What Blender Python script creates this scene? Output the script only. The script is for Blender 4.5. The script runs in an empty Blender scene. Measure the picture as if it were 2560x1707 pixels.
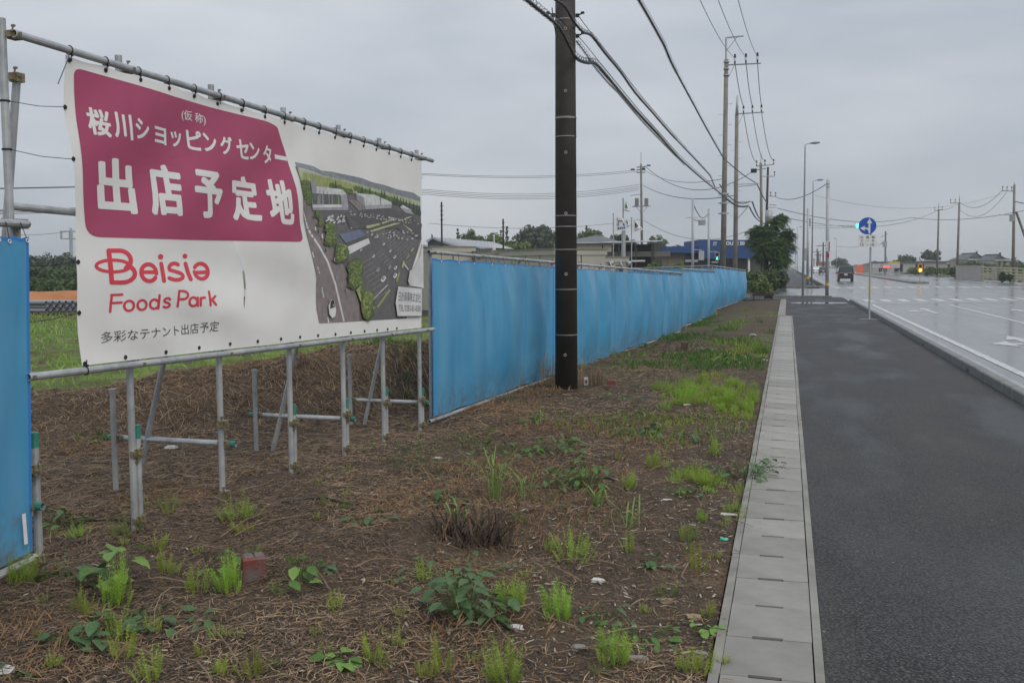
import bpy, bmesh, math, random
import numpy as np
from mathutils import Vector, Matrix
from mathutils.geometry import tessellate_polygon

S = bpy.context.scene
COL = S.collection
# ------------------------------------------------------------------ camera
PW, PH, F = 2560.0, 1707.0, 2489.0
EYE = Vector((0, 0, 1.9))
YAW, PITCH, ROLL = math.atan(689 / F), math.atan(185.5 / F), math.radians(-0.4)
RM = (Matrix.Rotation(YAW, 3, 'Z') @ Matrix.Rotation(math.pi / 2 - PITCH, 3, 'X') @ Matrix.Rotation(ROLL, 3, 'Z'))
cd = bpy.data.cameras.new('camera'); cam = bpy.data.objects.new('camera', cd); COL.objects.link(cam)
M4 = RM.to_4x4(); M4.translation = EYE; cam.matrix_world = M4
cd.sensor_width = 36.0; cd.lens = F / PW * 36.0; cd.clip_end = 6000; cd.clip_start = 0.05
S.camera = cam
# ------------------------------------------------------------------ light
SUN_EL, SUN_AZ = math.radians(46), math.radians(128)      # azimuth clockwise from +Y (the road's direction)
w = bpy.data.worlds.new('World'); S.world = w; w.use_nodes = True
nt = w.node_tree; nt.nodes.clear()
out = nt.nodes.new('ShaderNodeOutputWorld'); bg = nt.nodes.new('ShaderNodeBackground'); bg.inputs[1].default_value = 0.1
sky = nt.nodes.new('ShaderNodeTexSky'); sky.sky_type = 'NISHITA'; sky.sun_disc = False
sky.sun_elevation = SUN_EL; sky.sun_rotation = SUN_AZ
tc = nt.nodes.new('ShaderNodeTexCoord')
sep = nt.nodes.new('ShaderNodeSeparateXYZ'); nt.links.new(tc.outputs['Generated'], sep.inputs[0])
mp = nt.nodes.new('ShaderNodeMapping'); mp.inputs['Scale'].default_value = (1.4, 1.4, 5.0)
nt.links.new(tc.outputs['Generated'], mp.inputs[0])
nz = nt.nodes.new('ShaderNodeTexNoise'); nz.inputs['Scale'].default_value = 2.0; nz.inputs['Detail'].default_value = 4; nz.inputs['Roughness'].default_value = .5
nt.links.new(mp.outputs[0], nz.inputs['Vector'])
cr = nt.nodes.new('ShaderNodeValToRGB'); nt.links.new(nz.outputs['Fac'], cr.inputs[0])
cr.color_ramp.elements[0].position = .30; cr.color_ramp.elements[0].color = (.70, .775, .885, 1)
cr.color_ramp.elements[1].position = .70; cr.color_ramp.elements[1].color = (1.03, 1.075, 1.14, 1)
gr = nt.nodes.new('ShaderNodeMapRange'); gr.inputs['From Min'].default_value = -.02; gr.inputs['From Max'].default_value = 1.0
gr.inputs['To Min'].default_value = 5.35; gr.inputs['To Max'].default_value = 10.4
nt.links.new(sep.outputs['Z'], gr.inputs['Value'])
sc = nt.nodes.new('ShaderNodeVectorMath'); sc.operation = 'SCALE'
nt.links.new(cr.outputs['Color'], sc.inputs[0]); nt.links.new(gr.outputs[0], sc.inputs['Scale'])
mx = nt.nodes.new('ShaderNodeMixRGB'); mx.inputs[0].default_value = .93
nt.links.new(sky.outputs[0], mx.inputs[1]); nt.links.new(sc.outputs[0], mx.inputs[2])
nt.links.new(mx.outputs[0], bg.inputs[0]); nt.links.new(bg.outputs[0], out.inputs[0])
sl = bpy.data.lights.new('sun', 'SUN'); sl.energy = 1.5; sl.angle = math.radians(40); sl.color = (1, .93, .82)
so = bpy.data.objects.new('sun', sl); COL.objects.link(so)
sdir = Vector((math.sin(SUN_AZ) * math.cos(SUN_EL), math.cos(SUN_AZ) * math.cos(SUN_EL), math.sin(SUN_EL)))
so.rotation_euler = sdir.to_track_quat('Z', 'Y').to_euler()
S.view_settings.view_transform = 'Standard'; S.view_settings.look = 'None'
S.view_settings.exposure = 0.0; S.view_settings.gamma = 1.0; S.view_settings.use_curve_mapping = False
HAZE = .0006
S.cycles.max_bounces = 6; S.cycles.volume_bounces = 0

# ------------------------------------------------------------------ helpers
rng = random.Random(7); nr = np.random.RandomState(7)
def ray(u, v): return RM @ Vector(((u - PW / 2) / F, (PH / 2 - v) / F, -1.0))
FH = Vector((-math.sin(YAW), math.cos(YAW), 0))      # d is the distance along the ground in the viewing direction
def at_d(u, v, d):
    r = ray(u, v); return EYE + r * (d / r.dot(FH))
def at_z(u, v, z):
    r = ray(u, v); return EYE + r * ((z - EYE.z) / r.z)
def at_pl(u, v, p, n):
    r = ray(u, v); return EYE + r * ((p - EYE).dot(n) / r.dot(n))
def at_g(u, v):
    p = at_z(u, v, 0.0)
    for _ in range(8): p = at_z(u, v, float(gz(p.x, p.y)))
    return p
WORLD = {}
class MB:
    def __init__(s): s.v = []; s.f = []; s.m = []
    def add(s, vs, fs, m=0):
        b = len(s.v); s.v += [tuple(x) for x in vs]; s.f += [tuple(i + b for i in f) for f in fs]; s.m += [m] * len(fs); return s
    def box(s, c, d, m=0, rot=None):
        c = Vector(c); hx, hy, hz = d[0] / 2, d[1] / 2, d[2] / 2
        vs = [Vector((x, y, z)) for z in (-hz, hz) for y in (-hy, hy) for x in (-hx, hx)]
        if rot is not None: vs = [rot @ x for x in vs]
        return s.add([x + c for x in vs], [(0, 2, 3, 1), (4, 5, 7, 6), (0, 1, 5, 4), (2, 6, 7, 3), (0, 4, 6, 2), (1, 3, 7, 5)], m)
    def bbox(s, lo, hi, m=0):
        return s.box([(a + b) / 2 for a, b in zip(lo, hi)], [b - a for a, b in zip(lo, hi)], m)
    def tube(s, pts, r, n=8, m=0, cap=True, hollow=0):
        pts = [Vector(p) for p in pts]; rs = r if isinstance(r, (list, tuple)) else [r] * len(pts)
        vs = []; fs = []; up = None
        for i, p in enumerate(pts):
            t = (pts[min(i + 1, len(pts) - 1)] - pts[max(i - 1, 0)])
            t = t.normalized() if t.length > 1e-9 else Vector((0, 0, 1))
            if up is None: up = Vector((0, 0, 1)) if abs(t.z) < .9 else Vector((1, 0, 0))
            a = t.cross(up).normalized(); b = t.cross(a).normalized(); up = b.cross(t) if False else -b if b.dot(up) < 0 else b
            for k in range(n):
                th = 2 * math.pi * k / n; vs.append(p + (a * math.cos(th) + up * math.sin(th)) * rs[i])
        for i in range(len(pts) - 1):
            for k in range(n): fs.append((i * n + k, i * n + (k + 1) % n, (i + 1) * n + (k + 1) % n, (i + 1) * n + k))
        if hollow:
            base = len(vs)
            for e, sgn in ((0, 1), (len(pts) - 1, -1)):
                q = pts[1] - pts[0] if e == 0 else pts[-2] - pts[-1]; q = q.normalized() * hollow
                for k in range(n): vs.append(pts[e] + (vs[e * n + k] - pts[e]) * .82)
                for k in range(n): vs.append(pts[e] + (vs[e * n + k] - pts[e]) * .82 + q)
                bb = len(vs) - 2 * n
                for k in range(n):
                    fs.append((e * n + k, bb + k, bb + (k + 1) % n, e * n + (k + 1) % n))
                    fs.append((bb + k, bb + n + k, bb + n + (k + 1) % n, bb + (k + 1) % n))
                fs.append(tuple(bb + n + k for k in range(n)))
        elif cap:
            fs.append(tuple(range(n))[::-1]); fs.append(tuple((len(pts) - 1) * n + k for k in range(n)))
        return s.add(vs, fs, m)
    def poly(s, pts, m=0): return s.add(pts, [tuple(range(len(pts)))], m)
    def prism(s, outline, z0, z1, m=0):
        n = len(outline); vs = [(x, y, z0) for x, y in outline] + [(x, y, z1) for x, y in outline]
        tri = tessellate_polygon([[Vector((x, y, 0)) for x, y in outline]])
        fs = [tuple(n + i for i in t) for t in tri] + [tuple(t)[::-1] for t in tri]
        fs += [(i, (i + 1) % n, n + (i + 1) % n, n + i) for i in range(n)]
        return s.add(vs, fs, m)
    def disc(s, c, nrm, r, n=12, m=0):
        nrm = Vector(nrm).normalized(); a = nrm.orthogonal().normalized(); b = nrm.cross(a); c = Vector(c)
        return s.add([c + (a * math.cos(2 * math.pi * k / n) + b * math.sin(2 * math.pi * k / n)) * r for k in range(n)], [tuple(range(n))], m)
    def ring(s, c, nrm, R, r, n=14, k=5, m=0):
        nrm = Vector(nrm).normalized(); a = nrm.orthogonal().normalized(); b = nrm.cross(a); c = Vector(c); vs = []; fs = []
        for i in range(n):
            th = 2 * math.pi * i / n; d = a * math.cos(th) + b * math.sin(th)
            for j in range(k):
                ph = 2 * math.pi * j / k; vs.append(c + d * (R + r * math.cos(ph)) + nrm * r * math.sin(ph))
        for i in range(n):
            for j in range(k): fs.append((i * k + j, i * k + (j + 1) % k, ((i + 1) % n) * k + (j + 1) % k, ((i + 1) % n) * k + j))
        return s.add(vs, fs, m)
    def build(s, name, mats, parent=None, origin=None, smooth=False, fix=True):
        org = WORLD[parent] if parent is not None else Vector(origin) if origin is not None else Vector((0, 0, 0))
        me = bpy.data.meshes.new(name)
        me.from_pydata([(a[0] - org.x, a[1] - org.y, a[2] - org.z) for a in s.v], [], s.f)
        mats = mats if isinstance(mats, (list, tuple)) else [mats]
        for q in mats: me.materials.append(q)
        if len(mats) > 1: me.polygons.foreach_set('material_index', s.m)
        if fix:
            bm = bmesh.new(); bm.from_mesh(me); bmesh.ops.recalc_face_normals(bm, faces=bm.faces); bm.to_mesh(me); bm.free()
        if smooth: me.polygons.foreach_set('use_smooth', [True] * len(me.polygons))
        me.update()
        return link(name, me, parent, org)
def link(name, me, parent=None, org=Vector((0, 0, 0))):
    o = bpy.data.objects.new(name, me); COL.objects.link(o)
    if parent is not None: o.parent = parent
    else: o.location = org
    WORLD[o] = Vector(org); return o
def npmesh(name, V, Fq, mats, mi=None, smooth=False, parent=None):
    """big meshes straight from numpy: V (n,3), Fq (m,3 or 4)"""
    me = bpy.data.meshes.new(name); V = np.asarray(V, np.float32); Fq = np.asarray(Fq, np.int32); k = Fq.shape[1]
    me.vertices.add(len(V)); me.vertices.foreach_set('co', V.ravel())
    me.loops.add(Fq.size); me.loops.foreach_set('vertex_index', Fq.ravel())
    me.polygons.add(len(Fq)); me.polygons.foreach_set('loop_start', np.arange(0, Fq.size, k, dtype=np.int32))
    for q in (mats if isinstance(mats, (list, tuple)) else [mats]): me.materials.append(q)
    if mi is not None: me.polygons.foreach_set('material_index', np.asarray(mi, np.int32))
    if smooth: me.polygons.foreach_set('use_smooth', np.ones(len(Fq), bool))
    me.update(calc_edges=True); return me
def tag(o, label, cat, group=None):
    o['label'] = label; o['category'] = cat
    if group: o['group'] = group
    return o
def thing(name, label, cat, loc, group=None):
    o = bpy.data.objects.new(name, None); COL.objects.link(o); o.location = loc; o.empty_display_size = .1
    WORLD[o] = Vector(loc); return tag(o, label, cat, group)
def kind(o, k): o['kind'] = k; return o
def copy_tree(root, loc, rz=0.0, sc=1.0, label=None, group=None):
    r = root.copy(); COL.objects.link(r); r.location = loc; r.rotation_euler = (0, 0, rz); r.scale = (sc, sc, sc); WORLD[r] = Vector(loc)
    if label: r['label'] = label
    if group: r['group'] = group
    for ch in list(root.children):
        c = ch.copy(); COL.objects.link(c); c.parent = r
        for g in ch.children:
            d = g.copy(); COL.objects.link(d); d.parent = c
    return r
def inst(name, me, parent, loc, rot=None, sc=1.0):
    """a part that shares mesh data, placed in world coordinates"""
    o = bpy.data.objects.new(name, me); COL.objects.link(o); o.parent = parent
    o.location = Vector(loc) - WORLD[parent]
    if rot is not None: o.rotation_mode = 'QUATERNION'; o.rotation_quaternion = rot
    o.scale = (sc, sc, sc) if not isinstance(sc, tuple) else sc
    return o
def vnoise(x, y, seed=0):
    x = np.asarray(x, float); y = np.asarray(y, float); xi = np.floor(x).astype(np.int64); yi = np.floor(y).astype(np.int64)
    fx = x - xi; fy = y - yi; fx = fx * fx * (3 - 2 * fx); fy = fy * fy * (3 - 2 * fy)
    def h(a, b):
        n = (a * 374761393 + b * 668265263 + seed * 1442695041) & 0xffffffff
        n = ((n ^ (n >> 13)) * 1274126177) & 0xffffffff
        return ((n ^ (n >> 16)) & 0xffff) / 65535.0
    return (h(xi, yi) * (1 - fx) + h(xi + 1, yi) * fx) * (1 - fy) + (h(xi, yi + 1) * (1 - fx) + h(xi + 1, yi + 1) * fx) * fy
def fbm(x, y, o=4, seed=0):
    t = 0; a = .5; x = np.asarray(x, float); y = np.asarray(y, float)
    for i in range(o): t = t + a * (vnoise(x, y, seed + i) - .5); x = x * 2.03 + 7.1; y = y * 2.03 + 3.7; a *= .5
    return t
def sstep(a, b, x): t = np.clip((x - a) / (b - a), 0, 1); return t * t * (3 - 2 * t)

# ------------------------------------------------------------------ materials
def mat(name, c1, c2=None, scale=6.0, rough=.6, metal=0.0, bump=0.0, bscale=None, spec=.5, c3=None, scale3=1.0, lo=.35, hi=.65, stretch=None, transl=0.0, rvar=0.0, detail=5):
    m = bpy.data.materials.new(name); m.use_nodes = True; t = m.node_tree; b = t.nodes['Principled BSDF']
    b.inputs['Roughness'].default_value = rough; b.inputs['Metallic'].default_value = metal; b.inputs['Specular IOR Level'].default_value = spec
    b.inputs['Base Color'].default_value = (*c1, 1)
    tco = t.nodes.new('ShaderNodeTexCoord'); vec = tco.outputs['Object']
    if stretch:
        mpn = t.nodes.new('ShaderNodeMapping'); mpn.inputs['Scale'].default_value = stretch; t.links.new(vec, mpn.inputs[0]); vec = mpn.outputs[0]
    if c2:
        n = t.nodes.new('ShaderNodeTexNoise'); n.inputs['Scale'].default_value = scale; n.inputs['Detail'].default_value = detail; n.inputs['Roughness'].default_value = .6
        t.links.new(vec, n.inputs['Vector'])
        r = t.nodes.new('ShaderNodeMapRange'); r.inputs['From Min'].default_value = lo; r.inputs['From Max'].default_value = hi; t.links.new(n.outputs['Fac'], r.inputs['Value'])
        x = t.nodes.new('ShaderNodeMixRGB'); x.inputs[1].default_value = (*c1, 1); x.inputs[2].default_value = (*c2, 1); t.links.new(r.outputs[0], x.inputs[0]); col = x.outputs[0]
        if c3:
            n3 = t.nodes.new('ShaderNodeTexNoise'); n3.inputs['Scale'].default_value = scale3; n3.inputs['Detail'].default_value = 4; t.links.new(vec, n3.inputs['Vector'])
            r3 = t.nodes.new('ShaderNodeMapRange'); r3.inputs['From Min'].default_value = .45; r3.inputs['From Max'].default_value = .7; t.links.new(n3.outputs['Fac'], r3.inputs['Value'])
            x3 = t.nodes.new('ShaderNodeMixRGB'); x3.inputs[2].default_value = (*c3, 1); t.links.new(r3.outputs[0], x3.inputs[0]); t.links.new(col, x3.inputs[1]); col = x3.outputs[0]
        t.links.new(col, b.inputs['Base Color'])
        if rvar:
            rr = t.nodes.new('ShaderNodeMapRange'); rr.inputs['From Min'].default_value = .3; rr.inputs['From Max'].default_value = .7
            rr.inputs['To Min'].default_value = rough - rvar; rr.inputs['To Max'].default_value = rough + rvar; t.links.new(n.outputs['Fac'], rr.inputs['Value']); t.links.new(rr.outputs[0], b.inputs['Roughness'])
    if bump:
        n2 = t.nodes.new('ShaderNodeTexNoise'); n2.inputs['Scale'].default_value = bscale or scale; n2.inputs['Detail'].default_value = 3; t.links.new(vec, n2.inputs['Vector'])
        bp = t.nodes.new('ShaderNodeBump'); bp.inputs['Strength'].default_value = 1.0; bp.inputs['Distance'].default_value = bump
        t.links.new(n2.outputs['Fac'], bp.inputs['Height']); t.links.new(bp.outputs[0], b.inputs['Normal'])
    if transl:
        tr = t.nodes.new('ShaderNodeBsdfTranslucent'); ms = t.nodes.new('ShaderNodeMixShader'); ms.inputs[0].default_value = transl
        if c2: t.links.new(col, tr.inputs[0])
        else: tr.inputs[0].default_value = (*c1, 1)
        t.links.new(b.outputs[0], ms.inputs[1]); t.links.new(tr.outputs[0], ms.inputs[2]); t.links.new(ms.outputs[0], t.nodes['Material Output'].inputs[0])
    return m
def emit(name, c, s):
    m = bpy.data.materials.new(name); m.use_nodes = True; b = m.node_tree.nodes['Principled BSDF']
    b.inputs['Base Color'].default_value = (*c, 1); b.inputs['Emission Color'].default_value = (*c, 1); b.inputs['Emission Strength'].default_value = s; return m
STEEL = mat('galvanised_steel', (.42, .44, .455), (.29, .305, .315), 14, .42, .35, rvar=.1, c3=(.50, .51, .51), scale3=3)
STEELF = mat('painted_pole_grey', (.40, .42, .44), (.33, .345, .36), 3, .5, .2)
BRASS = mat('zinc_yellow_clamp', (.34, .30, .19), (.17, .135, .085), 40, .45, .6)
GREENP = mat('green_paint', (.02, .15, .12), (.035, .22, .17), 25, .5)
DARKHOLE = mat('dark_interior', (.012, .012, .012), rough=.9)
BLACKP = mat('black_plastic', (.015, .015, .016), rough=.5)
CONC = mat('concrete', (.235, .225, .20), (.165, .158, .14), 5, .75, bump=.002, bscale=120, c3=(.31, .30, .275), scale3=1.3)
COVERM = mat('gutter_cover_concrete', (.285, .272, .242), (.225, .216, .196), 3.0, .55, bump=.0008, bscale=250, c3=(.185, .178, .165), scale3=.8, rvar=.15)
KERBM = mat('kerb_concrete', (.235, .23, .215), (.15, .15, .14), 4, .6, bump=.002, bscale=90, c3=(.11, .11, .10), scale3=1.6)
WHITEP = mat('white_paint', (.72, .72, .71), (.6, .6, .6), 8, .5)
def leafmat(n, a, b, sc=3.0): return mat(n, a, b, sc, .55, transl=.25, lo=.38, hi=.62)
# ------------------------------------------------------------------ terrain
FY = [-40, 0, 6, 11.5, 17, 33, 45, 62, 80, 400]
FZ = [.03, .04, .05, -.02, .0, -.20, -.20, -.12, -.05, -.05]
MB0 = np.array((-4.6, 11.9)); MD = np.array((-.634, -.773)); MN = np.array((-.773, .634))
def mound_q(X, Y):
    dx = X - MB0[0]; dy = Y - MB0[1]; return dx * MN[0] + dy * MN[1], dx * MD[0] + dy * MD[1]
def gz(X, Y):
    X = np.asarray(X, float); Y = np.asarray(Y, float)
    f = np.interp(Y, FY, FZ); k = sstep(-.4, -3.6, X); z = -.012 * (1 - k) + f * k
    q, t = mound_q(X, Y)
    hm = np.interp(t, [-2, 0, 5, 12], [.8, .78, .33, .25])
    pl = np.interp(q, [0, 30, 60], [.22, .08, 0.0])
    m = np.where(q < 1.7, hm * sstep(0, 1.7, q), pl + (hm - pl) * (1 - sstep(1.9, 3.8, q)))
    back = sstep(-4.55, -5.3, X)
    z = z + m * back * sstep(-6, -1.5, t) * (1 - sstep(45, 70, q) * 0)
    rough = np.exp(-np.maximum(0, Y - 5) / 40.0)
    n = fbm(X * 1.1, Y * 1.1, 3, 3) * .11 + fbm(X * 5, Y * 5, 3, 9) * .045 + fbm(X * 16, Y * 16, 2, 21) * .022
    n = n + back * sstep(-.5, .8, q) * fbm(X * 2.2, Y * 2.2, 3, 31) * .22
    n = n * (.35 + .65 * sstep(-.36, -.9, X))
    return z + n * rough
def lines(segs):
    o = []
    for a, b, st in segs: o += list(np.arange(a, b, st))
    return np.array(o + [segs[-1][1]])
xs = lines([(-420, -120, 25), (-120, -40, 6), (-40, -18, 1.2), (-18, -10, .25), (-10, -5.2, .10), (-5.2, -.34, .042)])
ys = lines([(-30, 2.5, 2.5), (2.5, 13, .045), (13, 22, .1), (22, 40, .3), (40, 66, 1.0)])
def sheet(name, xs, ys, zf, m, smooth=True):
    XX, YY = np.meshgrid(xs, ys); ZZ = zf(XX, YY); V = np.stack([XX, YY, ZZ], -1).reshape(-1, 3)
    nx = len(xs); i = np.arange(len(ys) - 1)[:, None] * nx + np.arange(nx - 1)[None]; i = i.ravel()
    return npmesh(name, V, np.stack([i, i + 1, i + nx + 1, i + nx], 1), m, smooth=smooth)
# soil: dark wet earth under scattered straw; the field beyond the bank is green (vegetation mask as an attribute)
SOIL = bpy.data.materials.new('wet_soil'); SOIL.use_nodes = True; t = SOIL.node_tree; b = t.nodes['Principled BSDF']; b.inputs['Roughness'].default_value = .85
b.inputs['Specular IOR Level'].default_value = .25
tco = t.nodes.new('ShaderNodeTexCoord')
def N(t, scale, det=5, rough=.6):
    n = t.nodes.new('ShaderNodeTexNoise'); n.inputs['Scale'].default_value = scale; n.inputs['Detail'].default_value = det; n.inputs['Roughness'].default_value = rough
    t.links.new(tco.outputs['Object'], n.inputs['Vector']); return n.outputs['Fac']
def MR(t, v, a, b_, c=0., d=1.):
    r = t.nodes.new('ShaderNodeMapRange'); r.inputs[1].default_value = a; r.inputs[2].default_value = b_; r.inputs[3].default_value = c; r.inputs[4].default_value = d; t.links.new(v, r.inputs[0]); return r.outputs[0]
def MX(t, f, a, b_):
    x = t.nodes.new('ShaderNodeMixRGB')
    for i, q in ((0, f), (1, a), (2, b_)):
        if isinstance(q, tuple): x.inputs[i].default_value = (*q, 1)
        elif isinstance(q, (int, float)): x.inputs[i].default_value = q
        else: t.links.new(q, x.inputs[i])
    return x.outputs[0]
c = MX(t, MR(t, N(t, 9), .35, .68), (.026, .0185, .0135), (.076, .053, .036))
c = MX(t, MR(t, N(t, 60, 4), .5, .72), c, (.19, .14, .085))
c = MX(t, MR(t, N(t, 1.1), .45, .65), c, MX(t, MR(t, N(t, 45), .4, .6), (.050, .034, .023), (.155, .105, .066)))
at = t.nodes.new('ShaderNodeAttribute'); at.attribute_name = 'veg'
g = MX(t, MR(t, N(t, 3.0), .35, .65), (.08, .15, .025), (.17, .26, .05))
c = MX(t, MR(t, N(t, 1.6, 6), .35, .6, 0, 1), c, MX(t, at.outputs['Fac'], c, g))
t.links.new(c, b.inputs['Base Color'])
bp = t.nodes.new('ShaderNodeBump'); bp.inputs['Distance'].default_value = .012; t.links.new(N(t, 70, 6), bp.inputs['Height']); t.links.new(bp.outputs[0], b.inputs['Normal'])
me = sheet('soil_ground', xs, ys, gz, SOIL)
V = np.empty(len(me.vertices) * 3, np.float32); me.vertices.foreach_get('co', V); V = V.reshape(-1, 3)
q, tt = mound_q(V[:, 0], V[:, 1]); veg = sstep(3.2, 5.0, q) * (V[:, 0] < -5)
band = np.clip(.75 + 1.4 * fbm(q * .30, tt * .05, 3, 5), .0, 1)
veg = veg * np.where(q > 33, .1, band)
veg = np.maximum(veg, np.clip(.9 * fbm(V[:, 0] * .35, V[:, 1] * .3, 3, 77) * (V[:, 0] > -4) * sstep(10, 24, V[:, 1]), 0, .8) * 2)
a = me.attributes.new('veg', 'FLOAT', 'POINT'); a.data.foreach_set('value', veg.astype(np.float32))
kind(link('soil_ground', me), 'structure')

GROUND = mat('far_ground', (.075, .10, .03), (.11, .10, .055), .05, .9, c3=(.05, .08, .02), scale3=.02)
me = sheet('ground', lines([(-1500, 1500, 250)]), lines([(-300, 1900, 200)]), lambda X, Y: X * 0 - .5, GROUND); kind(link('ground', me), 'structure')
# the ground beyond the side street on the left, and the far verge on the right
VERGE = mat('verge_grass', (.06, .10, .025), (.13, .13, .05), .35, .9, c3=(.09, .075, .045), scale3=.12)
kind(link('left_land', sheet('left_land', lines([(-600, -100, 50), (-100, -1.4, 4)]), lines([(88, 150, 4), (150, 1200, 50)]), lambda X, Y: X * 0 - .02 + .15 * fbm(X * .2, Y * .2, 3, 2) * sstep(-3.2, -6, X), VERGE)), 'structure')
def vz(X, Y): return np.interp(X, [23.6, 25, 31, 60, 900], [.05, .10, .55, .75, .9]) + .12 * fbm(X * .4, Y * .4, 3, 4)
kind(link('right_verge', sheet('right_verge', lines([(23.6, 60, 1.2), (60, 900, 30)]), lines([(-40, 240, 4), (240, 1500, 60)]), vz, VERGE)), 'structure')

# ------------------------------------------------------------------ road, footway, markings
ASPH = bpy.data.materials.new('footway_asphalt'); ASPH.use_nodes = True; t = ASPH.node_tree; b = t.nodes['Principled BSDF']; tco = t.nodes.new('ShaderNodeTexCoord')
vo = t.nodes.new('ShaderNodeTexVoronoi'); vo.inputs['Scale'].default_value = 62; t.links.new(tco.outputs['Object'], vo.inputs['Vector'])
c = MX(t, MR(t, vo.outputs['Distance'], .30, .62), MX(t, MR(t, N(t, 45, 2, .7), .38, .62), (.028, .028, .028), (.088, .087, .086)), (.004, .004, .004)); c = MX(t, MR(t, N(t, .8), .35, .7, 0, .25), c, (.06, .06, .06))
mpa = t.nodes.new('ShaderNodeMapping'); mpa.inputs['Scale'].default_value = (1, .3, 1); t.links.new(tco.outputs['Object'], mpa.inputs[0]); na = t.nodes.new('ShaderNodeTexNoise'); na.inputs['Scale'].default_value = .9; na.inputs['Detail'].default_value = 6; t.links.new(mpa.outputs[0], na.inputs['Vector']); t.links.new(MR(t, na.outputs['Fac'], .35, .65, .42, .75), b.inputs['Roughness'])
c = MX(t, MR(t, na.outputs['Fac'], .5, .68, 0, .4), c, (.11, .105, .098)); t.links.new(c, b.inputs['Base Color']); b.inputs['Specular IOR Level'].default_value = .36
bp = t.nodes.new('ShaderNodeBump'); bp.inputs['Distance'].default_value = .010; t.links.new(vo.outputs['Distance'], bp.inputs['Height']); t.links.new(bp.outputs[0], b.inputs['Normal'])
ROADM = bpy.data.materials.new('wet_road_asphalt'); ROADM.use_nodes = True; t = ROADM.node_tree; b = t.nodes['Principled BSDF']; tco = t.nodes.new('ShaderNodeTexCoord')
b.inputs['Base Color'].default_value = (.055, .056, .06, 1); b.inputs['IOR'].default_value = 1.6
mpn = t.nodes.new('ShaderNodeMapping'); mpn.inputs['Scale'].default_value = (1.0, .12, 1); t.links.new(tco.outputs['Object'], mpn.inputs[0])
n = t.nodes.new('ShaderNodeTexNoise'); n.inputs['Scale'].default_value = .9; n.inputs['Detail'].default_value = 5; t.links.new(mpn.outputs[0], n.inputs['Vector'])
t.links.new(MR(t, n.outputs['Fac'], .3, .7, .12, .27), b.inputs['Roughness'])
t.links.new(MX(t, MR(t, n.outputs['Fac'], .35, .65), (.105, .107, .111), (.155, .157, .161)), b.inputs['Base Color'])
bp = t.nodes.new('ShaderNodeBump'); bp.inputs['Distance'].default_value = .0012; t.links.new(N(t, 8, 3), bp.inputs['Height']); t.links.new(bp.outputs[0], b.inputs['Normal'])
MARK = mat('road_marking_paint', (.66, .67, .67), (.45, .46, .46), 2.5, .25, c3=(.26, .27, .27), scale3=9)
RZ = -.05; YEND = at_z(1965, 790, 0).y
YN, YF = 62.5, 88.0          # the side street runs between these
mb = MB(); mb.poly([(3.2, -40, RZ), (23.6, -40, RZ), (23.6, 60, RZ), (23.6, 1200, RZ), (3.2, 1200, RZ), (3.2, YF, RZ), (-80, YF, RZ), (-80, YN, RZ), (3.2, YN, RZ)])
vs = [(x, y, RZ) for x, y in ((3.2, -40), (23.6, -40), (23.6, YN), (3.2, YN), (3.2, YF), (23.6, YF), (23.6, 1200), (3.2, 1200), (-80, YN), (-80, YF))]
mb = MB(); mb.add(vs, [(0, 1, 2, 3), (3, 2, 5, 4), (4, 5, 6, 7), (8, 3, 4, 9)]); kind(mb.build('road', ROADM), 'structure')
mb = MB(); mb.bbox((.192, -8, -.3), (3.08, 57.5, 0)); mb.bbox((-.058, YEND + .16, -.3), (.1915, 57.5, -.001)); mb.bbox((-2.4, 57.5, -.3), (3.08, YN - .32, -.004)); kind(mb.build('footway', ASPH), 'structure')
mb = MB(); mb.bbox((-1.3, YF + .35, -.3), (2.6, 420, .03)); kind(mb.build('far_footway', ASPH), 'structure')
PUD = mat('puddle_water', (.03, .032, .034), rough=.03, spec=.6)
p = at_z(1990, 757, .003)
mb = MB()
def blob(cx, cy, rx, ry, z, n=40, sd=0): return [(cx + rx * (1 + .22 * fbm(np.array([math.cos(a) * 2 + sd]), np.array([math.sin(a) * 2]), 2, 6)[0]) * math.copysign(abs(math.cos(a)) ** .6, math.cos(a)), cy + ry * (1 + .8 * fbm(np.array([math.cos(a) * 5 + sd]), np.array([math.sin(a) * 5]), 2, 8)[0]) * math.sin(a), z) for a in [2 * math.pi * k / n for k in range(n)]]
mb.poly(blob(1.55, p.y, 1.4, .9, .003)); kind(mb.build('puddle', PUD), 'structure')
gutter_apron = MB(); gutter_apron.bbox((3.245, -10, RZ - .05), (3.68, 56, RZ + .006)); kind(gutter_apron.build('road_edge_strip', mat('wet_concrete_strip', (.24, .245, .25), (.17, .175, .18), 1.2, .14, rvar=.06)), 'structure')

mk = MB(); MZ = RZ + .005
def mquad(x0, x1, y0, y1): mk.poly([(x0, y0, MZ), (x1, y0, MZ), (x1, y1, MZ), (x0, y1, MZ)])
def ypx(u, v): return at_z(u, v, RZ)
mk.poly([(3.95, -5, MZ + .003), (4.12, -5, MZ + .003), (4.08, 51.5, MZ + .003), (3.9, 51.5, MZ + .003)])
mquad(7.42, 7.58, 20, 51.6); mquad(11.1, 11.26, 30, 51.2); mquad(14.7, 14.86, 30, 51.0)
s0, s1 = ypx(2180, 760), ypx(2560, 751.5)
mk.poly([(s0.x, s0.y, MZ + .004), (s0.x + 10.5, s0.y + 4.6, MZ + .004), (s0.x + 10.5, s0.y + 5.1, MZ + .004), (s0.x, s0.y + .5, MZ + .004)])
for i in range(22):                                    # near zebra crossing
    x = 4.0 + i * .93; yy = 55.4 + i * .33; mk.poly([(x, yy, MZ), (x + .46, yy, MZ), (x + .46, yy + 3.9, MZ), (x, yy + 3.9, MZ)])
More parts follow.
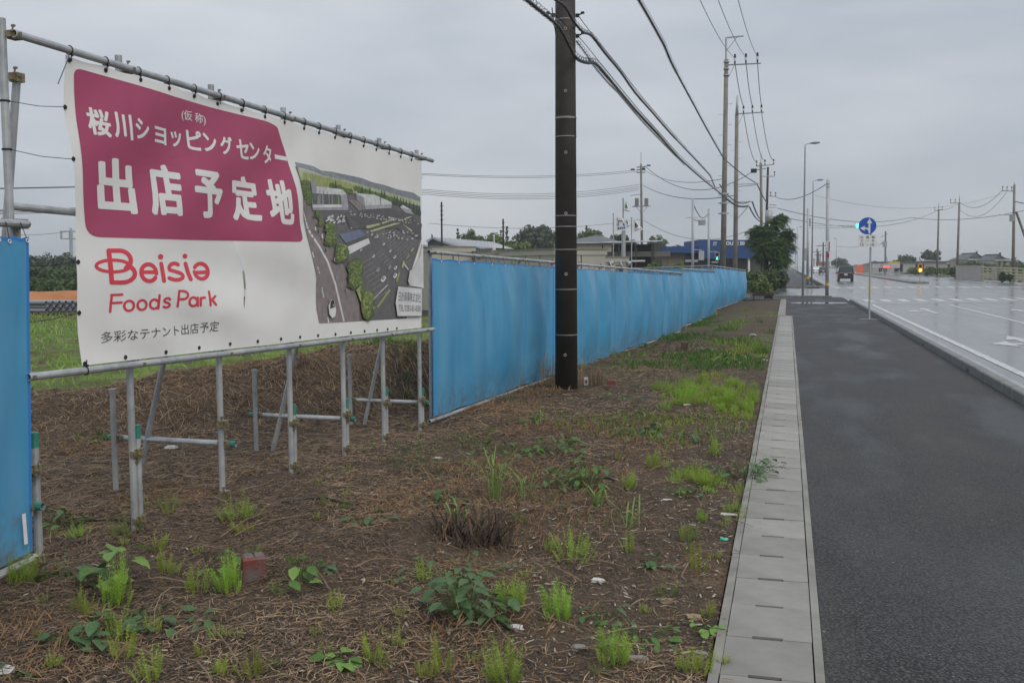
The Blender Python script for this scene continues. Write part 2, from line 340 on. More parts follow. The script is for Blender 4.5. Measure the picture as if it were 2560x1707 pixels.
for i in range(20):                                    # far zebra crossing
    x = 3.9 + i * 1.02; yy = 88 + i * .12; mk.poly([(x, yy, MZ), (x + .5, yy, MZ), (x + .5, yy + 4.2, MZ), (x, yy + 4.2, MZ)])
for i in range(7):                                     # crossing over the side street
    y = YN + 5 + i * 3.0; mk.poly([(1.0, y, MZ), (3.0, y, MZ), (3.0, y + .9, MZ), (1.0, y + .9, MZ)])
for i in range(6): x = 14.2 + i * 1.35; mk.poly([(x, 76.5, MZ), (x + .75, 76.5, MZ), (x + .75, 77.6, MZ), (x, 77.6, MZ)])
mquad(3.9, 4.05, YF + 6, 400); mquad(8.0, 8.14, 112, 400); mquad(11.8, 11.95, 104, 400); mquad(16.6, 16.75, 104, 400); mquad(19.9, 20.05, 104, 400)
for i in range(8): mquad(5.9, 6.05, 110 + i * 14, 115 + i * 14)
def arrow(cx, cy, L, left=True, up=1):                 # straight-and-left arrow, drawn along the road
    mk.poly([(cx - .09, cy, MZ), (cx + .09, cy, MZ), (cx + .09, cy + L * .72 * up, MZ), (cx - .09, cy + L * .72 * up, MZ)])
    mk.poly([(cx - .32, cy + L * .7 * up, MZ + .001), (cx + .32, cy + L * .7 * up, MZ + .001), (cx, cy + L * up, MZ + .001)])
    if left:
        mk.poly([(cx - .5, cy + L * .36, MZ + .001), (cx - .08, cy + L * .36, MZ + .001), (cx - .08, cy + L * .44, MZ + .001), (cx - .5, cy + L * .44, MZ + .001)])
        mk.poly([(cx - .45, cy + L * .22, MZ + .002), (cx - .45, cy + L * .58, MZ + .002), (cx - .95, cy + L * .4, MZ + .002)])
arrow(5.75, 42.5, 5.0); arrow(9.3, 42, 5.0, False); arrow(13, 42, 5.0, False); arrow(5.75, 24.5, 5.0); arrow(9.3, 24.5, 5.0, False)
def ring_mark(cx, cy, rx, ry, a0, a1, wd=.18):
    k = 14
    for i in range(k):
        a, c2 = a0 + (a1 - a0) * i / k, a0 + (a1 - a0) * (i + 1) / k
        mk.poly([(cx + (rx) * math.cos(a), cy + ry * math.sin(a), MZ), (cx + rx * math.cos(c2), cy + ry * math.sin(c2), MZ), (cx + (rx + wd) * math.cos(c2), cy + (ry + wd * 2) * math.sin(c2), MZ), (cx + (rx + wd) * math.cos(a), cy + (ry + wd * 2) * math.sin(a), MZ)])
ring_mark(18.5, 66, 3.0, 4.5, math.pi * .5, math.pi * 1.5); ring_mark(20, 82, 2.4, 3, math.pi * 1.0, math.pi * 1.6)
for i in range(5): mquad(19.2, 19.9, 104 + i * 9, 106 + i * 9)
kind(mk.build('road_markings', MARK, fix=False), 'structure')

# ------------------------------------------------------------------ kerbs and the covered gutter
def kerb_stone(L, h, wd, notch=False, z0=-.3):
    m = MB(); b = .018
    def sec(y0, y1, zb):
        pr = [(-wd / 2, zb), (-wd / 2, h - b), (-wd / 2 + b, h), (wd / 2 - b, h), (wd / 2, h - b), (wd / 2, zb)]
        k = len(pr); m.add([(x, y0, z) for x, z in pr] + [(x, y1, z) for x, z in pr], [tuple(range(k)), tuple(range(2 * k - 1, k - 1, -1))] + [(i, (i + 1) % k, k + (i + 1) % k, k + i) for i in range(k)])
    g = .006
    if notch: sec(g, L * .46, z0); sec(L * .46, L * .54, .055); sec(L * .54, L - g, z0)
    else: sec(g, L - g, z0)
    return m
kerb = thing('kerb', '', '', (3.165, 0, 0)); del kerb['label'], kerb['category']; kind(kerb, 'structure')
ks = kerb_stone(2.0, .15, .16).build('kerb_stone', KERBM, origin=(0, 0, 0)).data; bpy.data.objects.remove(bpy.data.objects['kerb_stone'])
kn = kerb_stone(2.0, .15, .16, True).build('kerb_stone', KERBM, origin=(0, 0, 0)).data; bpy.data.objects.remove(bpy.data.objects['kerb_stone'])
for i in range(31):
    y = -8 + i * 2.0
    o = inst('kerb_stone', kn if i in (13, 16, 20, 25) else ks, kerb, (3.165 + rng.uniform(-.003, .003), y, rng.uniform(-.004, .004)))
for i in range(11):   # low kerb at the street corner and across the footway's end
    a = i / 10.0
    inst('kerb_stone', ks, kerb, (-2.2 + a * 4.3, YN - .2 - .6 * a * a, -.06), Matrix.Rotation(-math.pi / 2 - .1 * a, 3, 'Z').to_quaternion(), (1, .215, 1))
fk = thing('far_kerb', '', '', (3.2, YF + 2, 0)); del fk['label'], fk['category']; kind(fk, 'structure')
for i in range(7):
    a = math.pi * .5 * i / 6; a2 = math.pi * .5 * (i + 1) / 6
    inst('kerb_stone', ks, fk, (.6 + 2.6 * math.sin(a), YF + 2.8 - 2.6 * math.cos(a), -.02), Matrix.Rotation(-(math.pi / 2 - a - .13), 3, 'Z').to_quaternion(), (1, .36, 1))
for i in range(40): inst('kerb_stone', ks, fk, (3.2, YF + 2.8 + i * 4, -.02), None, (1, 2, 1))
for i in range(2): inst('kerb_stone', ks, fk, (-2 - 2 + i * 2 + 2.6, YF + .15, -.02), Matrix.Rotation(math.pi / 2, 3, 'Z').to_quaternion())
rk = thing('opposite_kerb', '', '', (23.6, 20, 0)); del rk['label'], rk['category']; kind(rk, 'structure')
for i in range(40): inst('kerb_stone', ks, rk, (23.65, 20 + i * 6, -.01), None, (1.6, 3, 1))

t = COVERM.node_tree; oi = t.nodes.new('ShaderNodeObjectInfo'); b = t.nodes['Principled BSDF']; lk = b.inputs['Base Color'].links[0].from_socket   # every slab weathers to its own tone
hv_ = t.nodes.new('ShaderNodeHueSaturation'); r_ = t.nodes.new('ShaderNodeMapRange'); r_.inputs[3].default_value = .82; r_.inputs[4].default_value = 1.13; t.links.new(oi.outputs['Random'], r_.inputs[0]); t.links.new(r_.outputs[0], hv_.inputs['Value']); t.links.new(lk, hv_.inputs['Color']); t.links.new(hv_.outputs[0], b.inputs['Base Color'])
gut = thing('gutter', '', '', (-.07, 4, 0)); del gut['label'], gut['category']; kind(gut, 'structure')
YC0 = at_z(1930, 1698, 0).y; CL = .5
YEND = at_z(1965, 790, 0).y
x0, x1 = -.278, .142
for k in range(2):
    a0, a1 = -.278 + .42 * .30, -.278 + .42 * .66
    ol = [(x0, .002), (a0, .002), (a0, .024), (a1, .024), (a1, .002), (x1, .002), (x1, CL - .002), (a1, CL - .002), (a1, CL - .012), (a0, CL - .012), (a0, CL - .002), (x0, CL - .002)]
    m = MB(); m.prism(ol, -.09, .0); cover_me = m.build('gutter_cover', COVERM).data; bpy.data.objects.remove(bpy.data.objects['gutter_cover'])
i0 = -4
y = YC0 + i0 * CL; n = 0
while y < YEND - .1:
    inst('gutter_cover', cover_me, gut, (rng.uniform(-.002, .002), y, .002 + rng.uniform(-.0025, .0025))); y += CL; n += 1
for sx, x0_, x1_ in ((0, -.33, -.284), (1, .148, .19)):
    m = MB(); m.bbox((x0_, .002, -.3), (x1_, 1.998, .006)); o = m.build('gutter_edge', CONC); kme = o.data; bpy.data.objects.remove(o)
    y = YC0 + i0 * CL
    while y < YEND - .1: inst('gutter_edge', kme, gut, (rng.uniform(-.002, .002), y, rng.uniform(-.003, .003)), None, (1, min(1, (YEND - y) / 2), 1)); y += 2
m = MB(); m.bbox((-.283, YC0 - 3, -.35), (.147, YEND, -.009)); m.build('slot_shade_slab', DARKHOLE, gut)  # near-black slab just under the covers; its colour stands in for slot shade
m = MB(); m.bbox((-.62, YEND + .02, -.2), (.48, YEND + .14, .012)); m.build('end_sill', CONC, gut)
m = MB(); m.bbox((-.345, YEND + .16, -.2), (-.06, 57.4, .02)); m.build('edge_curb', CONC, gut)
# ------------------------------------------------------------------ billboard frame and banner
PA = at_d(70, 943, 5.95); PB = at_d(1084, 823, 12.0)
EV = Vector((PB.x - PA.x, PB.y - PA.y, 0)).normalized(); NV = Vector((EV.y, -EV.x, 0))
def bp_(u, v): return at_pl(u, v, PA, NV)
def sh(p): return (p - PA).dot(EV), p.z
def pl(s, z, off=0.0): return PA + EV * s + Vector((0, 0, z - PA.z)) + NV * off
LEN = (PB - PA).dot(EV)
R_ = .0243
fr = thing('billboard_frame', 'galvanised scaffold pipe frame with brass clamps carrying the big printed banner', 'scaffold frame', pl(0, .03))
tl, tr = bp_(34, 84), bp_(1081, 402); bl, br_ = bp_(70, 943), bp_(1084, 823); ml, mr = bp_(50, 514), bp_(1082, 616)
def rail(a, b, off=.0, name='rail'):
    m = MB(); m.tube([a + NV * off, b + NV * off], R_, 12, hollow=.25); return m.build(name, STEEL, fr, smooth=False)
for nm, a, b in (('top_rail', tl, tr), ('bottom_rail', bl, br_), ('middle_rail', ml, mr)): rail(a, b, -.085 if nm == 'middle_rail' else 0, nm)
def clamp_mesh():
    m = MB(); m.bbox((-.034, -.036, -.03), (.034, -.002, .03)); m.bbox((-.034, .002, -.03), (.034, .036, .03)); m.bbox((-.02, -.06, -.022), (.02, -.036, .022))
    m.tube([(.03, -.02, 0), (.075, -.02, 0)], .007, 6); m.box((.066, -.02, 0), (.016, .022, .022)); m.tube([(-.03, .02, 0), (-.055, .03, .0)], .008, 6)
    m.tube([(0, -.02, .03), (.01, -.02, .065)], .006, 6); m.box((.01, -.02, .06), (.026, .016, .014))
    o = m.build('clamp', BRASS); me = o.data; bpy.data.objects.remove(o); return me
CLAMP = clamp_mesh()
BASIS = Matrix((NV, EV, Vector((0, 0, 1)))).transposed().to_quaternion() if False else Matrix(((NV.x, EV.x, 0), (NV.y, EV.y, 0), (0, 0, 1))).to_quaternion()
def zrail(a, b, s): sa, za = sh(a); sb, zb = sh(b); return za + (zb - za) * (s - sa) / (sb - sa)
posts = []
for (ut, vt, ub, vb) in ((24, 45, 92, 1404), (322, 148, 357, 1311), (552, 226, 573, 1241), (731, 282, 743, 1175), (868, 330, 873, 1126), (968, 360, 972, 1099), (1061, 395, 1061, 1075)):
    s0_ = (sh(bp_(ub, vb))[0] + sh(bp_(ut, vt))[0]) / 2; p = pl(s0_, 0, -.075); p.z = float(gz(p.x, p.y)) - .12
    ztop = max(sh(bp_(ut, vt))[1], zrail(tl, tr, s0_) + .09)
    m = MB(); m.tube([p, (p.x, p.y, ztop)], R_, 12, hollow=.2); m.build('post', STEEL, fr); posts.append((s0_, p, ztop))
    for a, b in ((tl, tr), (bl, br_)):
        inst('clamp', CLAMP, fr, pl(s0_ + .05, zrail(a, b, s0_), -.030), BASIS, .85)
for i, (s0_, p, ztop) in enumerate(posts):   # driven stakes beside the posts, tied with clamps
    g = p.z + .12; hgt = (.86, .74, 0, .62, .56, .6, .5)[i]
    if i == 2: continue
    q = p + EV * (.05 if i else .11) + NV * .004
    m = MB(); m.tube([(q.x, q.y, g - .1), (q.x, q.y, g + hgt)], R_ * 1.02, 10, m=0, hollow=.1); m.tube([(q.x, q.y, g + hgt - .09), (q.x, q.y, g + hgt + .004)], R_ * 1.09, 10, m=1); m.build('stake', [STEEL, GREENP], fr)
    for dz in (hgt * .74, .07): inst('clamp', CLAMP, fr, (q.x - EV.x * .025 + NV.x * .02, q.y - EV.y * .025 + NV.y * .02, g + dz), BASIS @ Matrix.Rotation(math.pi / 2, 3, 'Y').to_quaternion(), .95)
    m = MB(); s_ = sh(q)[0]
inst('clamp', CLAMP, fr, posts[2][1] + Vector((0, 0, .75)) + NV * .02, BASIS, .95); inst('clamp', CLAMP, fr, posts[2][1] + Vector((0, 0, .18)) + NV * .02, BASIS, .95)
for i, zt, L in ((2, .46, 1.12), (4, .36, 1.1), (6, .33, 1.0), (0, .42, 1.0)):  # cross tubes back to the rear stakes, and raking braces
    s0_, p, ztop = posts[i]; g = p.z + .12; back = -NV
    a = Vector((p.x, p.y, g + zt)) + EV * .055 + NV * .10; e = a + back * (L + .12)
    m = MB(); m.tube([a, e], R_, 10, hollow=.2); m.tube([a, a + back * .16], R_ * 1.08, 10, m=1, hollow=.1); m.tube([e, e - back * .10], R_ * 1.08, 10, m=1, hollow=.1); m.build('cross_tube', [STEEL, GREENP], fr)
    r = p + back * (L - .08); gg = float(gz(r.x, r.y))
    m = MB(); m.tube([(r.x, r.y, gg - .2), (r.x, r.y, gg + .86)], R_, 10, hollow=.1); m.tube([(r.x, r.y, gg + .83), (r.x, r.y, gg + .862)], R_ * 1.25, 10); m.build('rear_stake', STEEL, fr)
    for q in (r, p): inst('clamp', CLAMP, fr, (q.x + EV.x * .03, q.y + EV.y * .03, g + zt), BASIS @ Matrix.Rotation(math.pi / 2, 3, 'Z').to_quaternion(), .95)
    f = r - back * .13 + EV * .055 if i else Vector((p.x, p.y, 0)) + back * .50 + EV * .15; top = Vector((p.x, p.y, ztop - .32)) + back * .02 + EV * (.055 if i else .12)
    m = MB(); m.tube([(f.x, f.y, float(gz(f.x, f.y)) - .1), top], R_, 10, hollow=.2); m.build('brace', STEEL, fr)
    inst('clamp', CLAMP, fr, top + NV * .0, BASIS, .9)
s0_, p, ztop = posts[0]
for pa_, pb_ in (((27, 250), (167, 268)), ((30, 372), (178, 398)), ((67, 664), (192, 655)), ((66, 808), (197, 782))):
    a = bp_(*pa_); zt = a.z; a = Vector((p.x, p.y, zt)) + NV * .03; b = bp_(*pb_); mid = (a + b) / 2 - Vector((0, 0, .012))
    m = MB(); m.tube([a, mid, b], .0022, 5); m.ring(a - NV * .03, (0, 0, 1), R_ + .003, .0025); m.ring(a - NV * .03 + Vector((0, 0, .006)), (0, 0, 1), R_ + .003, .0025); m.build('tie_wire', BLACKP, fr)

# banner: a cloth surface in the frame's plane, with folds; everything printed on it follows the same folds
def wv(s, z):
    s = np.asarray(s, float); z = np.asarray(z, float)
    w_ = .020 * np.sin(2 * np.pi * (s * .85 - z * 1.0) / 1.15 + .6) * np.exp(-((z - 2.7) / .5) ** 2)
    w_ = w_ + .012 * np.sin(2 * np.pi * (s * .5 + z * 1.0) / .62) * np.exp(-((z - 1.42) / .22) ** 2) * np.exp(-((s - 1.2) / 1.4) ** 2)
    w_ = w_ + .030 * np.sin(2 * np.pi * (s * .28 + z * .95) / .95 + 1.0) * np.exp(-((z - 1.75) / .35) ** 2) * np.exp(-((s - 2.2) / 1.6) ** 2)
    w_ = w_ + .012 * np.sin(2 * np.pi * (s - .25 * z) / 1.9) + .010 * fbm(s * 1.6, z * 1.6, 3, 12) + .016 * fbm(s * 3.0 - z * 2, z * 3.2 + s, 2, 15) * np.exp(-((z - 1.6) / .5) ** 2)
    return w_ * (1 - .9 * sstep(3.0, 4.1, s)) + .004
def cloth(p, lay):
    s, z = sh(p); return pl(s, z, float(wv(s, z)) + .001 + lay)
bn = None
TLb, TRb, BLb, BRb = sh(bp_(167, 137)), sh(bp_(1053.5, 402)), sh(bp_(201.5, 914)), sh(bp_(1052.6, 819))
lefts = [sh(bp_(u, v)) for u, v in ((167, 137), (164, 250), (178.6, 396), (189, 536), (188, 653), (193, 780), (201.5, 914))]
NU, NVv = 150, 56
slit = [sh(bp_(u, v)) for u, v in ((588, 606), (602, 646), (614, 684), (614.7, 718), (606, 766))]
ks_ = 74
grid = np.zeros((NVv + 1, NU + 1, 2))
def sbound(tz):      # tz 0 bottom .. 1 top: left edge, slit line, right edge
    la = np.array(lefts)[::-1]; lt = np.linspace(0, 1, len(la)); L0 = np.array((np.interp(tz, lt, la[:, 0]), BLb[1] + (TLb[1] - BLb[1]) * tz)); Rr = np.array((BRb[0] + (TRb[0] - BRb[0]) * tz, BRb[1] + (TRb[1] - BRb[1]) * tz + .03 * math.sin(tz * math.pi) * 0))
    return L0, Rr
for j in range(NVv + 1):
    tz = j / NVv; L0, Rr = sbound(tz); zm = L0[1] + (Rr[1] - L0[1]) * .45
    sl = np.array(slit)[::-1]; sm = np.interp(zm, sl[:, 1], sl[:, 0])
    for i in range(NU + 1):
        s = L0[0] + (sm - L0[0]) * i / ks_ if i <= ks_ else sm + (Rr[0] - sm) * (i - ks_) / (NU - ks_)
        k = (s - L0[0]) / (Rr[0] - L0[0]); z = L0[1] + (Rr[1] - L0[1]) * k
        sag = -.012 * abs(math.sin(k * math.pi * 17)) * (1 if tz > .98 else 0)
        grid[j, i] = (s, z + sag)
vs = []; idx = -np.ones((NVv + 1, NU + 1, 2), int)
zs_lo, zs_hi = slit[-1][1], slit[0][1]
for j in range(NVv + 1):
    for i in range(NU + 1):
        s, z = grid[j, i]; off = float(wv(s, z))
        if i == ks_ and zs_lo < z < zs_hi:
            op = math.sin(math.pi * (z - zs_lo) / (zs_hi - zs_lo)) ** .7 * .011
            vs.append(pl(s - op, z, off)); vs.append(pl(s + op, z, off + .006)); idx[j, i] = (len(vs) - 2, len(vs) - 1)
        else: vs.append(pl(s, z, off)); idx[j, i] = (len(vs) - 1,) * 2
fs = [(idx[j, i, 1], idx[j, i + 1, 0], idx[j + 1, i + 1, 0], idx[j + 1, i, 1]) for j in range(NVv) for i in range(NU)]
bn = thing('banner', 'wide white vinyl banner with magenta Japanese heading, red lettering and an aerial picture', 'banner', pl(2.5, 1.2))
CLOTH = mat('white_vinyl', (.83, .82, .805), (.77, .76, .74), 1.3, .5, bump=.0006, bscale=500, transl=.10)
m = MB(); m.add(vs, fs); m.build('cloth', CLOTH, bn, smooth=True, fix=False)
def plate(polys, lay, name_mb, mi=0, seg=.11, conv=None):
    """flat print: 2-D polygons given in photo pixels or (s,z), cut fine enough to follow the folds"""
    bm = bmesh.new()
    for pts in polys:
        P = [Vector((*q, 0)) for q in pts]; tri = tessellate_polygon([P])
        vv = [bm.verts.new(q) for q in P]
        for a in tri:
            try: bm.faces.new([vv[k] for k in a])
            except ValueError: pass
    emitp(bm, lay, name_mb, mi, seg)
def emitp(bm, lay, out_mb, mi, seg):
    for _ in range(5):
        es = [e for e in bm.edges if e.calc_length() > seg]
        if not es: break
        bmesh.ops.subdivide_edges(bm, edges=es, cuts=1); bmesh.ops.triangulate(bm, faces=bm.faces[:])
    bm.verts.index_update(); vs = []
    S_ = np.array([v.co.x for v in bm.verts]); Z_ = np.array([v.co.y for v in bm.verts])
    if len(S_):
        W_ = wv(S_, Z_); vs = [pl(a, b, c_ + .001 + lay) for a, b, c_ in zip(S_, Z_, W_)]
        fs_ = []
        for f in bm.faces:
            ix = [v.index for v in f.verts]
            a, b_, c_ = vs[ix[0]], vs[ix[1]], vs[ix[2]]
            if (b_ - a).cross(c_ - a).dot(NV) < 0: ix.reverse()
            fs_.append(ix)
        out_mb.add(vs, fs_, mi)
    bm.free()
def px(lst, zx=1.0, ox=0, oy=0): return [sh(bp_(ox + x / zx, oy + y / zx)) for x, y in lst]
def text_polys(body, bold=0.0, space=1.0):
    c = bpy.data.curves.new('t', 'FONT'); c.body = body; c.offset = bold; c.resolution_u = 3; c.space_character = space
    o = bpy.data.objects.new('t', c); COL.objects.link(o); bpy.context.view_layer.update()
    me = bpy.data.meshes.new_from_object(o.evaluated_get(bpy.context.evaluated_depsgraph_get()))
    V = np.array([v.co[:2] for v in me.vertices]); P = [tuple(p.vertices) for p in me.polygons]
    bpy.data.objects.remove(o); bpy.data.curves.remove(c); bpy.data.meshes.remove(me)
    lo = V.min(0); hi = V.max(0); return (V - lo) / (hi - lo), P
def text_on(body, quad, lay, out_mb, mi=0, bold=0.0, space=1.0, seg=.10):
    """quad: TL, TR, BR, BL in (s,z)"""
    V, P = text_polys(body, bold, space); q = [np.array(k) for k in quad]
    bm = bmesh.new(); vv = []
    for a, b in V:
        p_ = (q[3] * (1 - a) + q[2] * a) * (1 - b) + (q[0] * (1 - a) + q[1] * a) * b
        vv.append(bm.verts.new((p_[0], p_[1], 0)))
    for f in P:
        try: bm.faces.new([vv[k] for k in f])
        except ValueError: pass
    bmesh.ops.triangulate(bm, faces=bm.faces[:]); emitp(bm, lay, out_mb, mi, seg)
def rounded(pts, rad):      # round the corners of a polygon; rad per corner
    o = []; n = len(pts)
    for i in range(n):
        r = rad[i] if isinstance(rad, (list, tuple)) else rad
        p0, p1, p2 = (np.array(pts[(i + k) % n], float) for k in (-1, 0, 1))
        if r <= 0: o.append(tuple(p1)); continue
        d0 = (p0 - p1); d2 = (p2 - p1); a = p1 + d0 / np.linalg.norm(d0) * r; b = p1 + d2 / np.linalg.norm(d2) * r
        for k in range(7): t_ = k / 6; o.append(tuple((1 - t_) ** 2 * a + 2 * t_ * (1 - t_) * p1 + t_ * t_ * b))
    return o
MAG = mat('magenta_print', (.37, .052, .13), (.41, .066, .15), 1.5, .5); REDP = mat('red_print', (.66, .05, .075), rough=.5)
WHT = mat('white_print', (.76, .755, .745), rough=.5); GREYP = mat('dark_grey_print', (.09, .09, .095), rough=.5)
pk = rounded([(188, 168), (430, 242), (668, 305), (690, 318), (712, 380), (732, 470), (746, 560), (757, 605), (480, 600), (216, 592), (205, 480), (192, 300)], [22, 0, 14, 6, 0, 0, 10, 16, 0, 34, 0, 0])
m = MB(); plate([px(pk)], .0012, m); m.build('heading_panel', MAG, bn, fix=False)
m = MB()
def glyph(ch, x0_, x1_, y0, y1, st, sb, bold):
    w_ = x1_ - x0_; l = .09 * (y1 - y0)
    r = bold * w_       # heavy face: the glyph laid several times a little apart
    for k in range(9): a, q = (0, 0) if k == 8 else (math.cos(k * .785) * r * (1.15 if k % 2 else 1), math.sin(k * .785) * r * (1.15 if k % 2 else 1)); text_on(ch, px([(x0_ + r + a, y0 + r + q), (x1_ - l - r + a, y0 + st * w_ + r + q), (x1_ - r + a, y1 - r + q), (x0_ + l + r + a, y1 - sb * w_ - r + q)]), .0024 + .00006 * k, m, bold=0)
for ch, x0_, x1_, y0, y1 in (('桜', 211.8, 272, 266, 346), ('川', 272, 325, 278, 353), ('シ', 327, 369, 294, 354), ('ョ', 380, 417, 315, 364), ('ッ', 425, 458, 326, 371), ('ピ', 466, 509, 321, 380), ('ン', 507, 543, 331, 384), ('グ', 546, 581, 337, 391), ('セ', 585, 622, 346, 401), ('ン', 619, 650, 356, 404), ('タ', 655, 681, 361, 412), ('ー', 686, 716, 386, 403)): glyph(ch, x0_, x1_, y0, y1, .2, .17, .031)
for ch, x0_, x1_, y0, y1 in (('出', 231, 342, 389, 536), ('店', 364, 459, 405, 543), ('予', 477, 563, 421, 548), ('定', 575, 653, 436, 555), ('地', 661, 730, 445, 563)): glyph(ch, x0_, x1_, y0, y1, .13, .05, .040)
text_on('（仮 称）'.replace('（', '(').replace('）', ')'), px([(452, 272), (517, 288), (518, 315), (454, 301)]), .0024, m, bold=.006)
m.build('heading_lettering', WHT, bn, fix=False)
m = MB(); text_on('多彩なテナント出店予定', px([(250, 830), (545, 802), (546, 828), (253, 858)]), .0012, m, bold=.002); m.build('tenant_lettering', GREYP, bn, fix=False)
# red rounded lettering, each stroke a flat ribbon with round ends
def stroke(out_mb, pts, wd, lay=.0012, zx=3.136, ox=0, oy=500, closed=False, mi=0):
    P = [np.array(p, float) for p in pts]
    if closed: P.append(P[0])
    pol = []
    for a, b in zip(P[:-1], P[1:]):
        d = b - a; L = np.linalg.norm(d)
        if L < 1e-6: continue
        nn = np.array((-d[1], d[0])) / L * wd / 2; pol.append([a + nn, b + nn, b - nn, a - nn])
    for i, p in enumerate(P): pol.append([(p[0] + wd / 2 * math.cos(2 * math.pi * k / 14), p[1] + wd / 2 * math.sin(2 * math.pi * k / 14)) for k in range(14)])
    for j, q in enumerate(pol): plate([px([tuple(k) for k in q], zx, ox, oy)], lay + .00003 * (j % 7), out_mb, mi, .2)
def ell(cx, cy, rx, ry, a0=0, a1=360, n=22): return [(cx + rx * math.cos(math.radians(a0 + (a1 - a0) * k / n)), cy + ry * math.sin(math.radians(a0 + (a1 - a0) * k / n))) for k in range(n + 1)]
m = MB(); k = 36
stroke(m, [(838, 398), (845, 520), (850, 645)], k)
stroke(m, [(838, 397), (910, 397)] + ell(915, 470, 88, 74, -85, 60, 10), 34); stroke(m, ell(925, 575, 103, 72, -60, 92, 12) + [(850, 646)], 34)
stroke(m, ell(865, 517, 128, 46, 0, 360, 30), 25)
stroke(m, ell(1140, 570, 62, 66, 5, -325, 22), 32); stroke(m, [(1090, 566), (1200, 566)], 30)
stroke(m, [(1250, 500), (1256, 572), (1260, 632)], 34); stroke(m, [(1246, 445), (1250, 445)], 42)
stroke(m, ell(1362, 535, 48, 38, -50, -200, 10) + ell(1365, 596, 62, 30, -60, 130, 12), 30); stroke(m, [(1305, 612), (1325, 618)], 30)
stroke(m, [(1460, 500), (1475, 570), (1490, 620)], 34); stroke(m, [(1456, 440), (1460, 440)], 38)
stroke(m, ell(1590, 558, 60, 60, -150, 175, 22), 30); stroke(m, [(1535, 570), (1645, 564)], 28)
w2 = 19
stroke(m, [(855, 745), (850, 810), (848, 876)], w2); stroke(m, [(850, 745), (932, 741)], w2); stroke(m, [(853, 808), (932, 803)], w2)
for cx, cy, r in ((988, 829, 37), (1089, 823, 36), (1187, 816, 34)): stroke(m, ell(cx, cy, r, r + 2), w2)
stroke(m, [(1223, 746), (1222, 800), (1220, 850)], w2)
stroke(m, ell(1287, 788, 24, 18, -30, -210, 9) + ell(1283, 824, 27, 18, -70, 140, 9), w2)
stroke(m, [(1380, 715), (1376, 780), (1374, 834)], w2); stroke(m, [(1380, 713)] + ell(1412, 745, 42, 32, -80, 85, 10) + [(1380, 778)], w2)
stroke(m, ell(1498, 797, 32, 34), w2); stroke(m, [(1532, 765), (1533, 828)], w2)
stroke(m, [(1556, 768), (1556, 826)], w2); stroke(m, ell(1582, 790, 26, 26, -180, -70, 6), w2)
stroke(m, [(1632, 718), (1634, 772), (1636, 824)], w2); stroke(m, [(1678, 754), (1640, 790)], w2); stroke(m, [(1652, 782), (1678, 820)], w2)
m.build('red_letters', REDP, bn, fix=False)['kind'] = 'stuff'
# printed aerial picture
pal = dict(road=(.27, .225, .225), dark=(.115, .107, .11), lot=(.155, .147, .15), grass=(.36, .40, .15), pale=(.45, .50, .32), hill=(.24, .27, .29), hill2=(.30, .33, .36), tree=(.13, .19, .05), tree2=(.22, .27, .07), tree3=(.08, .11, .04), white=(.75, .75, .76), bld=(.42, .42, .45), bld2=(.30, .30, .33), glass=(.13, .14, .13), blue=(.18, .22, .33), yel=(.34, .38, .15), pine=(.05, .09, .05), lilac=(.38, .36, .42), sky2=(.66, .67, .66), trim=(.50, .54, .28), car=(.04, .04, .045), orange=(.55, .3, .08))
PM = {k: i for i, k in enumerate(pal)}; pmats = [mat('print_' + k, v, tuple(c * .75 for c in v), 14 if k not in ('white', 'car') else 3, .5) for k, v in pal.items()]
pm = MB(); lay = [.0012]
def pp(pts, c, up=.00010):
    lay[0] += up; plate([px(pts, 3.734, 700, 400)], lay[0], pm, PM[c], .10)
pp([(125, 60), (380, 130), (900, 270), (1305, 400), (1310, 540), (1318, 740), (1225, 1030), (1195, 1170), (1180, 1478), (600, 1512), (368, 1525), (345, 1400), (338, 1100), (265, 790), (210, 560), (185, 350), (150, 160)], 'lot')
pp([(125, 20), (300, 62), (370, 100), (480, 110), (620, 140), (760, 170), (860, 210), (960, 232), (1090, 275), (1240, 305), (1303, 350), (1305, 400), (900, 285), (380, 150), (140, 75)], 'hill2')
pp([(480, 118), (620, 140), (760, 175), (860, 215), (960, 236), (1090, 278), (1240, 308), (1303, 350), (1304, 386), (1100, 330), (700, 220)], 'hill')
pp([(140, 70), (380, 140), (700, 215), (1100, 330), (1304, 390), (1306, 430), (1000, 360), (640, 300), (170, 210)], 'pale'); pp([(150, 110), (360, 150), (640, 215), (760, 250), (640, 270), (320, 240), (165, 200)], 'grass')
for k in range(16): x = 160 + k * 13; pp([(x, 72 + k * 4), (x + 8, 70 + k * 4), (x + 9, 84 + k * 4), (x + 1, 86 + k * 4)], 'sky2', 0)
pp([(185, 350), (245, 370), (290, 470), (370, 600), (520, 870), (600, 1010), (690, 1200), (735, 1370), (735, 1500), (600, 1512), (368, 1525), (345, 1400), (338, 1100), (265, 790), (210, 560)], 'road')
pp([(195, 470), (212, 500), (265, 640), (370, 800), (450, 950), (520, 1150), (600, 1505), (586, 1508), (505, 1160), (435, 960), (355, 810), (252, 650)], 'white')
pp([(200, 470), (225, 620), (236, 680), (228, 640)], 'white')
for a, b in (((290, 860), (312, 910)), ((340, 995), (366, 1060)), ((388, 1190), (412, 1285)), ((440, 1470), (455, 1520))): pp([a, (a[0] + 9, a[1]), (b[0] + 4, b[1]), (b[0] - 6, b[1])], 'white', 0)
def blobp(cx, cy, rx, ry, c, n=11, j=.25): pp([(cx + rx * (1 + rng.uniform(-j, j)) * math.cos(2 * math.pi * i / n), cy + ry * (1 + rng.uniform(-j, j)) * math.sin(2 * math.pi * i / n)) for i in range(n)], c, .00001)
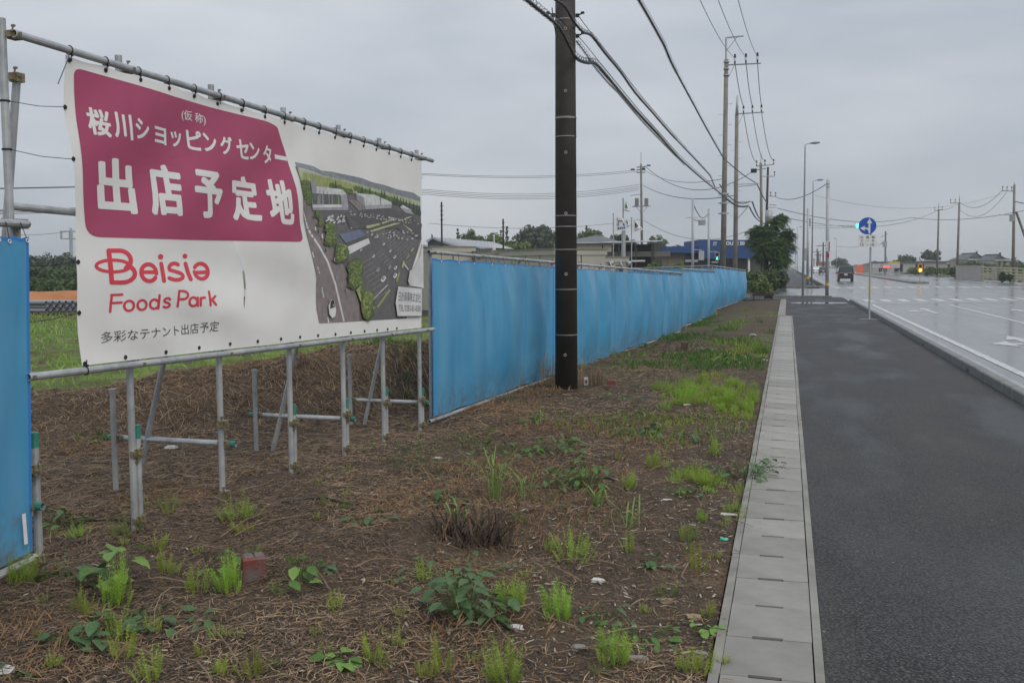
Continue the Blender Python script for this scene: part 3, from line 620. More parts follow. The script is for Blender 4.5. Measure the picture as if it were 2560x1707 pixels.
def leafy(cx, cy, rx, ry, n=26,  cs=('tree3', 'tree', 'tree2', 'yel')):
    blobp(cx - rx * .12, cy + ry * .15, rx, ry, cs[0]); blobp(cx, cy, rx * .95, ry * .93, cs[1])
    for i in range(int(n * 1.7)):
        a = rng.uniform(0, 6.28); q = rng.random() ** .5; blobp(cx + rx * .85 * q * math.cos(a), cy + ry * .85 * q * math.sin(a), rx * rng.uniform(.08, .17), ry * rng.uniform(.05, .12), rng.choice(cs[1:]) if rng.random() > .22 else cs[0], 6)
for cx, cy, rx, ry in ((215, 240, 55, 60), (240, 320, 50, 60), (260, 380, 32, 40)): leafy(cx, cy, rx, ry, 18)
for k in range(9): leafy(480 + k * 34 + (60 if k > 5 else 0), 245 + k * 8 + rng.uniform(-10, 10), 26, 34 - k, 5, ('tree3', 'tree', 'tree', 'tree2'))
for k in range(14): leafy(700 + k * 30, 265 + k * 9, 20, 24, 4, ('tree3', 'tree', 'tree2', 'tree2'))
for x, y in ((515, 235), (758, 280), (830, 295), (940, 325), (965, 330), (1060, 370), (1088, 375), (1118, 390), (1145, 400), (1172, 410), (1205, 425), (1238, 440), (1272, 460), (1298, 475)): pp([(x, y - 48), (x + 13, y + 22), (x + 9, y + 50), (x - 9, y + 50), (x - 13, y + 18)], 'pine', .00001)
pp([(255, 195), (310, 200), (325, 250), (580, 275), (615, 320), (632, 440), (625, 468), (300, 470), (290, 430), (285, 315)], 'lilac'); pp([(325, 245), (575, 275), (612, 318), (560, 330), (330, 312)], 'sky2'); pp([(285, 312), (560, 325), (570, 420), (300, 425)], 'glass'); pp([(300, 418), (570, 416), (572, 440), (300, 446)], 'white')
for k in range(9): x = 310 + k * 28; pp([(x, 320), (x + 8, 320), (x + 12, 416), (x + 4, 416)], rng.choice(('bld2', 'grass', 'dark', 'bld2')), 0)
pp([(630, 375), (700, 372), (790, 435), (790, 465), (720, 470)], 'road')
pp([(700, 310), (870, 325), (1035, 395), (1035, 430), (960, 450), (785, 440), (770, 370)], 'sky2'); pp([(700, 315), (772, 352), (790, 440), (705, 370)], 'bld2'); pp([(785, 425), (1035, 415), (1030, 450), (790, 462)], 'bld')
pp([(920, 350), (935, 352), (938, 425), (925, 425)], 'bld2'); pp([(1110, 440), (1140, 420), (1215, 470), (1240, 510), (1160, 490)], 'bld'); pp([(1140, 420), (1220, 468), (1190, 462), (1120, 442)], 'sky2')
pp([(600, 500), (820, 470), (1000, 455), (1200, 500), (1318, 600), (1300, 740), (1080, 640), (780, 640), (640, 640)], 'dark')
pp([(830, 660), (1060, 590), (1120, 588), (840, 676)], 'trim'); pp([(795, 615), (920, 590), (925, 605), (805, 640)], 'trim'); pp([(940, 585), (1060, 545), (1060, 560), (945, 598)], 'trim'); pp([(1130, 590), (1230, 660), (1215, 668)], 'trim'); pp([(1150, 545), (1215, 525), (1220, 532), (1160, 556)], 'trim')
pp([(545, 695), (740, 650), (790, 705), (600, 775)], 'blue'); pp([(600, 775), (790, 705), (815, 735), (620, 810)], 'dark'); pp([(615, 812), (815, 730), (832, 778), (640, 880)], 'white')
def lots(x, y, ex, ey, dx, dy, n, th=3.2):
    L = math.hypot(ex, ey); th *= .34; nx_, ny_ = -ey / L * th / 2, ex / L * th / 2
    for k in range(n):
        a, b_ = x + dx * k, y + dy * k; pp([(a + nx_, b_ + ny_), (a + ex + nx_, b_ + ey + ny_), (a + ex - nx_, b_ + ey - ny_), (a - nx_, b_ - ny_)], 'white', 0)
lots(742, 975, 100, -62, 18, 40, 9); lots(885, 885, 55, -45, 24, 26, 5); lots(900, 715, 70, -55, 22, 21, 13, 2.6); lots(640, 885, 10, 20, 24, -12, 9, 3); lots(600, 520, 40, -10, 12, 17, 8, 2.4); lots(480, 540, 50, 0, 8, 15, 8, 2.4); lots(980, 690, 80, -55, 24, 18, 9, 2.2); lots(1100, 640, 50, -40, 18, 16, 9, 2.0)
lots(870, 1290, 125, -125, 0, 0, 1, 22)
pp([(890, 1370), (1010, 1200), (1022, 1222), (905, 1378)], 'yel'); pp([(1070, 1130), (1100, 1042), (1112, 1052), (1085, 1145)], 'yel'); pp([(1210, 850), (1235, 815), (1240, 830), (1222, 856)], 'trim'); pp([(1165, 920), (1195, 872), (1200, 886), (1178, 925)], 'yel'); pp([(1125, 1000), (1140, 945), (1155, 950), (1140, 1010)], 'trim'); pp([(1150, 960), (1195, 1020), (1185, 1028), (1145, 975)], 'sky2')
def pcar(x, y, s, c='white', rot=-.9):
    P = [(-1, -.45), (-.6, -.6), (.7, -.6), (1, -.3), (1, .3), (.7, .6), (-.6, .6), (-1, .45)]; ca, sa = math.cos(rot), math.sin(rot)
    pp([(x + s * (a * ca - b * sa), y + s * (a * sa + b * ca)) for a, b in P], c, .00002); pp([(x + s * .6 * (a * ca - b * sa) - s * .1, y + s * .6 * (a * sa + b * ca) - s * .15) for a, b in P], 'bld2' if s > 14 else 'bld', .00002)
for x, y, s in ((955, 1110, 36), (903, 1025, 26), (1012, 1000, 26), (1065, 1080, 28), (1068, 1005, 22), (862, 897, 20), (1060, 905, 20), (1018, 850, 18), (958, 785, 17), (898, 718, 15), (848, 695, 15), (745, 840, 15)): pcar(x, y, s * .8, 'lilac' if s == 26 else 'white', -1.0)
for _ in range(130):
    a, b_ = rng.random(), rng.random(); x = 640 + 640 * a; y = 480 + 90 * a + 60 * b_ if b_ < .6 else 600 + 230 * (b_ - .3) - 60 * (1 - a)
    if x < 800 and y > 640: continue
    pcar(x, y, rng.uniform(4, 8) if y < 640 else rng.uniform(6, 10), rng.choice(('white', 'white', 'sky2', 'bld', 'orange' if rng.random() < .1 else 'white')), -.6)
for _ in range(28): pcar(400 + rng.random() * 190, 520 + rng.random() * 70, 11)
for cx, cy, rx, ry in ((345, 500, 22, 38), (370, 580, 20, 36), (455, 620, 48, 52), (462, 720, 55, 75), (560, 860, 66, 100), (690, 1010, 72, 96), (690, 1110, 66, 80)):
    blobp(cx - 30, cy + ry * .75, rx * .75, ry * .3, 'tree3'); leafy(cx, cy, rx, ry, 40)
pp([(690, 1210), (735, 1170), (760, 1230), (735, 1330)], 'grass'); leafy(800, 1335, 68, 150, 70); leafy(750, 1210, 18, 45, 8)
pp([(437, 1360), (465, 1300), (488, 1310), (505, 1400), (498, 1455), (470, 1475), (445, 1440)], 'white'); pp([(455, 1330), (470, 1302), (487, 1312), (495, 1372), (450, 1390)], 'car')
for x, y in ((315, 640), (343, 665), (378, 710), (405, 840), (488, 930), (505, 1090), (603, 1215), (615, 1100)): pp([(x - 5, y - 18), (x + 5, y - 18), (x + 6, y + 20), (x - 6, y + 20)], rng.choice(('car', 'bld2', 'white')), 0)
pp([(1195, 1030), (1225, 1030), (1290, 900), (1318, 750), (1322, 1195), (1195, 1172), (1178, 1130)], 'white')
pp(rounded([(1085, 1176), (1304, 1195), (1304, 1462), (1078, 1460), (1060, 1330)], 8), 'white')
pp([(1085, 1174), (1304, 1193), (1303, 1201), (1085, 1181)], 'dark'); pp([(1078, 1455), (1304, 1455), (1303, 1463), (1078, 1465)], 'dark')
pm.build('printed_picture', pmats, bn, fix=False)
m = MB(); T_ = px([(1090, 1226), (1296, 1240), (1294, 1332), (1086, 1318)], 3.734, 700, 400); text_on('日計商事株式会社', T_, lay[0] + .0012, m, bold=.0)
T_ = px([(1088, 1352), (1294, 1360), (1293, 1415), (1092, 1410)], 3.734, 700, 400); text_on('TEL 0283-85-8381', T_, lay[0] + .0012, m, bold=-.002); m.build('company_lettering', GREYP, bn, fix=False)
# eyelets and cable ties
tm = MB(); tm.ring((0, 0, 0), (0, 1, 0), R_ + .004, .0035, 14, 5); tm.tube([(.012, 0, -R_ - .002), (.016, 0, -R_ - .045)], .0035, 5); tm.box((.02, 0, -R_ - .008), (.012, .012, .014)); o = tm.build('cable_tie', BLACKP); TIE = o.data; bpy.data.objects.remove(o)
em = MB(); em.ring((0, 0, 0), (1, 0, 0), .011, .005, 14, 5); em.disc((.0005, 0, 0), (1, 0, 0), .009, 12); o = em.build('eyelet', BLACKP); EYEL = o.data; bpy.data.objects.remove(o)
ties = [(x / 2.8, y / 2.8) for x, y in ((485, 350), (735, 420), (965, 490), (1165, 555), (1355, 615), (1530, 670), (1690, 715))] + [(560 + x / 2.375, 200 + y / 2.375) for x, y in ((105, 140), (235, 180), (350, 215), (470, 250), (560, 285), (655, 310), (745, 340), (825, 365), (900, 385), (975, 410), (1045, 440), (1110, 460))]
for u, v in ties:
    s = sh(bp_(u, v))[0]; inst('cable_tie', TIE, bn, pl(s, zrail(tl, tr, s), 0), BASIS)
    k = (s - TLb[0]) / (TRb[0] - TLb[0]); zt = TLb[1] + (TRb[1] - TLb[1]) * min(max(k, 0.004), 1) - .028; inst('eyelet', EYEL, bn, pl(max(s, TLb[0] + .03), zt, float(wv(s, zt)) + .003), BASIS)
for u, v in [(x / 3.136, 500 + y / 3.136) for x, y in ((652, 1283), (977, 1232), (1293, 1192), (1565, 1158))] + [(500 + x / 2.903, 820 + y / 2.903) for x, y in ((218, 115), (405, 96), (572, 79), (722, 65), (857, 54), (980, 45), (1090, 33), (1190, 23), (1280, 15), (1357, 9), (1425, 2))] + [(168, 268), (179, 398), (192, 655), (197, 782)]:
    s, z = sh(bp_(u, v)); inst('eyelet', EYEL, bn, pl(s, z, float(wv(s, z)) + .003), BASIS)
s, z = sh(bp_(213, 925)); inst('cable_tie', TIE, bn, pl(s, zrail(bl, br_, s), 0), BASIS @ Matrix.Rotation(math.pi, 3, 'X').to_quaternion())
m = MB(); q = bp_(165, 132); m.tube([q + NV * .03, q + NV * .06 - EV * .05 + Vector((0, 0, -.05)), bp_(125, 212) + NV * .06], .003, 5); m.build('loose_tie', mat('blue_black_tie', (.03, .03, .09)), bn)

# ------------------------------------------------------------------ blue sheet fences
TARP = bpy.data.materials.new('blue_tarpaulin'); TARP.use_nodes = True; t = TARP.node_tree; b = t.nodes['Principled BSDF']; tco = t.nodes.new('ShaderNodeTexCoord')
c = MX(t, MR(t, N(t, 1.6, 5), .3, .7), (.055, .295, .53), (.088, .345, .58)); mps = t.nodes.new('ShaderNodeMapping'); mps.inputs['Scale'].default_value = (3.2, 3.2, .35); t.links.new(tco.outputs['Object'], mps.inputs[0]); ns = t.nodes.new('ShaderNodeTexNoise'); ns.inputs['Scale'].default_value = 1.2; ns.inputs['Detail'].default_value = 5; t.links.new(mps.outputs[0], ns.inputs['Vector']); c = MX(t, MR(t, ns.outputs['Fac'], .45, .7, 0, .55), c, (.16, .40, .60)); c = MX(t, MR(t, N(t, 2.2, 6), .56, .72, 0, .45), c, (.09, .26, .40))
sx = t.nodes.new('ShaderNodeSeparateXYZ'); t.links.new(tco.outputs['Generated'], sx.inputs[0]); mm_ = t.nodes.new('ShaderNodeMath'); mm_.operation = 'MULTIPLY'; t.links.new(MR(t, sx.outputs['Z'], .02, .26, .8, 0), mm_.inputs[0]); t.links.new(MR(t, N(t, 9, 5), .42, .66), mm_.inputs[1]); c = MX(t, mm_.outputs[0], c, (.16, .15, .12))
b.inputs['Roughness'].default_value = .36; t.links.new(c, b.inputs['Base Color'])
bp = t.nodes.new('ShaderNodeBump'); bp.inputs['Distance'].default_value = .006; nr_ = t.nodes.new('ShaderNodeTexNoise'); nr_.noise_type = 'RIDGED_MULTIFRACTAL'; nr_.inputs['Scale'].default_value = 1.1; nr_.inputs['Detail'].default_value = 3; nr_.inputs['Distortion'].default_value = .6; t.links.new(tco.outputs['Object'], nr_.inputs['Vector']); t.links.new(nr_.outputs['Fac'], bp.inputs['Height']); t.links.new(bp.outputs[0], b.inputs['Normal'])
tr_ = t.nodes.new('ShaderNodeBsdfTranslucent'); t.links.new(c, tr_.inputs[0]); ms = t.nodes.new('ShaderNodeMixShader'); ms.inputs[0].default_value = .16
t.links.new(b.outputs[0], ms.inputs[1]); t.links.new(tr_.outputs[0], ms.inputs[2]); t.links.new(ms.outputs[0], t.nodes['Material Output'].inputs[0])
HEM = mat('blue_hem', (.03, .20, .55), rough=.5)
eyew = MB(); eyew.ring((0, 0, 0), (1, 0, 0), .013, .005, 12, 5); o = eyew.build('eyelet', WHITEP); EYEW = o.data; bpy.data.objects.remove(o)
def fence(label, A0, A1, T0, T1, joints, amp, waves, seed, group=None, extra_post=True, detail=True, name='sheet_fence'):
    """A0->A1 bottom rail, T0->T1 top rail (3-D); joints in 0..1 divide it into hung sheets"""
    E_ = Vector((A1.x - A0.x, A1.y - A0.y, 0)); L = E_.length; E_.normalize(); Nn = Vector((E_.y, -E_.x, 0))
    if Nn.dot(EYE - A0) < 0: Nn = -Nn
    base = A0.copy(); base.z = float(gz(A0.x, A0.y)); f = thing(name, label, 'fence', base, group)
    bot = lambda k: A0.lerp(A1, k); top = lambda k: T0.lerp(T1, k)
    m = MB(); m.tube([bot(0) - E_ * .06, bot(1)], R_, 10, hollow=.2); m.build('bottom_rail', STEEL, f)
    m = MB(); m.tube([top(0) - E_ * .03, top(1) + E_ * .05], R_, 10, hollow=.2); m.build('top_rail', STEEL, f)
    for i in range(len(joints) - 1):
        k0, k1 = joints[i], joints[i + 1]; n = max(24, int((k1 - k0) * L / .06)); n = min(n, 110); r = 22; m = MB()
        hu = .022 / ((k1 - k0) * L); U, Vv = np.meshgrid(np.concatenate([[0], np.linspace(hu, 1 - hu, n - 1), [1]]), np.concatenate([np.linspace(0, .988, r), [1]])); kk = k0 + (k1 - k0) * U
        d = amp * (np.sin(U * waves * 2 * np.pi + 1.5 * np.sin(U * 5 + seed + i) + .5 * Vv) * (.35 + .65 * np.sin(np.pi * np.clip(Vv, .08, .97))) + 1.3 * fbm(kk * L * 1.3 + seed, Vv * 2.2, 3, seed + i))
        d = d * .6 + amp * 1.3 * (np.abs(np.sin(np.pi * (U * waves + .12 * np.sin(7 * U + seed) + .05 * Vv))) ** .75 - .5) * (.25 + .75 * np.sin(np.pi * np.clip(Vv, .06, .96)) ** .6) + amp * .9 * np.sin(np.pi * U) * np.sin(np.pi * Vv) + .014 * np.maximum(0, np.sin(26 * U + 9 * Vv + seed)) ** 4 * Vv ** 2 + .012 * fbm(kk * L * 6 + Vv * 5, Vv * 3, 2, seed + 40)
        d = d * np.clip(np.minimum(U, 1 - U) * 9, 0.0, 1) ** .6
        vs = []
        for j in range(r + 1):
            v_ = Vv[j, 0]
            for q in range(n + 1):
                k = kk[j, q]; lo = bot(k) + Vector((0, 0, .055)); hi = top(k) - Vector((0, 0, .075 + (.014 * math.sin(U[j, q] * math.pi * 9) ** 2 if j >= r - 1 else 0)))
                vs.append(lo.lerp(hi, v_) + Nn * (d[j, q] + .03))
        fs = [(j * (n + 1) + q, j * (n + 1) + q + 1, (j + 1) * (n + 1) + q + 1, (j + 1) * (n + 1) + q) for j in range(r) for q in range(n)]
        hem = [1 if (j == r - 1 or q == 0 or q == n - 1) else 0 for j in range(r) for q in range(n)]
        m.add(vs, fs); m.m = hem; sheet_o = m.build('tarpaulin_sheet', [TARP, HEM], f, smooth=True, fix=False)
        if detail:
            for q in range(9):
                k = k0 + (k1 - k0) * (q + .5) / 9; c_ = top(k); c0 = vs[r * (n + 1) + int(n * (q + .5) / 9)]
                mm = MB(); mm.ring(Vector((0, 0, 0)), (0, 1, 0), .001, .001, 3, 3)
                inst('eyelet', EYEW, f, Vector(c0) + Nn * .006 - Vector((0, 0, .02)), Matrix(((Nn.x, E_.x, 0), (Nn.y, E_.y, 0), (0, 0, 1))).to_quaternion(), .8)
                mm = MB(); mm.tube([Vector(c0) + Nn * .006 - Vector((0, 0, .018)), c_ + Nn * .028, c_ + Vector((0, 0, .027)), c_ - Nn * .028 - Vector((0, 0, .01))], .003, 4); mm.build('tie', BLACKP, f)
    npost = max(2, int(round(L / 1.8)) + 1)
    for i in range(npost):
        k = min(max(i / (npost - 1), .006), .995); p0 = bot(k) - Nn * .05; p1 = top(k) - Nn * .05
        gg = float(gz(p0.x, p0.y)); m = MB(); m.tube([(p0.x, p0.y, gg - .15), (p1.x, p1.y, p1.z + rng.uniform(.0, .04))], R_, 8); m.build('post', STEEL, f)
        inst('clamp', CLAMP, f, top(k) - Nn * .024, Matrix(((Nn.x, E_.x, 0), (Nn.y, E_.y, 0), (0, 0, 1))).to_quaternion(), .95)
        inst('clamp', CLAMP, f, bot(k) - Nn * .024, Matrix(((Nn.x, E_.x, 0), (Nn.y, E_.y, 0), (0, 0, 1))).to_quaternion(), .95)
    return f
GF = 'blue sheet fences along the building site'
fence('blue tarpaulin fence section running behind the dark pole from the banner frame', at_d(1078, 1052, 12.15), at_d(1701, 829, 31.5), at_d(1074, 630, 12.15), at_d(1703, 683, 31.5), [.0, .266, .515, .757, 1], .085, 3, 1, GF)
fence('short middle blue tarpaulin fence section stepped back behind the long one', at_d(1702, 818, 31.6), at_d(1788, 788, 44.0), at_d(1703, 672, 31.6), at_d(1787, 677.5, 44.0), [0, .5, 1], .13, 3, 2, GF, detail=False)
fence('farthest blue tarpaulin fence section ending at the side street corner', at_d(1783, 776, 43.8), at_d(1864, 748, 61.0), at_d(1783, 664.5, 43.8), at_d(1864, 676, 61.0), [0, .34, .68, 1], .11, 3, 3, GF, detail=False)
nf = fence('blue tarpaulin fence at the left picture edge, nearest to the camera', at_d(72, 1399, 5.98), at_d(-330, 1600, 4.9), at_d(60, 560, 5.98), at_d(-330, 541, 4.9), [0, 1], .02, 1, 4, GF)
lab = MB(); a = at_d(64, 1282, 5.88); b2 = at_d(70, 1358, 5.88); e2 = Vector((EV.x, EV.y, 0)) * .028
lab.poly([a - e2, a, b2, b2 - e2]); lab.build('maker_label', WHITEP, nf)
def at_dz(u, v, d, z): p_ = at_d(u, v, d); p_.z = z; return p_
A0 = at_dz(1548, 690, 66, -.1); A1 = at_dz(1781, 690, 46.5, -.1); fence('blue tarpaulin fence closing the far side of the site behind the offices', A0, A1, at_d(1548, 672, 66), at_d(1781, 664, 46.5), [0, .33, .66, 1], .06, 4, 5, GF, detail=False)
# ------------------------------------------------------------------ utility poles and cables
POLED = mat('dark_brown_pole', (.050, .042, .036), (.032, .027, .024), 5, .6, bump=.0015, bscale=60, c3=(.055, .046, .038), scale3=2.2)
POLEC = mat('weathered_concrete_pole', (.20, .18, .155), (.13, .118, .10), 3, .75, c3=(.24, .22, .20), scale3=1.0)
WOODP = mat('dark_wood_pole', (.045, .036, .03), (.025, .02, .018), 6, .8)
CABLE = mat('black_cable', (.012, .012, .013), rough=.35); WIRE = mat('grey_wire', (.05, .05, .055), rough=.5); CERAM = mat('white_insulator', (.65, .65, .63), rough=.3)
mp_b = at_d(1416, 966, 15.66); mp_b.z = float(gz(mp_b.x, mp_b.y))
mp = thing('utility_pole', 'thick dark brown pole in front of the blue fence with steel bands', 'utility pole', mp_b)
r0, r1 = .179, .134; HP = 11.5
def mpr(z): return r0 + (r1 - r0) * (z - mp_b.z) / HP
m = MB(); m.tube([(mp_b.x, mp_b.y, mp_b.z - .4), (mp_b.x, mp_b.y, mp_b.z + HP)], [r0, r1], 40); m.build('pole', POLED, mp, smooth=False)
bpy.data.objects['pole'].data.polygons.foreach_set('use_smooth', [len(p.vertices) == 4 for p in bpy.data.objects['pole'].data.polygons])
tow = Vector((-mp_b.x, -mp_b.y, 0)).normalized(); side = Vector((tow.y, -tow.x, 0)) * -1
pzl = lambda v: at_pl(1416, v, mp_b, tow).z
for v in (52, 295, 297.5, 343, 540, 567, 624, 723, 836):
    z = pzl(v); m = MB(); m.tube([(mp_b.x, mp_b.y, z - .006), (mp_b.x, mp_b.y, z + .006)], mpr(z) + .004, 36, cap=False); m.tube([(mp_b.x, mp_b.y, z + .008), (mp_b.x, mp_b.y, z + .0081)], [mpr(z) + .004, mpr(z)], 36, cap=False); m.build('steel_band', mat('band_steel', (.33, .31, .28), rough=.4, metal=.4) if v == 52 else bpy.data.materials['band_steel'], mp)
for v, off in ((78, 0), (232, 0), (384, 0), (535, 0), (685, 0), (885, -.02)):
    z = pzl(v); c_ = Vector((mp_b.x, mp_b.y, z)) + tow * (mpr(z) + .002) + side * off; m = MB(); m.ring(c_, tow, .018, .006, 14, 6); m.disc(c_ + tow * .001, tow, .016, 12, 1); m.build('step_socket', [STEEL, DARKHOLE], mp)
z0, z1 = pzl(345), pzl(293); m = MB(); d_ = -side if False else side
for zz, z2, wd in ((z0, z1, .05), (pzl(540), pzl(498), .03), (pzl(470), pzl(420), .03)):
    c_ = Vector((mp_b.x, mp_b.y, 0)) + (side * .985 + tow * .17).normalized() * (mpr(zz) + .005)
    m.add([(c_.x + tow.x * a, c_.y + tow.y * a, zz_) for zz_ in (zz, z2) for a in (-wd, wd)], [(0, 1, 3, 2)]); m.add([(c_.x + side.x * .006 + tow.x * a, c_.y + side.y * .006 + tow.y * a, zz_) for zz_ in (zz, z2) for a in (-wd, wd)], [(0, 1, 3, 2)])
m.build('number_plate', mat('aged_plate', (.5, .42, .32), (.6, .56, .5), 9, .5), mp)
m = MB()
for v, s_ in ((40, 1), (91, 1), (38, -1)):
    z = pzl(v); c_ = Vector((mp_b.x, mp_b.y, z)) + side * s_ * (mpr(z) + .03); m.box(c_, (.05, .05, .05)); m.tube([c_, c_ + side * s_ * .07 + Vector((0, 0, .03))], .012, 6); m.box(c_ + side * s_ * .08 + Vector((0, 0, .04)), (.05, .04, .03))
m.build('cable_bracket', BLACKP, mp)

def pole(name, label, u, vb, vt, d, rb, rt, m_, cat='utility pole', group=None, vb_z=None, ut=None, n=14):
    p = at_d(u, vb, d); p.z = vb_z if vb_z is not None else float(gz(p.x, p.y)); q = at_d(ut if ut else u, vt, d)
    o = thing(name, label, cat, p, group); m = MB(); m.tube([(p.x, p.y, p.z - .3), (q.x, q.y, q.z)], [rb, rt], n); m.build('pole', m_, o, smooth=False)
    pm_ = o.children[0].data if o.children else None
    return o, p, q
def smooth_sides(o):
    for c in o.children:
        if c.name.startswith('pole'): c.data.polygons.foreach_set('use_smooth', [len(p.vertices) == 4 for p in c.data.polygons])
def insul(m, p, h=.42, m0=0, m1=1):
    p = Vector(p); m.tube([p, p + Vector((0, 0, h * .3))], .045, 8, m0); m.tube([p + Vector((0, 0, h * .3)), p + Vector((0, 0, h * .62))], .065, 8, m1); m.tube([p + Vector((0, 0, h * .62)), p + Vector((0, 0, h))], [.07, .05], 8, m0)
def steps(m, p, q, k0, k1, n):
    for i in range(n):
        k = k0 + (k1 - k0) * i / n; c_ = Vector(p).lerp(q, k); s_ = 1 if i % 2 else -1; m.tube([c_, c_ + Vector((s_ * .38, -.03, 0))], .012, 5)
CX = Vector((1, .04, 0)).normalized()
P1o, P1, Q1 = pole('utility_pole', 'tall tan concrete pole with an L-shaped bracket on top, nearer of the tall pair', 1807, 664, 149, 57, .172, .115, POLEC, ut=1816, vb_z=-.15)
m = MB(); a = Q1 + Vector((0, 0, -.28)); arm1 = [at_d(1280 + x / 3.015, y / 3.015, 57) for x, y in ((1680, 485), (1763, 480), (1850, 473))]; end = at_d(1280 + 1875 / 3.015, 478 / 3.015, 57)
m.tube([at_d(1280 + 1600 / 3.015, 492 / 3.015, 57), end], .045, 4); m.tube([at_d(1280 + 1632 / 3.015, 585 / 3.015, 57), arm1[0]], .02, 5); m.build('crossarm', STEELF, P1o)
for k in arm1: m = MB(); insul(m, k, .55); m.build('insulator', [BLACKP, CERAM], P1o)
m = MB(); b0, b1, b2 = at_d(1280 + 1614 / 3.015, 455 / 3.015, 57), at_d(1280 + 1614 / 3.015, 285 / 3.015, 57), at_d(1280 + 1745 / 3.015, 272 / 3.015, 57); m.tube([b0, b1], .06, 6); m.tube([b1, b2], .05, 6); m.tube([b1 + (b2 - b1) * .65, b1 + (b0 - b1) * .6], .025, 5); m.build('top_bracket', STEELF, P1o)
m = MB(); [m.tube([Q1 - Vector((0, 0, z)), Q1 - Vector((0, 0, z + .06))], .17, 10) for z in (.12, .5, .85)]; m.build('pole_band', STEELF, P1o); m = MB(); steps(m, P1, Q1, .44, .86, 10); m.build('step_bolt', STEELF, P1o); smooth_sides(P1o)
m = MB()
for v in (485, 508, 534): c_ = at_d(1809, v, 57); m.tube([c_ - Vector((0, 0, .05)), c_ + Vector((0, 0, .05))], .2, 10); m.box(c_, (.62, .06, .06))
m.build('cable_clamp_bracket', STEELF, P1o)
P2o, P2, Q2 = pole('utility_pole', 'tall grey concrete pole with a pointed tip, farther of the tall pair', 1838, 664, 290, 68, .172, .12, POLEC, ut=1842, vb_z=-.15)
m = MB(); m.tube([Q2, at_d(1843.8, 239, 68)], [.12, .05], 10); m.build('pole_tip', STEELF, P2o)
arm2 = [at_d(1280 + x / 3.015, y / 3.015, 68) for x, y in ((1745, 855), (1812, 851), (1880, 847))]; m = MB(); m.tube([at_d(1280 + 1685 / 3.015, 860 / 3.015, 68), at_d(1280 + 1898 / 3.015, 846 / 3.015, 68)], .045, 4); m.tube([at_d(1280 + 1708 / 3.015, 935 / 3.015, 68), arm2[0]], .02, 5); m.build('crossarm', STEELF, P2o)
for k in arm2: m = MB(); insul(m, k, .5); m.build('insulator', [BLACKP, CERAM], P2o)
m = MB(); steps(m, P2, Q2, .45, .9, 10); m.build('step_bolt', STEELF, P2o); smooth_sides(P2o)
m = MB(); z4 = lambda x, y, d: at_d(1740 + x / 4.9, 380 + y / 4.9, d)
for y1, y2, xe in ((400, 385, 770), (430, 400, 760), (610, 610, 690), (675, 672, 640)): m.tube([z4(460, y1, 68), z4(xe, y2, 68)], .035, 5)
m.tube([z4(512, 815, 68), z4(628, 680, 68)], .03, 5); m.build('cable_arm', STEELF, P2o)
P3o, P3, Q3 = pole('utility_pole', 'grey concrete pole with a three-insulator crossarm beside the dark tree', 1906, 690, 407, 88, .15, .11, POLEC, ut=1902, vb_z=0)
arm3 = [z4(x, y, 88) for x, y in ((742, 172), (845, 160), (951, 152))]; m = MB(); m.tube([z4(738, 175, 88), z4(958, 152, 88)], .05, 4); m.tube([z4(720, 225, 88), z4(860, 200, 88)], .05, 4); m.tube([z4(800, 298, 88), z4(960, 300, 88)], .04, 4); m.build('crossarm', STEELF, P3o)
m = MB(); m.tube([Q3, z4(797, 20, 88)], .035, 5); m.build('lightning_rod', STEELF, P3o)
for k in arm3: m = MB(); insul(m, k, .45); m.build('insulator', [BLACKP, CERAM], P3o)
m = MB(); m.box(z4(708, 232, 88), (.5, .3, .35)); m.build('cable_head', BLACKP, P3o); smooth_sides(P3o)
P4o, P4, Q4 = pole('utility_pole', 'slightly leaning dark brown pole rising out of the bushy tree', 1912, 690, 418, 96, .17, .10, WOODP, ut=1920, vb_z=0)
m = MB(); m.box(z4(895, 790, 95.7), (.62, .5, 1.2)); m.box(z4(930, 680, 95.7), (.9, .06, .06)); m.tube([z4(890, 295, 96), z4(965, 297, 96)], .04, 4); m.tube([z4(890, 540, 96), z4(985, 545, 96)], .04, 4); m.tube([z4(900, 645, 96), z4(985, 650, 96)], .04, 4); m.build('pole_equipment', STEELF, P4o)
m = MB()
for x, y in ((962, 290), (975, 545), (915, 540)): insul(m, z4(x, y, 96), .4)
m.build('insulator', [BLACKP, CERAM], P4o); smooth_sides(P4o)
z8 = lambda x, y, d: at_d(1400 + x / 7.127, 480 + y / 7.127, d)
P5o, P5, Q5 = pole('utility_pole', 'concrete pole carrying two grey transformer racks behind the white flags', 1606, 664, 411, 107, .155, .11, POLEC, ut=1602.5, vb_z=0)
m = MB(); m.tube([z8(1290, 258, 107), z8(1615, 248, 107)], .07, 5); m.tube([z8(1365, 270, 107), z8(1430, 350, 107)], .03, 5); m.tube([z8(1555, 265, 107), z8(1490, 350, 107)], .03, 5); m.build('platform_arm', STEELF, P5o); m = MB(); m.tube([z8(1250, 65, 107), z8(1480, 38, 107)], .04, 5); m.build('upper_arm', STEELF, P5o)
for x in (1370, 1540):
    m = MB()
    for k in range(5): m.box(z8(x - 26 + k * 13, 185, 107), (.05, .45, .85))
    m.box(z8(x, 185, 107.2), (.40, .3, .75)); m.build('transformer', mat('transformer_grey', (.28, .29, .29), rough=.6) if x == 1370 else bpy.data.materials['transformer_grey'], P5o)
m = MB(); m.tube([Q5, at_d(1602.5, 381, 107)], .04, 5); m.build('lightning_rod', STEELF, P5o)
m = MB()
for x, y in ((910, 1278), (1030, 1248), (990, 1272)): m.box(at_d(1280 + x / 3.015, y / 3.015, 107), (.4, .2, .14))
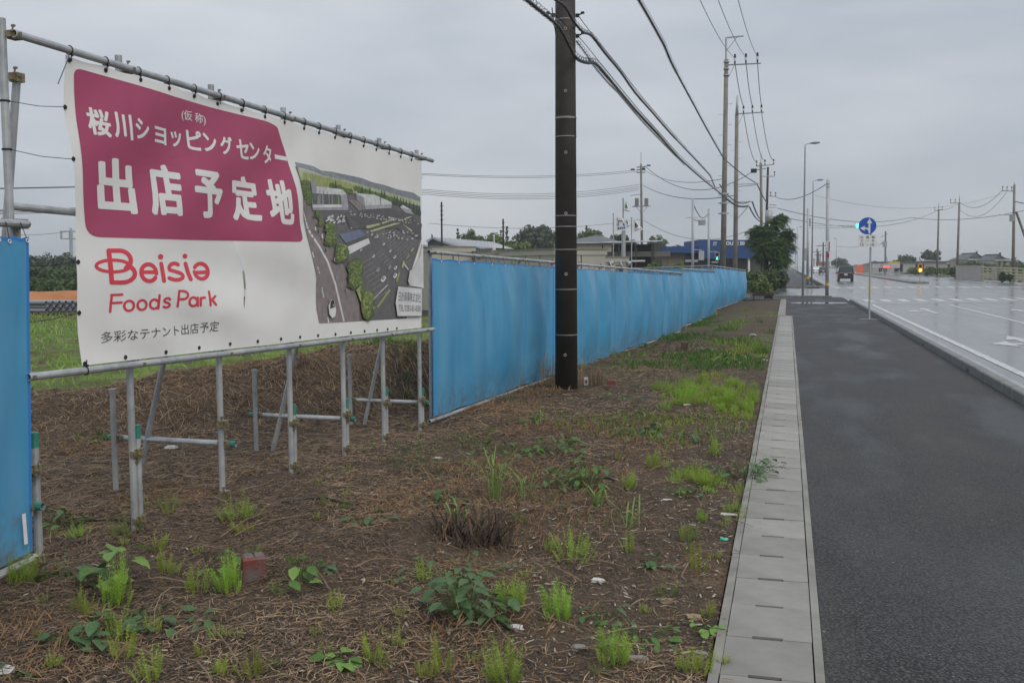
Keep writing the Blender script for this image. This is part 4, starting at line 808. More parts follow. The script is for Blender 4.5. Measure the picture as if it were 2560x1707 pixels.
for y in (1262, 1282, 1302): m.tube([at_d(1280 + 940 / 3.015, y / 3.015, 107), at_d(1280 + 1005 / 3.015, (y - 3) / 3.015, 107)], .05, 4)
m.build('cable_head', BLACKP, P5o); smooth_sides(P5o)
z6 = lambda x, y, d: at_d(1020 + x / 3.675, 380 + y / 3.675, d)
for lab, xb, xt, yt, yb, d in (('short dark wooden pole in front of the grey warehouse gable', 312, 308, 460, 880, 62), ('short dark wooden pole beside the hazy trees and warehouse roof end', 877, 874, 615, 890, 66)):
    o, p, q = pole('wooden_pole', lab, 1020 + xb / 3.675, 680, 380 + yt / 3.675, d, .07, .055, WOODP, 'pole', vb_z=-.1, ut=1020 + xt / 3.675, n=8)
    
    for k in range(4): m = MB(); m.box(q - Vector((0, 0, .25 + .28 * k)), (.22, .05, .04)); m.build('wire_cleat', WOODP, o)

# cables: each pixel path lies in the vertical plane through the two poles that carry it
def cable(lab, pts, plane, r, m_=None, group='overhead cables along the road', name='overhead_cable', sub=1, n=6, mess=0):
    P_, n_ = plane; P3d = [at_pl(u, v, P_, n_) for u, v in pts]
    if sub > 1:   # Catmull-Rom
        o = []
        for i in range(len(P3d) - 1):
            p0, p1, p2, p3 = P3d[max(i - 1, 0)], P3d[i], P3d[i + 1], P3d[min(i + 2, len(P3d) - 1)]
            for k in range(sub):
                t_ = k / sub; o.append(.5 * ((2 * p1) + (p2 - p0) * t_ + (2 * p0 - 5 * p1 + 4 * p2 - p3) * t_ * t_ + (3 * p1 - p0 - 3 * p2 + p3) * t_ ** 3))
        P3d = o + [P3d[-1]]
    if pts[0][1] < 0: P3d.insert(0, P3d[0] + (P3d[0] - P3d[1]).normalized() * 14)      # runs on overhead, out of the frame
    m = MB(); m.tube(P3d, r, n); o = m.build(name, m_ or CABLE, None, P3d[0], smooth=True)
    if mess:     # lashing loops round the cable
        mm = MB()
        for a, b2 in zip(P3d[:-1], P3d[1:]):
            L = (b2 - a).length; k = 0
            while k < L:
                c_ = a.lerp(b2, k / L); mm.ring(c_ + Vector((0, 0, mess * .4)), (b2 - a), mess, .0035, 8, 3); k += .16 if c_.y < 30 else .5
        mm.build('lashing_ring', WIRE, o)['kind'] = 'stuff'
    return tag(o, lab, 'cable', group)
def plane2(a, b2): d_ = Vector((b2.x - a.x, b2.y - a.y, 0)).normalized(); return (Vector(a), Vector((d_.y, -d_.x, 0)))
plA = plane2(mp_b, P1); offA = plA[1] * (r0 + .02)
if offA.dot(tow) < 0: offA = -offA
plF = (plA[0] + offA, plA[1])
z1 = lambda pts: [(1280 + x / 3.015, y / 3.015) for x, y in pts]
cable('thickest black cable bending round the front of the dark pole', z1([(60, -30), (110, 0), (200, 72), (350, 200), (430, 345), (470, 420), (520, 460), (580, 474), (630, 480), (730, 592), (930, 830), (1100, 1012), (1240, 1170), (1380, 1302), (1500, 1402), (1600, 1482), (1700, 1562)]), plF, [.028] * 5 + [.028] * 50 if False else .024, sub=3, mess=.05, n=8)
cable('black cable bowing off the top of the dark pole above the thickest one', z1([(290, -30), (330, 0), (400, 50), (470, 170), (540, 245), (600, 270), (700, 400), (820, 545), (930, 702), (1060, 850), (1200, 1012), (1350, 1170), (1490, 1322), (1512, 1370), (1530, 1412)]), plF, .019, sub=3, mess=.035, n=8)
cable('twisted cable with curled loops in the middle of the sky', z1([(940, -30), (955, 0), (1030, 130), (1110, 275), (1150, 350), (1200, 470), (1270, 605), (1370, 790), (1470, 975), (1590, 1185), (1600, 1195)]), (P1 + Vector((.2, 0, 0)), plA[1]), .03, sub=3, mess=.055)
cable('thin support wire from the upper bracket of the dark pole', z1([(500, 120), (600, 255), (800, 500), (1000, 755), (1200, 985), (1400, 1215), (1500, 1320)]), plF, .007, sub=2, n=4)
cable('thin support wire from the lower bracket of the dark pole', z1([(330, 120), (500, 275), (640, 445), (800, 640), (1000, 880), (1200, 1105), (1400, 1300), (1580, 1440)]), plF, .007, sub=2, n=4)
cable('looped thin cable sagging just below the thickest one', z1([(485, 310), (560, 410), (620, 500), (720, 620), (800, 700), (900, 820), (1000, 935), (1150, 1090), (1300, 1245)]), plF, .009, sub=3, mess=.03, n=5)
cable('thin cables hanging down the left side of the dark pole', [(1380, 20), (1384, 60), (1390, 90), (1392, 200), (1392, 290)], (plF[0], tow), .008, sub=2, n=4)
for k, (x0_, x1_, y1_) in enumerate(((1400, 1680, 440), (1540, 1765, 432), (1695, 1850, 424))):
    Aend = at_d(1280 + x1_ / 3.015, y1_ / 3.015, 57); d0 = 57 * .56; A = at_d(1280 + x0_ / 3.015, -12, d0)
    n_ = 14; pts = [A.lerp(Aend, i / n_) - Vector((0, 0, .25 * 4 * (i / n_) * (1 - i / n_))) for i in range(n_ + 1)]
    pts.insert(0, pts[0] + (pts[0] - pts[1]).normalized() * 30); m = MB(); m.tube(pts, .012, 5); tag(m.build('power_line', WIRE, None, A), 'high power line to the %s insulator of the L-bracket pole' % ('inner', 'middle', 'outer')[k], 'power line', 'power lines at the top of the roadside poles')
    for nm, a0, a1, sg in (('between the tall pole pair, %s strand' % ('inner', 'middle', 'outer')[k], arm1[k] + Vector((0, 0, .1)), arm2[k] + Vector((0, 0, .45)), .35), ('from the pointed pole to the crossarm by the tree, %s strand' % ('inner', 'middle', 'outer')[k], arm2[k] + Vector((0, 0, .05)), arm3[k] + Vector((0, 0, .35)), .8)):
        pts = [a0.lerp(a1, i / n_) - Vector((0, 0, sg * 4 * (i / n_) * (1 - i / n_))) for i in range(n_ + 1)]
        m = MB(); m.tube(pts, .022, 5); tag(m.build('power_line', WIRE, None, a0), 'power line ' + nm, 'power line', 'power lines at the top of the roadside poles')
def span(lab, a, b2, sag, r=.02, n_=14, m_=None, group='overhead cables in the distance'):
    pts = [a.lerp(b2, i / n_) - Vector((0, 0, sag * 4 * (i / n_) * (1 - i / n_))) for i in range(n_ + 1)]
    m = MB(); m.tube(pts, r, 4); return tag(m.build('overhead_cable', m_ or WIRE, None, a), lab, 'cable', group)
for k, (ya, yb) in enumerate(((200, 165), (212, 180), (345, 300), (360, 320), (375, 335), (390, 350))):
    a, b2 = z6(160, ya, 85), z6(2120, yb, 107); nn = 14; sg = .42 if ya < 300 else .66; pts = [a + (a - b2) * 2.0 * (1 - i / nn) - Vector((0, 0, sg * 4 * (i / nn) * (1 - i / nn))) for i in range(nn)] + [a.lerp(b2, i / nn) - Vector((0, 0, sg * 4 * (i / nn) * (1 - i / nn))) for i in range(nn + 1)]; m = MB(); m.tube(pts, .018, 4); tag(m.build('overhead_cable', WIRE, None, pts[0]), 'cable left of the transformer pole, number %s from the top' % ('one', 'two', 'three', 'four', 'five', 'six')[k], 'cable', 'overhead cables in the distance')
span('upper cable from the transformer pole rightwards to the crossarm by the tree', at_d(1612, 415, 107), z4(715, 228, 88), 2.1, .03); span('second cable from the transformer pole rightwards', at_d(1610, 425, 107), at_d(1812, 446, 66), .7, .022)
span('middle cable from the transformer pole to the pointed pole', at_d(1608, 464, 107), at_d(1836, 489, 68), .7, .03); span('low cable from the transformer pole past the signal poles', at_d(1610, 551, 107), at_d(1950, 535, 92), 2.2, .022); span('faint low cable left of the main dark pole', z6(190, 655, 90), at_d(1606, 548, 107), .7, .018)
span('cable sloping down from the tall pole pair to the arms by the tree', z4(385, 120, 60), z4(745, 385, 80), .1, .04); span('cable running on from the arm tips down to the dark leaning pole', z4(745, 385, 80), z4(860, 610, 94), .1, .05)
span('upper bundled cable dipping from the pointed pole arms', z4(690, 610, 68), z4(795, 830, 86), .2, .05); span('lower bundled cable dipping from the pointed pole arms', z4(655, 675, 68), z4(790, 850, 86), .2, .05); span('bundle between the two tall poles at arm height', z4(340, 545, 58), z4(640, 660, 68), .25, .06); span('second bundle between the two tall poles', z4(290, 400, 58), z4(660, 605, 68), .5, .04)
span('joined bundle ending at the dark leaning pole', z4(790, 845, 86), z4(850, 890, 95), .05, .06)
z8b = lambda x, y, d: at_d(1960 + x / 3.92, 440 + y / 3.92, d)
span('cable crossing above the road to the left concrete pole top', z4(985, 555, 96), z8b(415, 80, 59.4), .5, .025); span('long cable crossing the road at signal height, upper strand', z4(1000, 690, 95), z8b(1240, 410, 140), .9, .03); span('long cable crossing the road at signal height, lower strand', z4(1000, 780, 95), z8b(1515, 335, 163), 1.8, .03)
span('cable to the rightmost leaning-strut pole', z8b(1240, 408, 140), z8b(2352, 340, 108), .6, .03); span('upper sagging line between the two right-hand crossarm poles', z8b(1720, 255, 141), z8b(2140, 140, 111), 1.3, .03); span('lower sagging line between the two right-hand crossarm poles', z8b(1700, 300, 141), z8b(2180, 160, 111), 2.0, .025); span('line between the far pair of crossarm poles', z8b(1515, 330, 163), z8b(1660, 300, 141), .2, .025); span('faint high line over the intersection', z8b(300, 190, 92), z8b(2140, 175, 111), 1.4, .012); span('faint low line from the far road pole', z8b(520, 690, 200), z8b(985, 660, 175), .4, .03)
span('cable leaving the right frame edge from the rightmost pole', z8b(2265, 250, 111), z8b(2480, 275, 100), .1, .05)

# ------------------------------------------------------------------ signal poles, lamps, signs
z7 = lambda x, y, d: at_d(1560 + x / 5.345, 480 + y / 5.345, d)
o, p, q = pole('signal_pole', 'left grey concrete signal pole with the back of a signal box', 1732, 690, 496, 72, .1, .085, STEELF, 'signal pole', vb_z=-.05, ut=1732)
m = MB(); c_ = z7(1035, 848, 71.8); m.box(c_, (.36, .26, .66)); m.tube([z7(925, 772, 72), z7(1035, 772, 72), z7(1035, 795, 72)], .025, 5); m.build('signal_box', mat('signal_box_back', (.42, .44, .46), rough=.5), o)
m = MB(); m.tube([z7(825, 345, 72), z7(995, 340, 72)], .025, 5); m.tube([z7(925, 370, 72), z7(1090, 410, 80)], .05, 5); m.box(z7(1040, 410, 75), (.5, .3, .4)); m.build('bracket', STEELF, o); smooth_sides(o)
o, p, q = pole('signal_pole', 'right grey signal pole with a green walking-figure pedestrian light', 1772, 690, 522, 80, .1, .085, STEELF, 'signal pole', vb_z=-.05, ut=1772)
c_ = z7(1245, 860, 79.6); m = MB(); m.box(c_, (.34, .22, .64)); m.tube([z7(1150, 797, 80), z7(1245, 797, 80), z7(1245, 810, 80)], .025, 5); m.build('signal_head', mat('signal_head_grey', (.40, .42, .43), rough=.5), o)
dv = (EYE - c_); dv.z = 0; dv.normalize(); sv = Vector((-dv.y, dv.x, 0)); GRN = emit('green_light', (.08, .9, .66), 3.0); REDOFF = mat('unlit_red_lens', (.05, .02, .02), rough=.3)
def faceq(m, c_, w_, h_, off, mi=0): c_ = c_ + dv * off; m.add([c_ + sv * a * w_ / 2 + Vector((0, 0, b * h_ / 2)) for a, b in ((-1, -1), (1, -1), (1, 1), (-1, 1))], [(0, 1, 2, 3)], mi)
m = MB(); faceq(m, c_ + Vector((0, 0, .15)), .26, .25, .135); faceq(m, c_ - Vector((0, 0, .15)), .26, .25, .135); m.build('lens_panel', DARKHOLE, o)
m = MB(); g_ = c_ - Vector((0, 0, .15)); faceq(m, g_ + Vector((0, 0, .075)), .06, .06, .14); faceq(m, g_ + Vector((0, 0, .0)), .10, .09, .14); faceq(m, g_ + Vector((0, 0, -.07)) + sv * .035, .045, .09, .14); faceq(m, g_ + Vector((0, 0, -.07)) - sv * .035, .045, .09, .14); m.build('walking_figure', GRN, o); smooth_sides(o)
m = MB(); m.tube([z7(940, 190, 72), z7(965, 250, 73), z7(1020, 340, 75), z7(1070, 350, 78), z7(1120, 300, 80)], .03, 5); tag(m.build('overhead_cable', CABLE, None, z7(940, 190, 72)), 'slack black cable looped between the two pedestrian signal poles', 'cable', 'overhead cables in the distance')

def lamp_post(lab, u, vb, vt, d, ut, vz_=0.0, arm=.7):
    p = at_d(u, vb, d); p.z = vz_; q = at_d(ut, vt, d); o = thing('street_lamp', lab, 'street lamp', p, 'street lamps along the road')
    m = MB(); m.tube([(p.x, p.y, p.z - .1), (q.x, q.y, q.z - .15), (q.x, q.y, q.z)], [.085, .045, .04], 10); m.build('pole', STEELF, o, smooth=False)
    m = MB(); m.tube([q, q + Vector((arm * .5, 0, .05)), q + Vector((arm, 0, .07))], .028, 6); m.build('lamp_arm', STEELF, o)
    m = MB(); c_ = q + Vector((arm + .25, 0, .08)); m.tube([c_ - Vector((.3, 0, 0)), c_, c_ + Vector((.3, 0, 0.02))], [.04, .08, .04], 8); m.build('lamp_head', mat('lamp_head_dark', (.16, .165, .17), rough=.5) if 'lamp_head_dark' not in bpy.data.materials else bpy.data.materials['lamp_head_dark'], o); smooth_sides(o); return o
lamp_post('tall slim street lamp at the corner of the near footway', 2007, 737, 362, 63.9, 2013, arm=.35); lamp_post('street lamp across the side street, beside the signal mast', 2029, 714, 453, 92.7, 2033, .03, .35)
lamp_post('distant slim street lamp left of the road, nearest the round signs', 1993, 676, 568, 235, 1993, arm=.6); lamp_post('distant street lamp on the central strip by the far tree', 2091, 678, 597, 230, 2091, arm=-.6)
YELB = mat('yellow_reflector', (.65, .36, .02), rough=.4)
o, p, q = pole('traffic_pole', 'plain grey steel pole with one orange band at the footway end', 2067.5, 742, 450, 59.4, .108, .095, STEELF, 'pole', vb_z=0, ut=2070)
m = MB(); m.tube([z8b(423, 1075, 59.35), z8b(423, 1050, 59.35)], .125, 12); m.build('orange_band', YELB, o); m = MB(); [m.tube([z8b(431, y + 4, 59.4), z8b(431, y, 59.4)], .12, 10) for y in (75, 105, 430)]; m.build('pole_band', STEEL, o)
m = MB(); m.box(z8b(432, 690, 59.2), (.22, .1, .6)); m.build('notice_plate', WHITEP, o); m = MB(); m.box(z8b(446, 690, 59.1), (.03, .1, .55)); m.box(z8b(430, 780, 59.2), (.16, .16, .22)); m.build('button_box', mat('button_box_red', (.35, .03, .03), rough=.5), o); smooth_sides(o)
o, p, q = pole('signal_mast', 'grey mast across the side street with a long arm holding the green traffic light', 2019, 711, 521, 98, .13, .11, STEELF, 'traffic signal', vb_z=.03, ut=2020)
m = MB(); a1, a2 = z8b(238, 488, 98), z8b(715, 486, 98); [m.tube([a1 + Vector((0, 0, k)), a2 + Vector((0, 0, k))], .035, 6) for k in (.0, -.22)]; [m.tube([a1.lerp(a2, k), a1.lerp(a2, k) - Vector((0, 0, .25))], .04, 5) for k in (.72, .88, .97)]; m.build('mast_arm', STEELF, o)
c_ = z8b(762, 487, 98); m = MB(); m.box(c_, (1.25, .2, .42)); m.build('signal_head', mat('signal_head_green', (.10, .22, .18), rough=.5), o)
dv = Vector((0, -1, 0)); sv = Vector((1, 0, 0))
for k, mm in ((-.42, GRN), (0, REDOFF), (.42, REDOFF)): m = MB(); m.disc(c_ + sv * k + dv * .15, dv, .2, 16); m.build('signal_lens', mm, o)
m = MB(); m.box(z8b(250, 450, 98), (.25, .2, .7)); m.box(z8b(208, 770, 97.8), (.3, .15, 1.2)); m.build('control_box', mat('control_box_grey', (.35, .36, .36), rough=.5), o); m = MB(); m.tube([z8b(230, 1010, 97.9), z8b(230, 990, 97.9)], .17, 10); m.build('orange_band', YELB, o); smooth_sides(o)
# blue regulation sign on the footway
p = at_z(2173, 798, 0); p.z = 0; d_s = (p - EYE).dot(FH); o = thing('traffic_sign', 'round blue sign with white up and left arrows above a white time plate', 'traffic sign', p)
q = at_d(2172.5, 572, d_s); m = MB(); m.tube([(p.x, p.y, -.1), (p.x, p.y, q.z)], .034, 12); m.build('post', STEELF, o)
m = MB(); [m.tube([(p.x, p.y, z - .04), (p.x, p.y, z + .04)], .038, 12) for z in (at_d(2172, 706, d_s).z, at_d(2172, 720, d_s).z, at_d(2172, 734, d_s).z)]; m.build('orange_band', YELB, o)
c_ = at_d(2168.7, 565, d_s - .10); BLUE = mat('sign_blue', (.012, .085, .42), rough=.35)
nv = Vector((.0, -1, 0)); nv = (EYE - c_); nv.z = 0; nv.normalize(); nv = (nv + Vector((.12, 0, 0))).normalized(); hv = Vector((-nv.y, nv.x, 0)); zv = Vector((0, 0, 1))
sp = lambda x, y, off: c_ + hv * x + zv * y + nv * off
m = MB(); m.tube([sp(0, 0, -.012), sp(0, 0, 0)], .30, 40); m.build('sign_disc', BLUE, o)
m = MB(); m.ring(sp(0, 0, .0), nv, .297, .004, 40, 4)
m.add([sp(*k, .004) for k in ((.035, -.25), (.095, -.25), (.095, .10), (.035, .10))], [(0, 1, 2, 3)]); m.add([sp(*k, .0045) for k in ((-.03, .09), (.16, .09), (.065, .255))], [(0, 1, 2)])
m.add([sp(*k, .005) for k in ((.037, -.16), (.037, -.09), (.0, -.055), (-.10, -.05), (-.10, -.11), (-.01, -.12))], [(0, 1, 2, 3, 4, 5)]); m.add([sp(*k, .0055) for k in ((-.09, .01), (-.25, -.08), (-.09, -.17))], [(0, 1, 2)]); m.build('arrow_emblem', WHITEP, o, fix=False)
c_ = at_d(2168.5, 603, d_s - .09); m = MB(); R3 = Matrix(((hv.x, nv.x, 0), (hv.y, nv.y, 0), (0, 0, 1))); m.box(c_, (.60, .012, .42), 0, R3); m.build('time_plate', WHITEP, o)
m = MB()
for body, y, h_, x0_, x1_ in (('大', .13, .09, -.24, -.13), ('貨', .13, .09, -.055, .055), ('等', .13, .09, .13, .24), ('7', .01, .09, -.21, -.15), ('-', .01, .014, -.03, .03), ('9', .01, .09, .15, .21), ('15', -.12, .09, -.23, -.12), ('-', -.12, .014, -.03, .03), ('18', -.12, .09, .11, .22)):
    V, Pf = text_polys(body, .012); m.add([sp(x0_ + (x1_ - x0_) * a, y - h_ / 2 + h_ * b_, .009) for a, b_ in V], Pf)
m.build('time_lettering', GREYP, o, fix=False)
m = MB(); m.bbox((p.x - .33, p.y - .09, -.05), (p.x + .33, p.y + .09, .006)); m.build('base_slab', mat('pale_mortar', (.42, .42, .41), (.3, .3, .3), 12, .7), o)
# beacon on the central island
isl = MB(); ix = at_z(2300, 709, RZ); ix.z = RZ
isl.add([(ix.x - .8 + a, ix.y + b_, z) for z in (RZ - .02, .12) for a, b_ in ((0, 0), (.35, -.6), (1.3, -.6), (1.65, 0), (2.6, 190), (1.4, 190))], [(0, 1, 2, 3, 4, 5), (6, 7, 8, 9, 10, 11)] + [(i, (i + 1) % 6, 6 + (i + 1) % 6, 6 + i) for i in range(6)]); kind(isl.build('median_island', KERBM), 'structure')
o = thing('warning_beacon', 'yellow flashing beacon with a solar panel on the central island', 'beacon', (ix.x, ix.y, .12)); d_b = (Vector((ix.x, ix.y, 0)) - EYE).dot(FH)
m = MB(); m.tube([(ix.x, ix.y, .1), at_d(2300, 640, d_b)], .045, 8); m.build('post', STEELF, o); zc = at_d(2300.5, 670.5, d_b)
m = MB(); m.prism(rounded([(-.24, -.42), (.24, -.42), (.24, .42), (-.24, .42)], .16), -.1, .1); m.v = [(zc.x + x, zc.y - .02 + zz, zc.z + y) for x, y, zz in m.v]; m.build('housing', mat('signal_yellow', (.62, .28, .01), rough=.4), o)
m = MB(); m.disc(zc + Vector((-.02, -.15, -.2)), (-.3, -1, 0), .17, 16); m.build('lit_lens', emit('amber_light', (1, .58, .10), 2.6), o); m = MB(); m.disc(zc + Vector((-.02, -.15, .2)), (-.3, -1, 0), .16, 16); m.build('unlit_lens', DARKHOLE, o)
m = MB(); m.box(at_d(2300.5, 649, d_b), (.5, .5, .04), 0, Matrix.Rotation(.7, 3, 'Y')); m.build('solar_panel', mat('solar_panel', (.30, .32, .36), rough=.3), o)

# poles on the right
for lab, ub, ut, vb, vt, d, va in (('slim crossarm pole behind the dome-shaped tree at right', 2343, 2347, 672, 511, 163, 526), ('crossarm pole at the left end of the concrete wall', 2393, 2398.5, 668, 495, 141, 508)):
    o, p, q = pole('utility_pole', lab, ub, vb, vt + 12, d, .19, .13, POLEC, group='utility poles on the right of the road', vb_z=.4, ut=ut)
    e1, e2 = at_d(ut - (11 if 'dome' in lab else 23), va, d), at_d(ut + (10 if 'dome' in lab else 2), va - 1, d); m = MB(); m.tube([e1, e2], .07, 4); m.tube([q, q + Vector((0, 0, 1.0))], .04, 4); m.build('crossarm', STEELF, o)
    m = MB(); [insul(m, e1.lerp(e2, k), .55) for k in (.05, .5, .92)]; m.build('insulator', [BLACKP, CERAM], o); smooth_sides(o)
o, p, q = pole('utility_pole', 'rightmost utility pole with a raking support strut', 2533, 671, 462, 111, .19, .12, POLEC, group='utility poles on the right of the road', vb_z=.4, ut=2536)
m = MB(); m.tube([z8b(2275, 350, 111), z8b(2420, 760, 111)], .13, 8); m.build('support_strut', POLEC, o); m = MB(); m.tube([z8b(2140, 145, 111), z8b(2262, 150, 111)], .06, 4); m.tube([z8b(2110, 380, 111), z8b(2250, 385, 111)], .05, 4); m.tube([q, z8b(2258, 60, 111)], .04, 4); m.build('crossarm', STEELF, o)
m = MB(); [insul(m, z8b(x, y, 111), .5) for x, y in ((2143, 145), (2185, 147), (2232, 149))]; m.build('insulator', [BLACKP, CERAM], o); m = MB(); m.box(z8b(2238, 412, 110.7), (.5, .5, .75)); m.build('transformer', bpy.data.materials['transformer_grey'], o); smooth_sides(o)
o, p, q = pole('utility_pole', 'far utility pole beside the low tiled house across the road', 2213, 668, 578, 200, .2, .15, POLEC, group='utility poles on the right of the road', vb_z=.4, ut=2214)
m = MB(); m.tube([z8b(945, 600, 200), z8b(1020, 566, 200)], .08, 4); m.tube([z8b(945, 660, 200), z8b(995, 655, 200)], .06, 4); m.box(z8b(988, 668, 199.6), (.8, .6, 1.2)); m.tube([z8b(998, 780, 200), z8b(1018, 855, 200)], .1, 5); m.build('pole_equipment', STEELF, o)
for lab, u, vt, d in (('distant pole with double crossarms above the cars', 2058, 606, 260), ('tallest of the far dark poles above the white car', 2043, 622, 300), ('middle of the far dark poles above the white car', 2046, 630, 340), ('rightmost of the far dark poles above the white car', 2050, 634, 380), ('stub of a far dark pole just left of the white car', 2035, 645, 420)):
    o, p, q = pole('utility_pole', lab, u, 672, vt, d, .22, .16, WOODP, group='far utility poles along the road', vb_z=0, n=8); m = MB(); m.tube([q + Vector((-1.6 if d < 270 else -1.3, 0, -.9)), q + Vector((1.2, 0, -.8))], .09, 4); m.build('crossarm', WOODP, o)
o = thing('round_sign', 'two small far round signs on a thin roadside post', 'traffic sign', (at_d(1988, 676, 210).x, at_d(1988, 676, 210).y, 0)); p = WORLD[o]
m = MB(); m.tube([p, (p.x, p.y, at_d(1988, 585, 210).z)], .07, 6); m.tube([z8b(20, 750, 210), z8b(130, 750, 210)], .05, 5); m.build('post', STEELF, o); m = MB(); m.disc(z8b(82, 750, 209.8), (-.2, -1, 0), .33, 18); m.build('sign_disc', BLUE, o); m = MB(); m.disc(z8b(118, 750, 209.8), (-.2, -1, 0), .36, 18); m.ring(z8b(118, 750, 209.7), (-.2, -1, 0), .27, .05, 16, 4, 1); m.build('second_sign_disc', [WHITEP, BLUE], o)
# ------------------------------------------------------------------ buildings
BEIGE = mat('beige_panel', (.40, .375, .325), (.345, .325, .285), 1.2, .6); BEIGED = mat('beige_trim', (.25, .225, .19), (.17, .15, .13), 4, .6); ROOFG = mat('grey_metal_roof', (.42, .44, .46), (.35, .37, .39), .6, .35, .3)
DGREY = mat('dark_grey_cladding', (.045, .052, .062), (.06, .066, .075), .4, .6); TILE = mat('slate_roof', (.12, .125, .135), (.085, .09, .10), 2.5, .55); GLASS = mat('window_glass', (.04, .05, .055), rough=.08); CREAM = mat('cream_wall', (.42, .38, .29), (.34, .31, .24), .8, .7)
GRID = mat('panel_joint', (.13, .12, .105), rough=.8)
def office(label, corner, dirx, L, D, H, nwin=0, group='beige site offices behind the blue fence'):
    """box office; corner is the near corner at ground, dirx the direction of the long wall, the depth goes away from it"""
    ex = Vector(dirx).normalized(); ey = Vector((-ex.y, ex.x, 0)); c_ = Vector(corner); o = thing('site_office', label, 'site office', c_, group)
    Rm = Matrix(((ex.x, ey.x, 0), (ex.y, ey.y, 0), (0, 0, 1))); B = lambda m, lo, hi, mi=0: m.box(c_ + Rm @ Vector([(a + b_) / 2 for a, b_ in zip(lo, hi)]), [b_ - a for a, b_ in zip(lo, hi)], mi, Rm)
    n = max(1, int(L / .92)); pw = L / n
    for side_, (y0, y1) in (('front', (-.02, .03)),):
        for i in range(n): m = MB(); B(m, (i * pw + .032, y0, .1), ((i + 1) * pw - .032, y1, H - .22)); m.build('wall_panel', BEIGE, o)
    nD = max(1, int(D / .92)); pd = D / nD
    for i in range(nD):
        for x0_, x1_ in ((-.02, .03), (L - .03, L + .02)): m = MB(); B(m, (x0_, i * pd + .012 + .03, .1), (x1_, (i + 1) * pd - .012 + .0, H - .22)); m.build('wall_panel', BEIGE, o)
    m = MB(); B(m, (.02, .02, -.2), (L - .02, D, H - .03)); m.build('core', GRID, o); m = MB(); B(m, (-.05, -.06, H - .21), (L + .05, D + .05, H)); m.build('eaves_band', BEIGE, o); m = MB(); B(m, (-.08, -.09, H + .002), (L + .08, D + .08, H + .05)); m.build('roof', BEIGED, o)
    for i in range(nwin):
        x = L * (i + .5) / nwin - .45; m = MB(); B(m, (x, -.06, 1.35), (x + .95, -.022, 2.06)); f_ = m.build('window', BEIGED, o); m = MB(); B(m, (x + .05, -.07, 1.4), (x + .45, -.062, 2.0)); B(m, (x + .5, -.07, 1.4), (x + .9, -.062, 2.0)); m.build('pane', GLASS, f_)
    return o, c_, ex, ey
c_ = at_d(1187, 700, 44); c_.z = -.05; e_ = at_d(1388, 700, 38.5); e_.z = -.05; dx = e_ - c_
topz = at_d(1388, 624, 38.5).z
o1, *_ = office('long beige prefab office with vertical panel joints, left of the dark pole', c_, dx, dx.length, 2.4, topz + .05)
m = MB(); a = at_d(1250, 630, 42.1); m.box(a + Vector((0, 0, 0)), (.8, .1, .16)); m.build('name_plate', BEIGED, o1)
c2_ = at_d(1078, 700, 43); c2_.z = -.05; e2_ = at_d(1186, 700, 44.2); e2_.z = -.05; d2 = e2_ - c2_
office('beige prefab office at the right end of the banner frame', c2_, d2, d2.length, 2.4, at_d(1082, 618, 43).z + .05)
c3_ = at_d(1400, 700, 41); c3_.z = -.05; e3_ = at_d(1467, 700, 43.5); e3_.z = -.05; d3 = e3_ - c3_
office('small beige prefab office just right of the dark pole', c3_, d3, d3.length, 2.3, at_d(1440, 635, 42).z, 1)
c4_ = at_d(1477, 700, 43.8); c4_.z = -.05; e4_ = at_d(1569, 700, 47.5); e4_.z = -.05; d4 = e4_ - c4_
o4, c4_, ex4, ey4 = office('beige prefab office with two windows and vent hoods beside the flags', c4_, d4, d4.length, 2.3, at_d(1520, 641, 45.5).z, 2)
for k in (.12, .45, .95): m = MB(); q = c4_ + ex4 * (d4.length * k) - ey4 * .1 + Vector((0, 0, 2.14)); m.tube([q, q - ey4 * .12 - Vector((0, 0, .1))], [.10, .13], 10); m.build('vent_hood', STEELF, o4)
m = MB()
for k in (.08, .4, .7): q = c4_ + ex4 * (d4.length * k) - ey4 * .06; m.tube([q + Vector((.1, 0, 2.2)), q + Vector((.15, -.02, 2.05)), q + Vector((.25, 0, 1.9)), q + Vector((.25, 0, 1.2))], .02, 5)
m.build('white_hose', WHITEP, o4)

def quadmesh(m, P, mi=0): m.add(P, [tuple(range(len(P)))], mi)
# grey warehouse with low gable roof
z7b = lambda x, y, d: at_d(1060 + x / 6.918, 560 + y / 6.918, d)
A = z7b(145, 225, 78); El = z7b(40, 285, 79); Er = z7b(545, 372, 74); rid = z7b(1190, 310, 93); Er2 = z7b(1190, 412, 88); Er3 = z7b(1560, 432, 88)
o = thing('warehouse', 'dark grey warehouse with a pale low-pitched metal roof behind the offices', 'warehouse', (A.x, A.y, -.05)); nrm = Vector((0, 0, .08))
m = MB(); quadmesh(m, [A, Er, Er2, rid]); quadmesh(m, [rid, Er2, Er3]); quadmesh(m, [A, El, El + (rid - A), rid]); 
quadmesh(m, [A - nrm, Er - nrm, Er2 - nrm, rid - nrm]); quadmesh(m, [Er, Er - nrm, Er2 - nrm, Er2]); quadmesh(m, [A, A - nrm * 2, Er - nrm * 2, Er]); quadmesh(m, [A, A - nrm * 2, El - nrm * 2, El]); m.build('roof', ROOFG, o, fix=False)
fl = lambda p_: Vector((p_.x, p_.y, -.1)); i_ = .02
A2, El2, Er_, Er2_ = [p_ - nrm * 1.5 + Vector((.05, .15, 0)) for p_ in (A, El, Er, Er2)]
m = MB(); quadmesh(m, [fl(El2), fl(Er_), Er_, A2, El2]); quadmesh(m, [fl(Er_), fl(Er2_), Er2_, Er_]); m.build('wall', DGREY, o, fix=False)
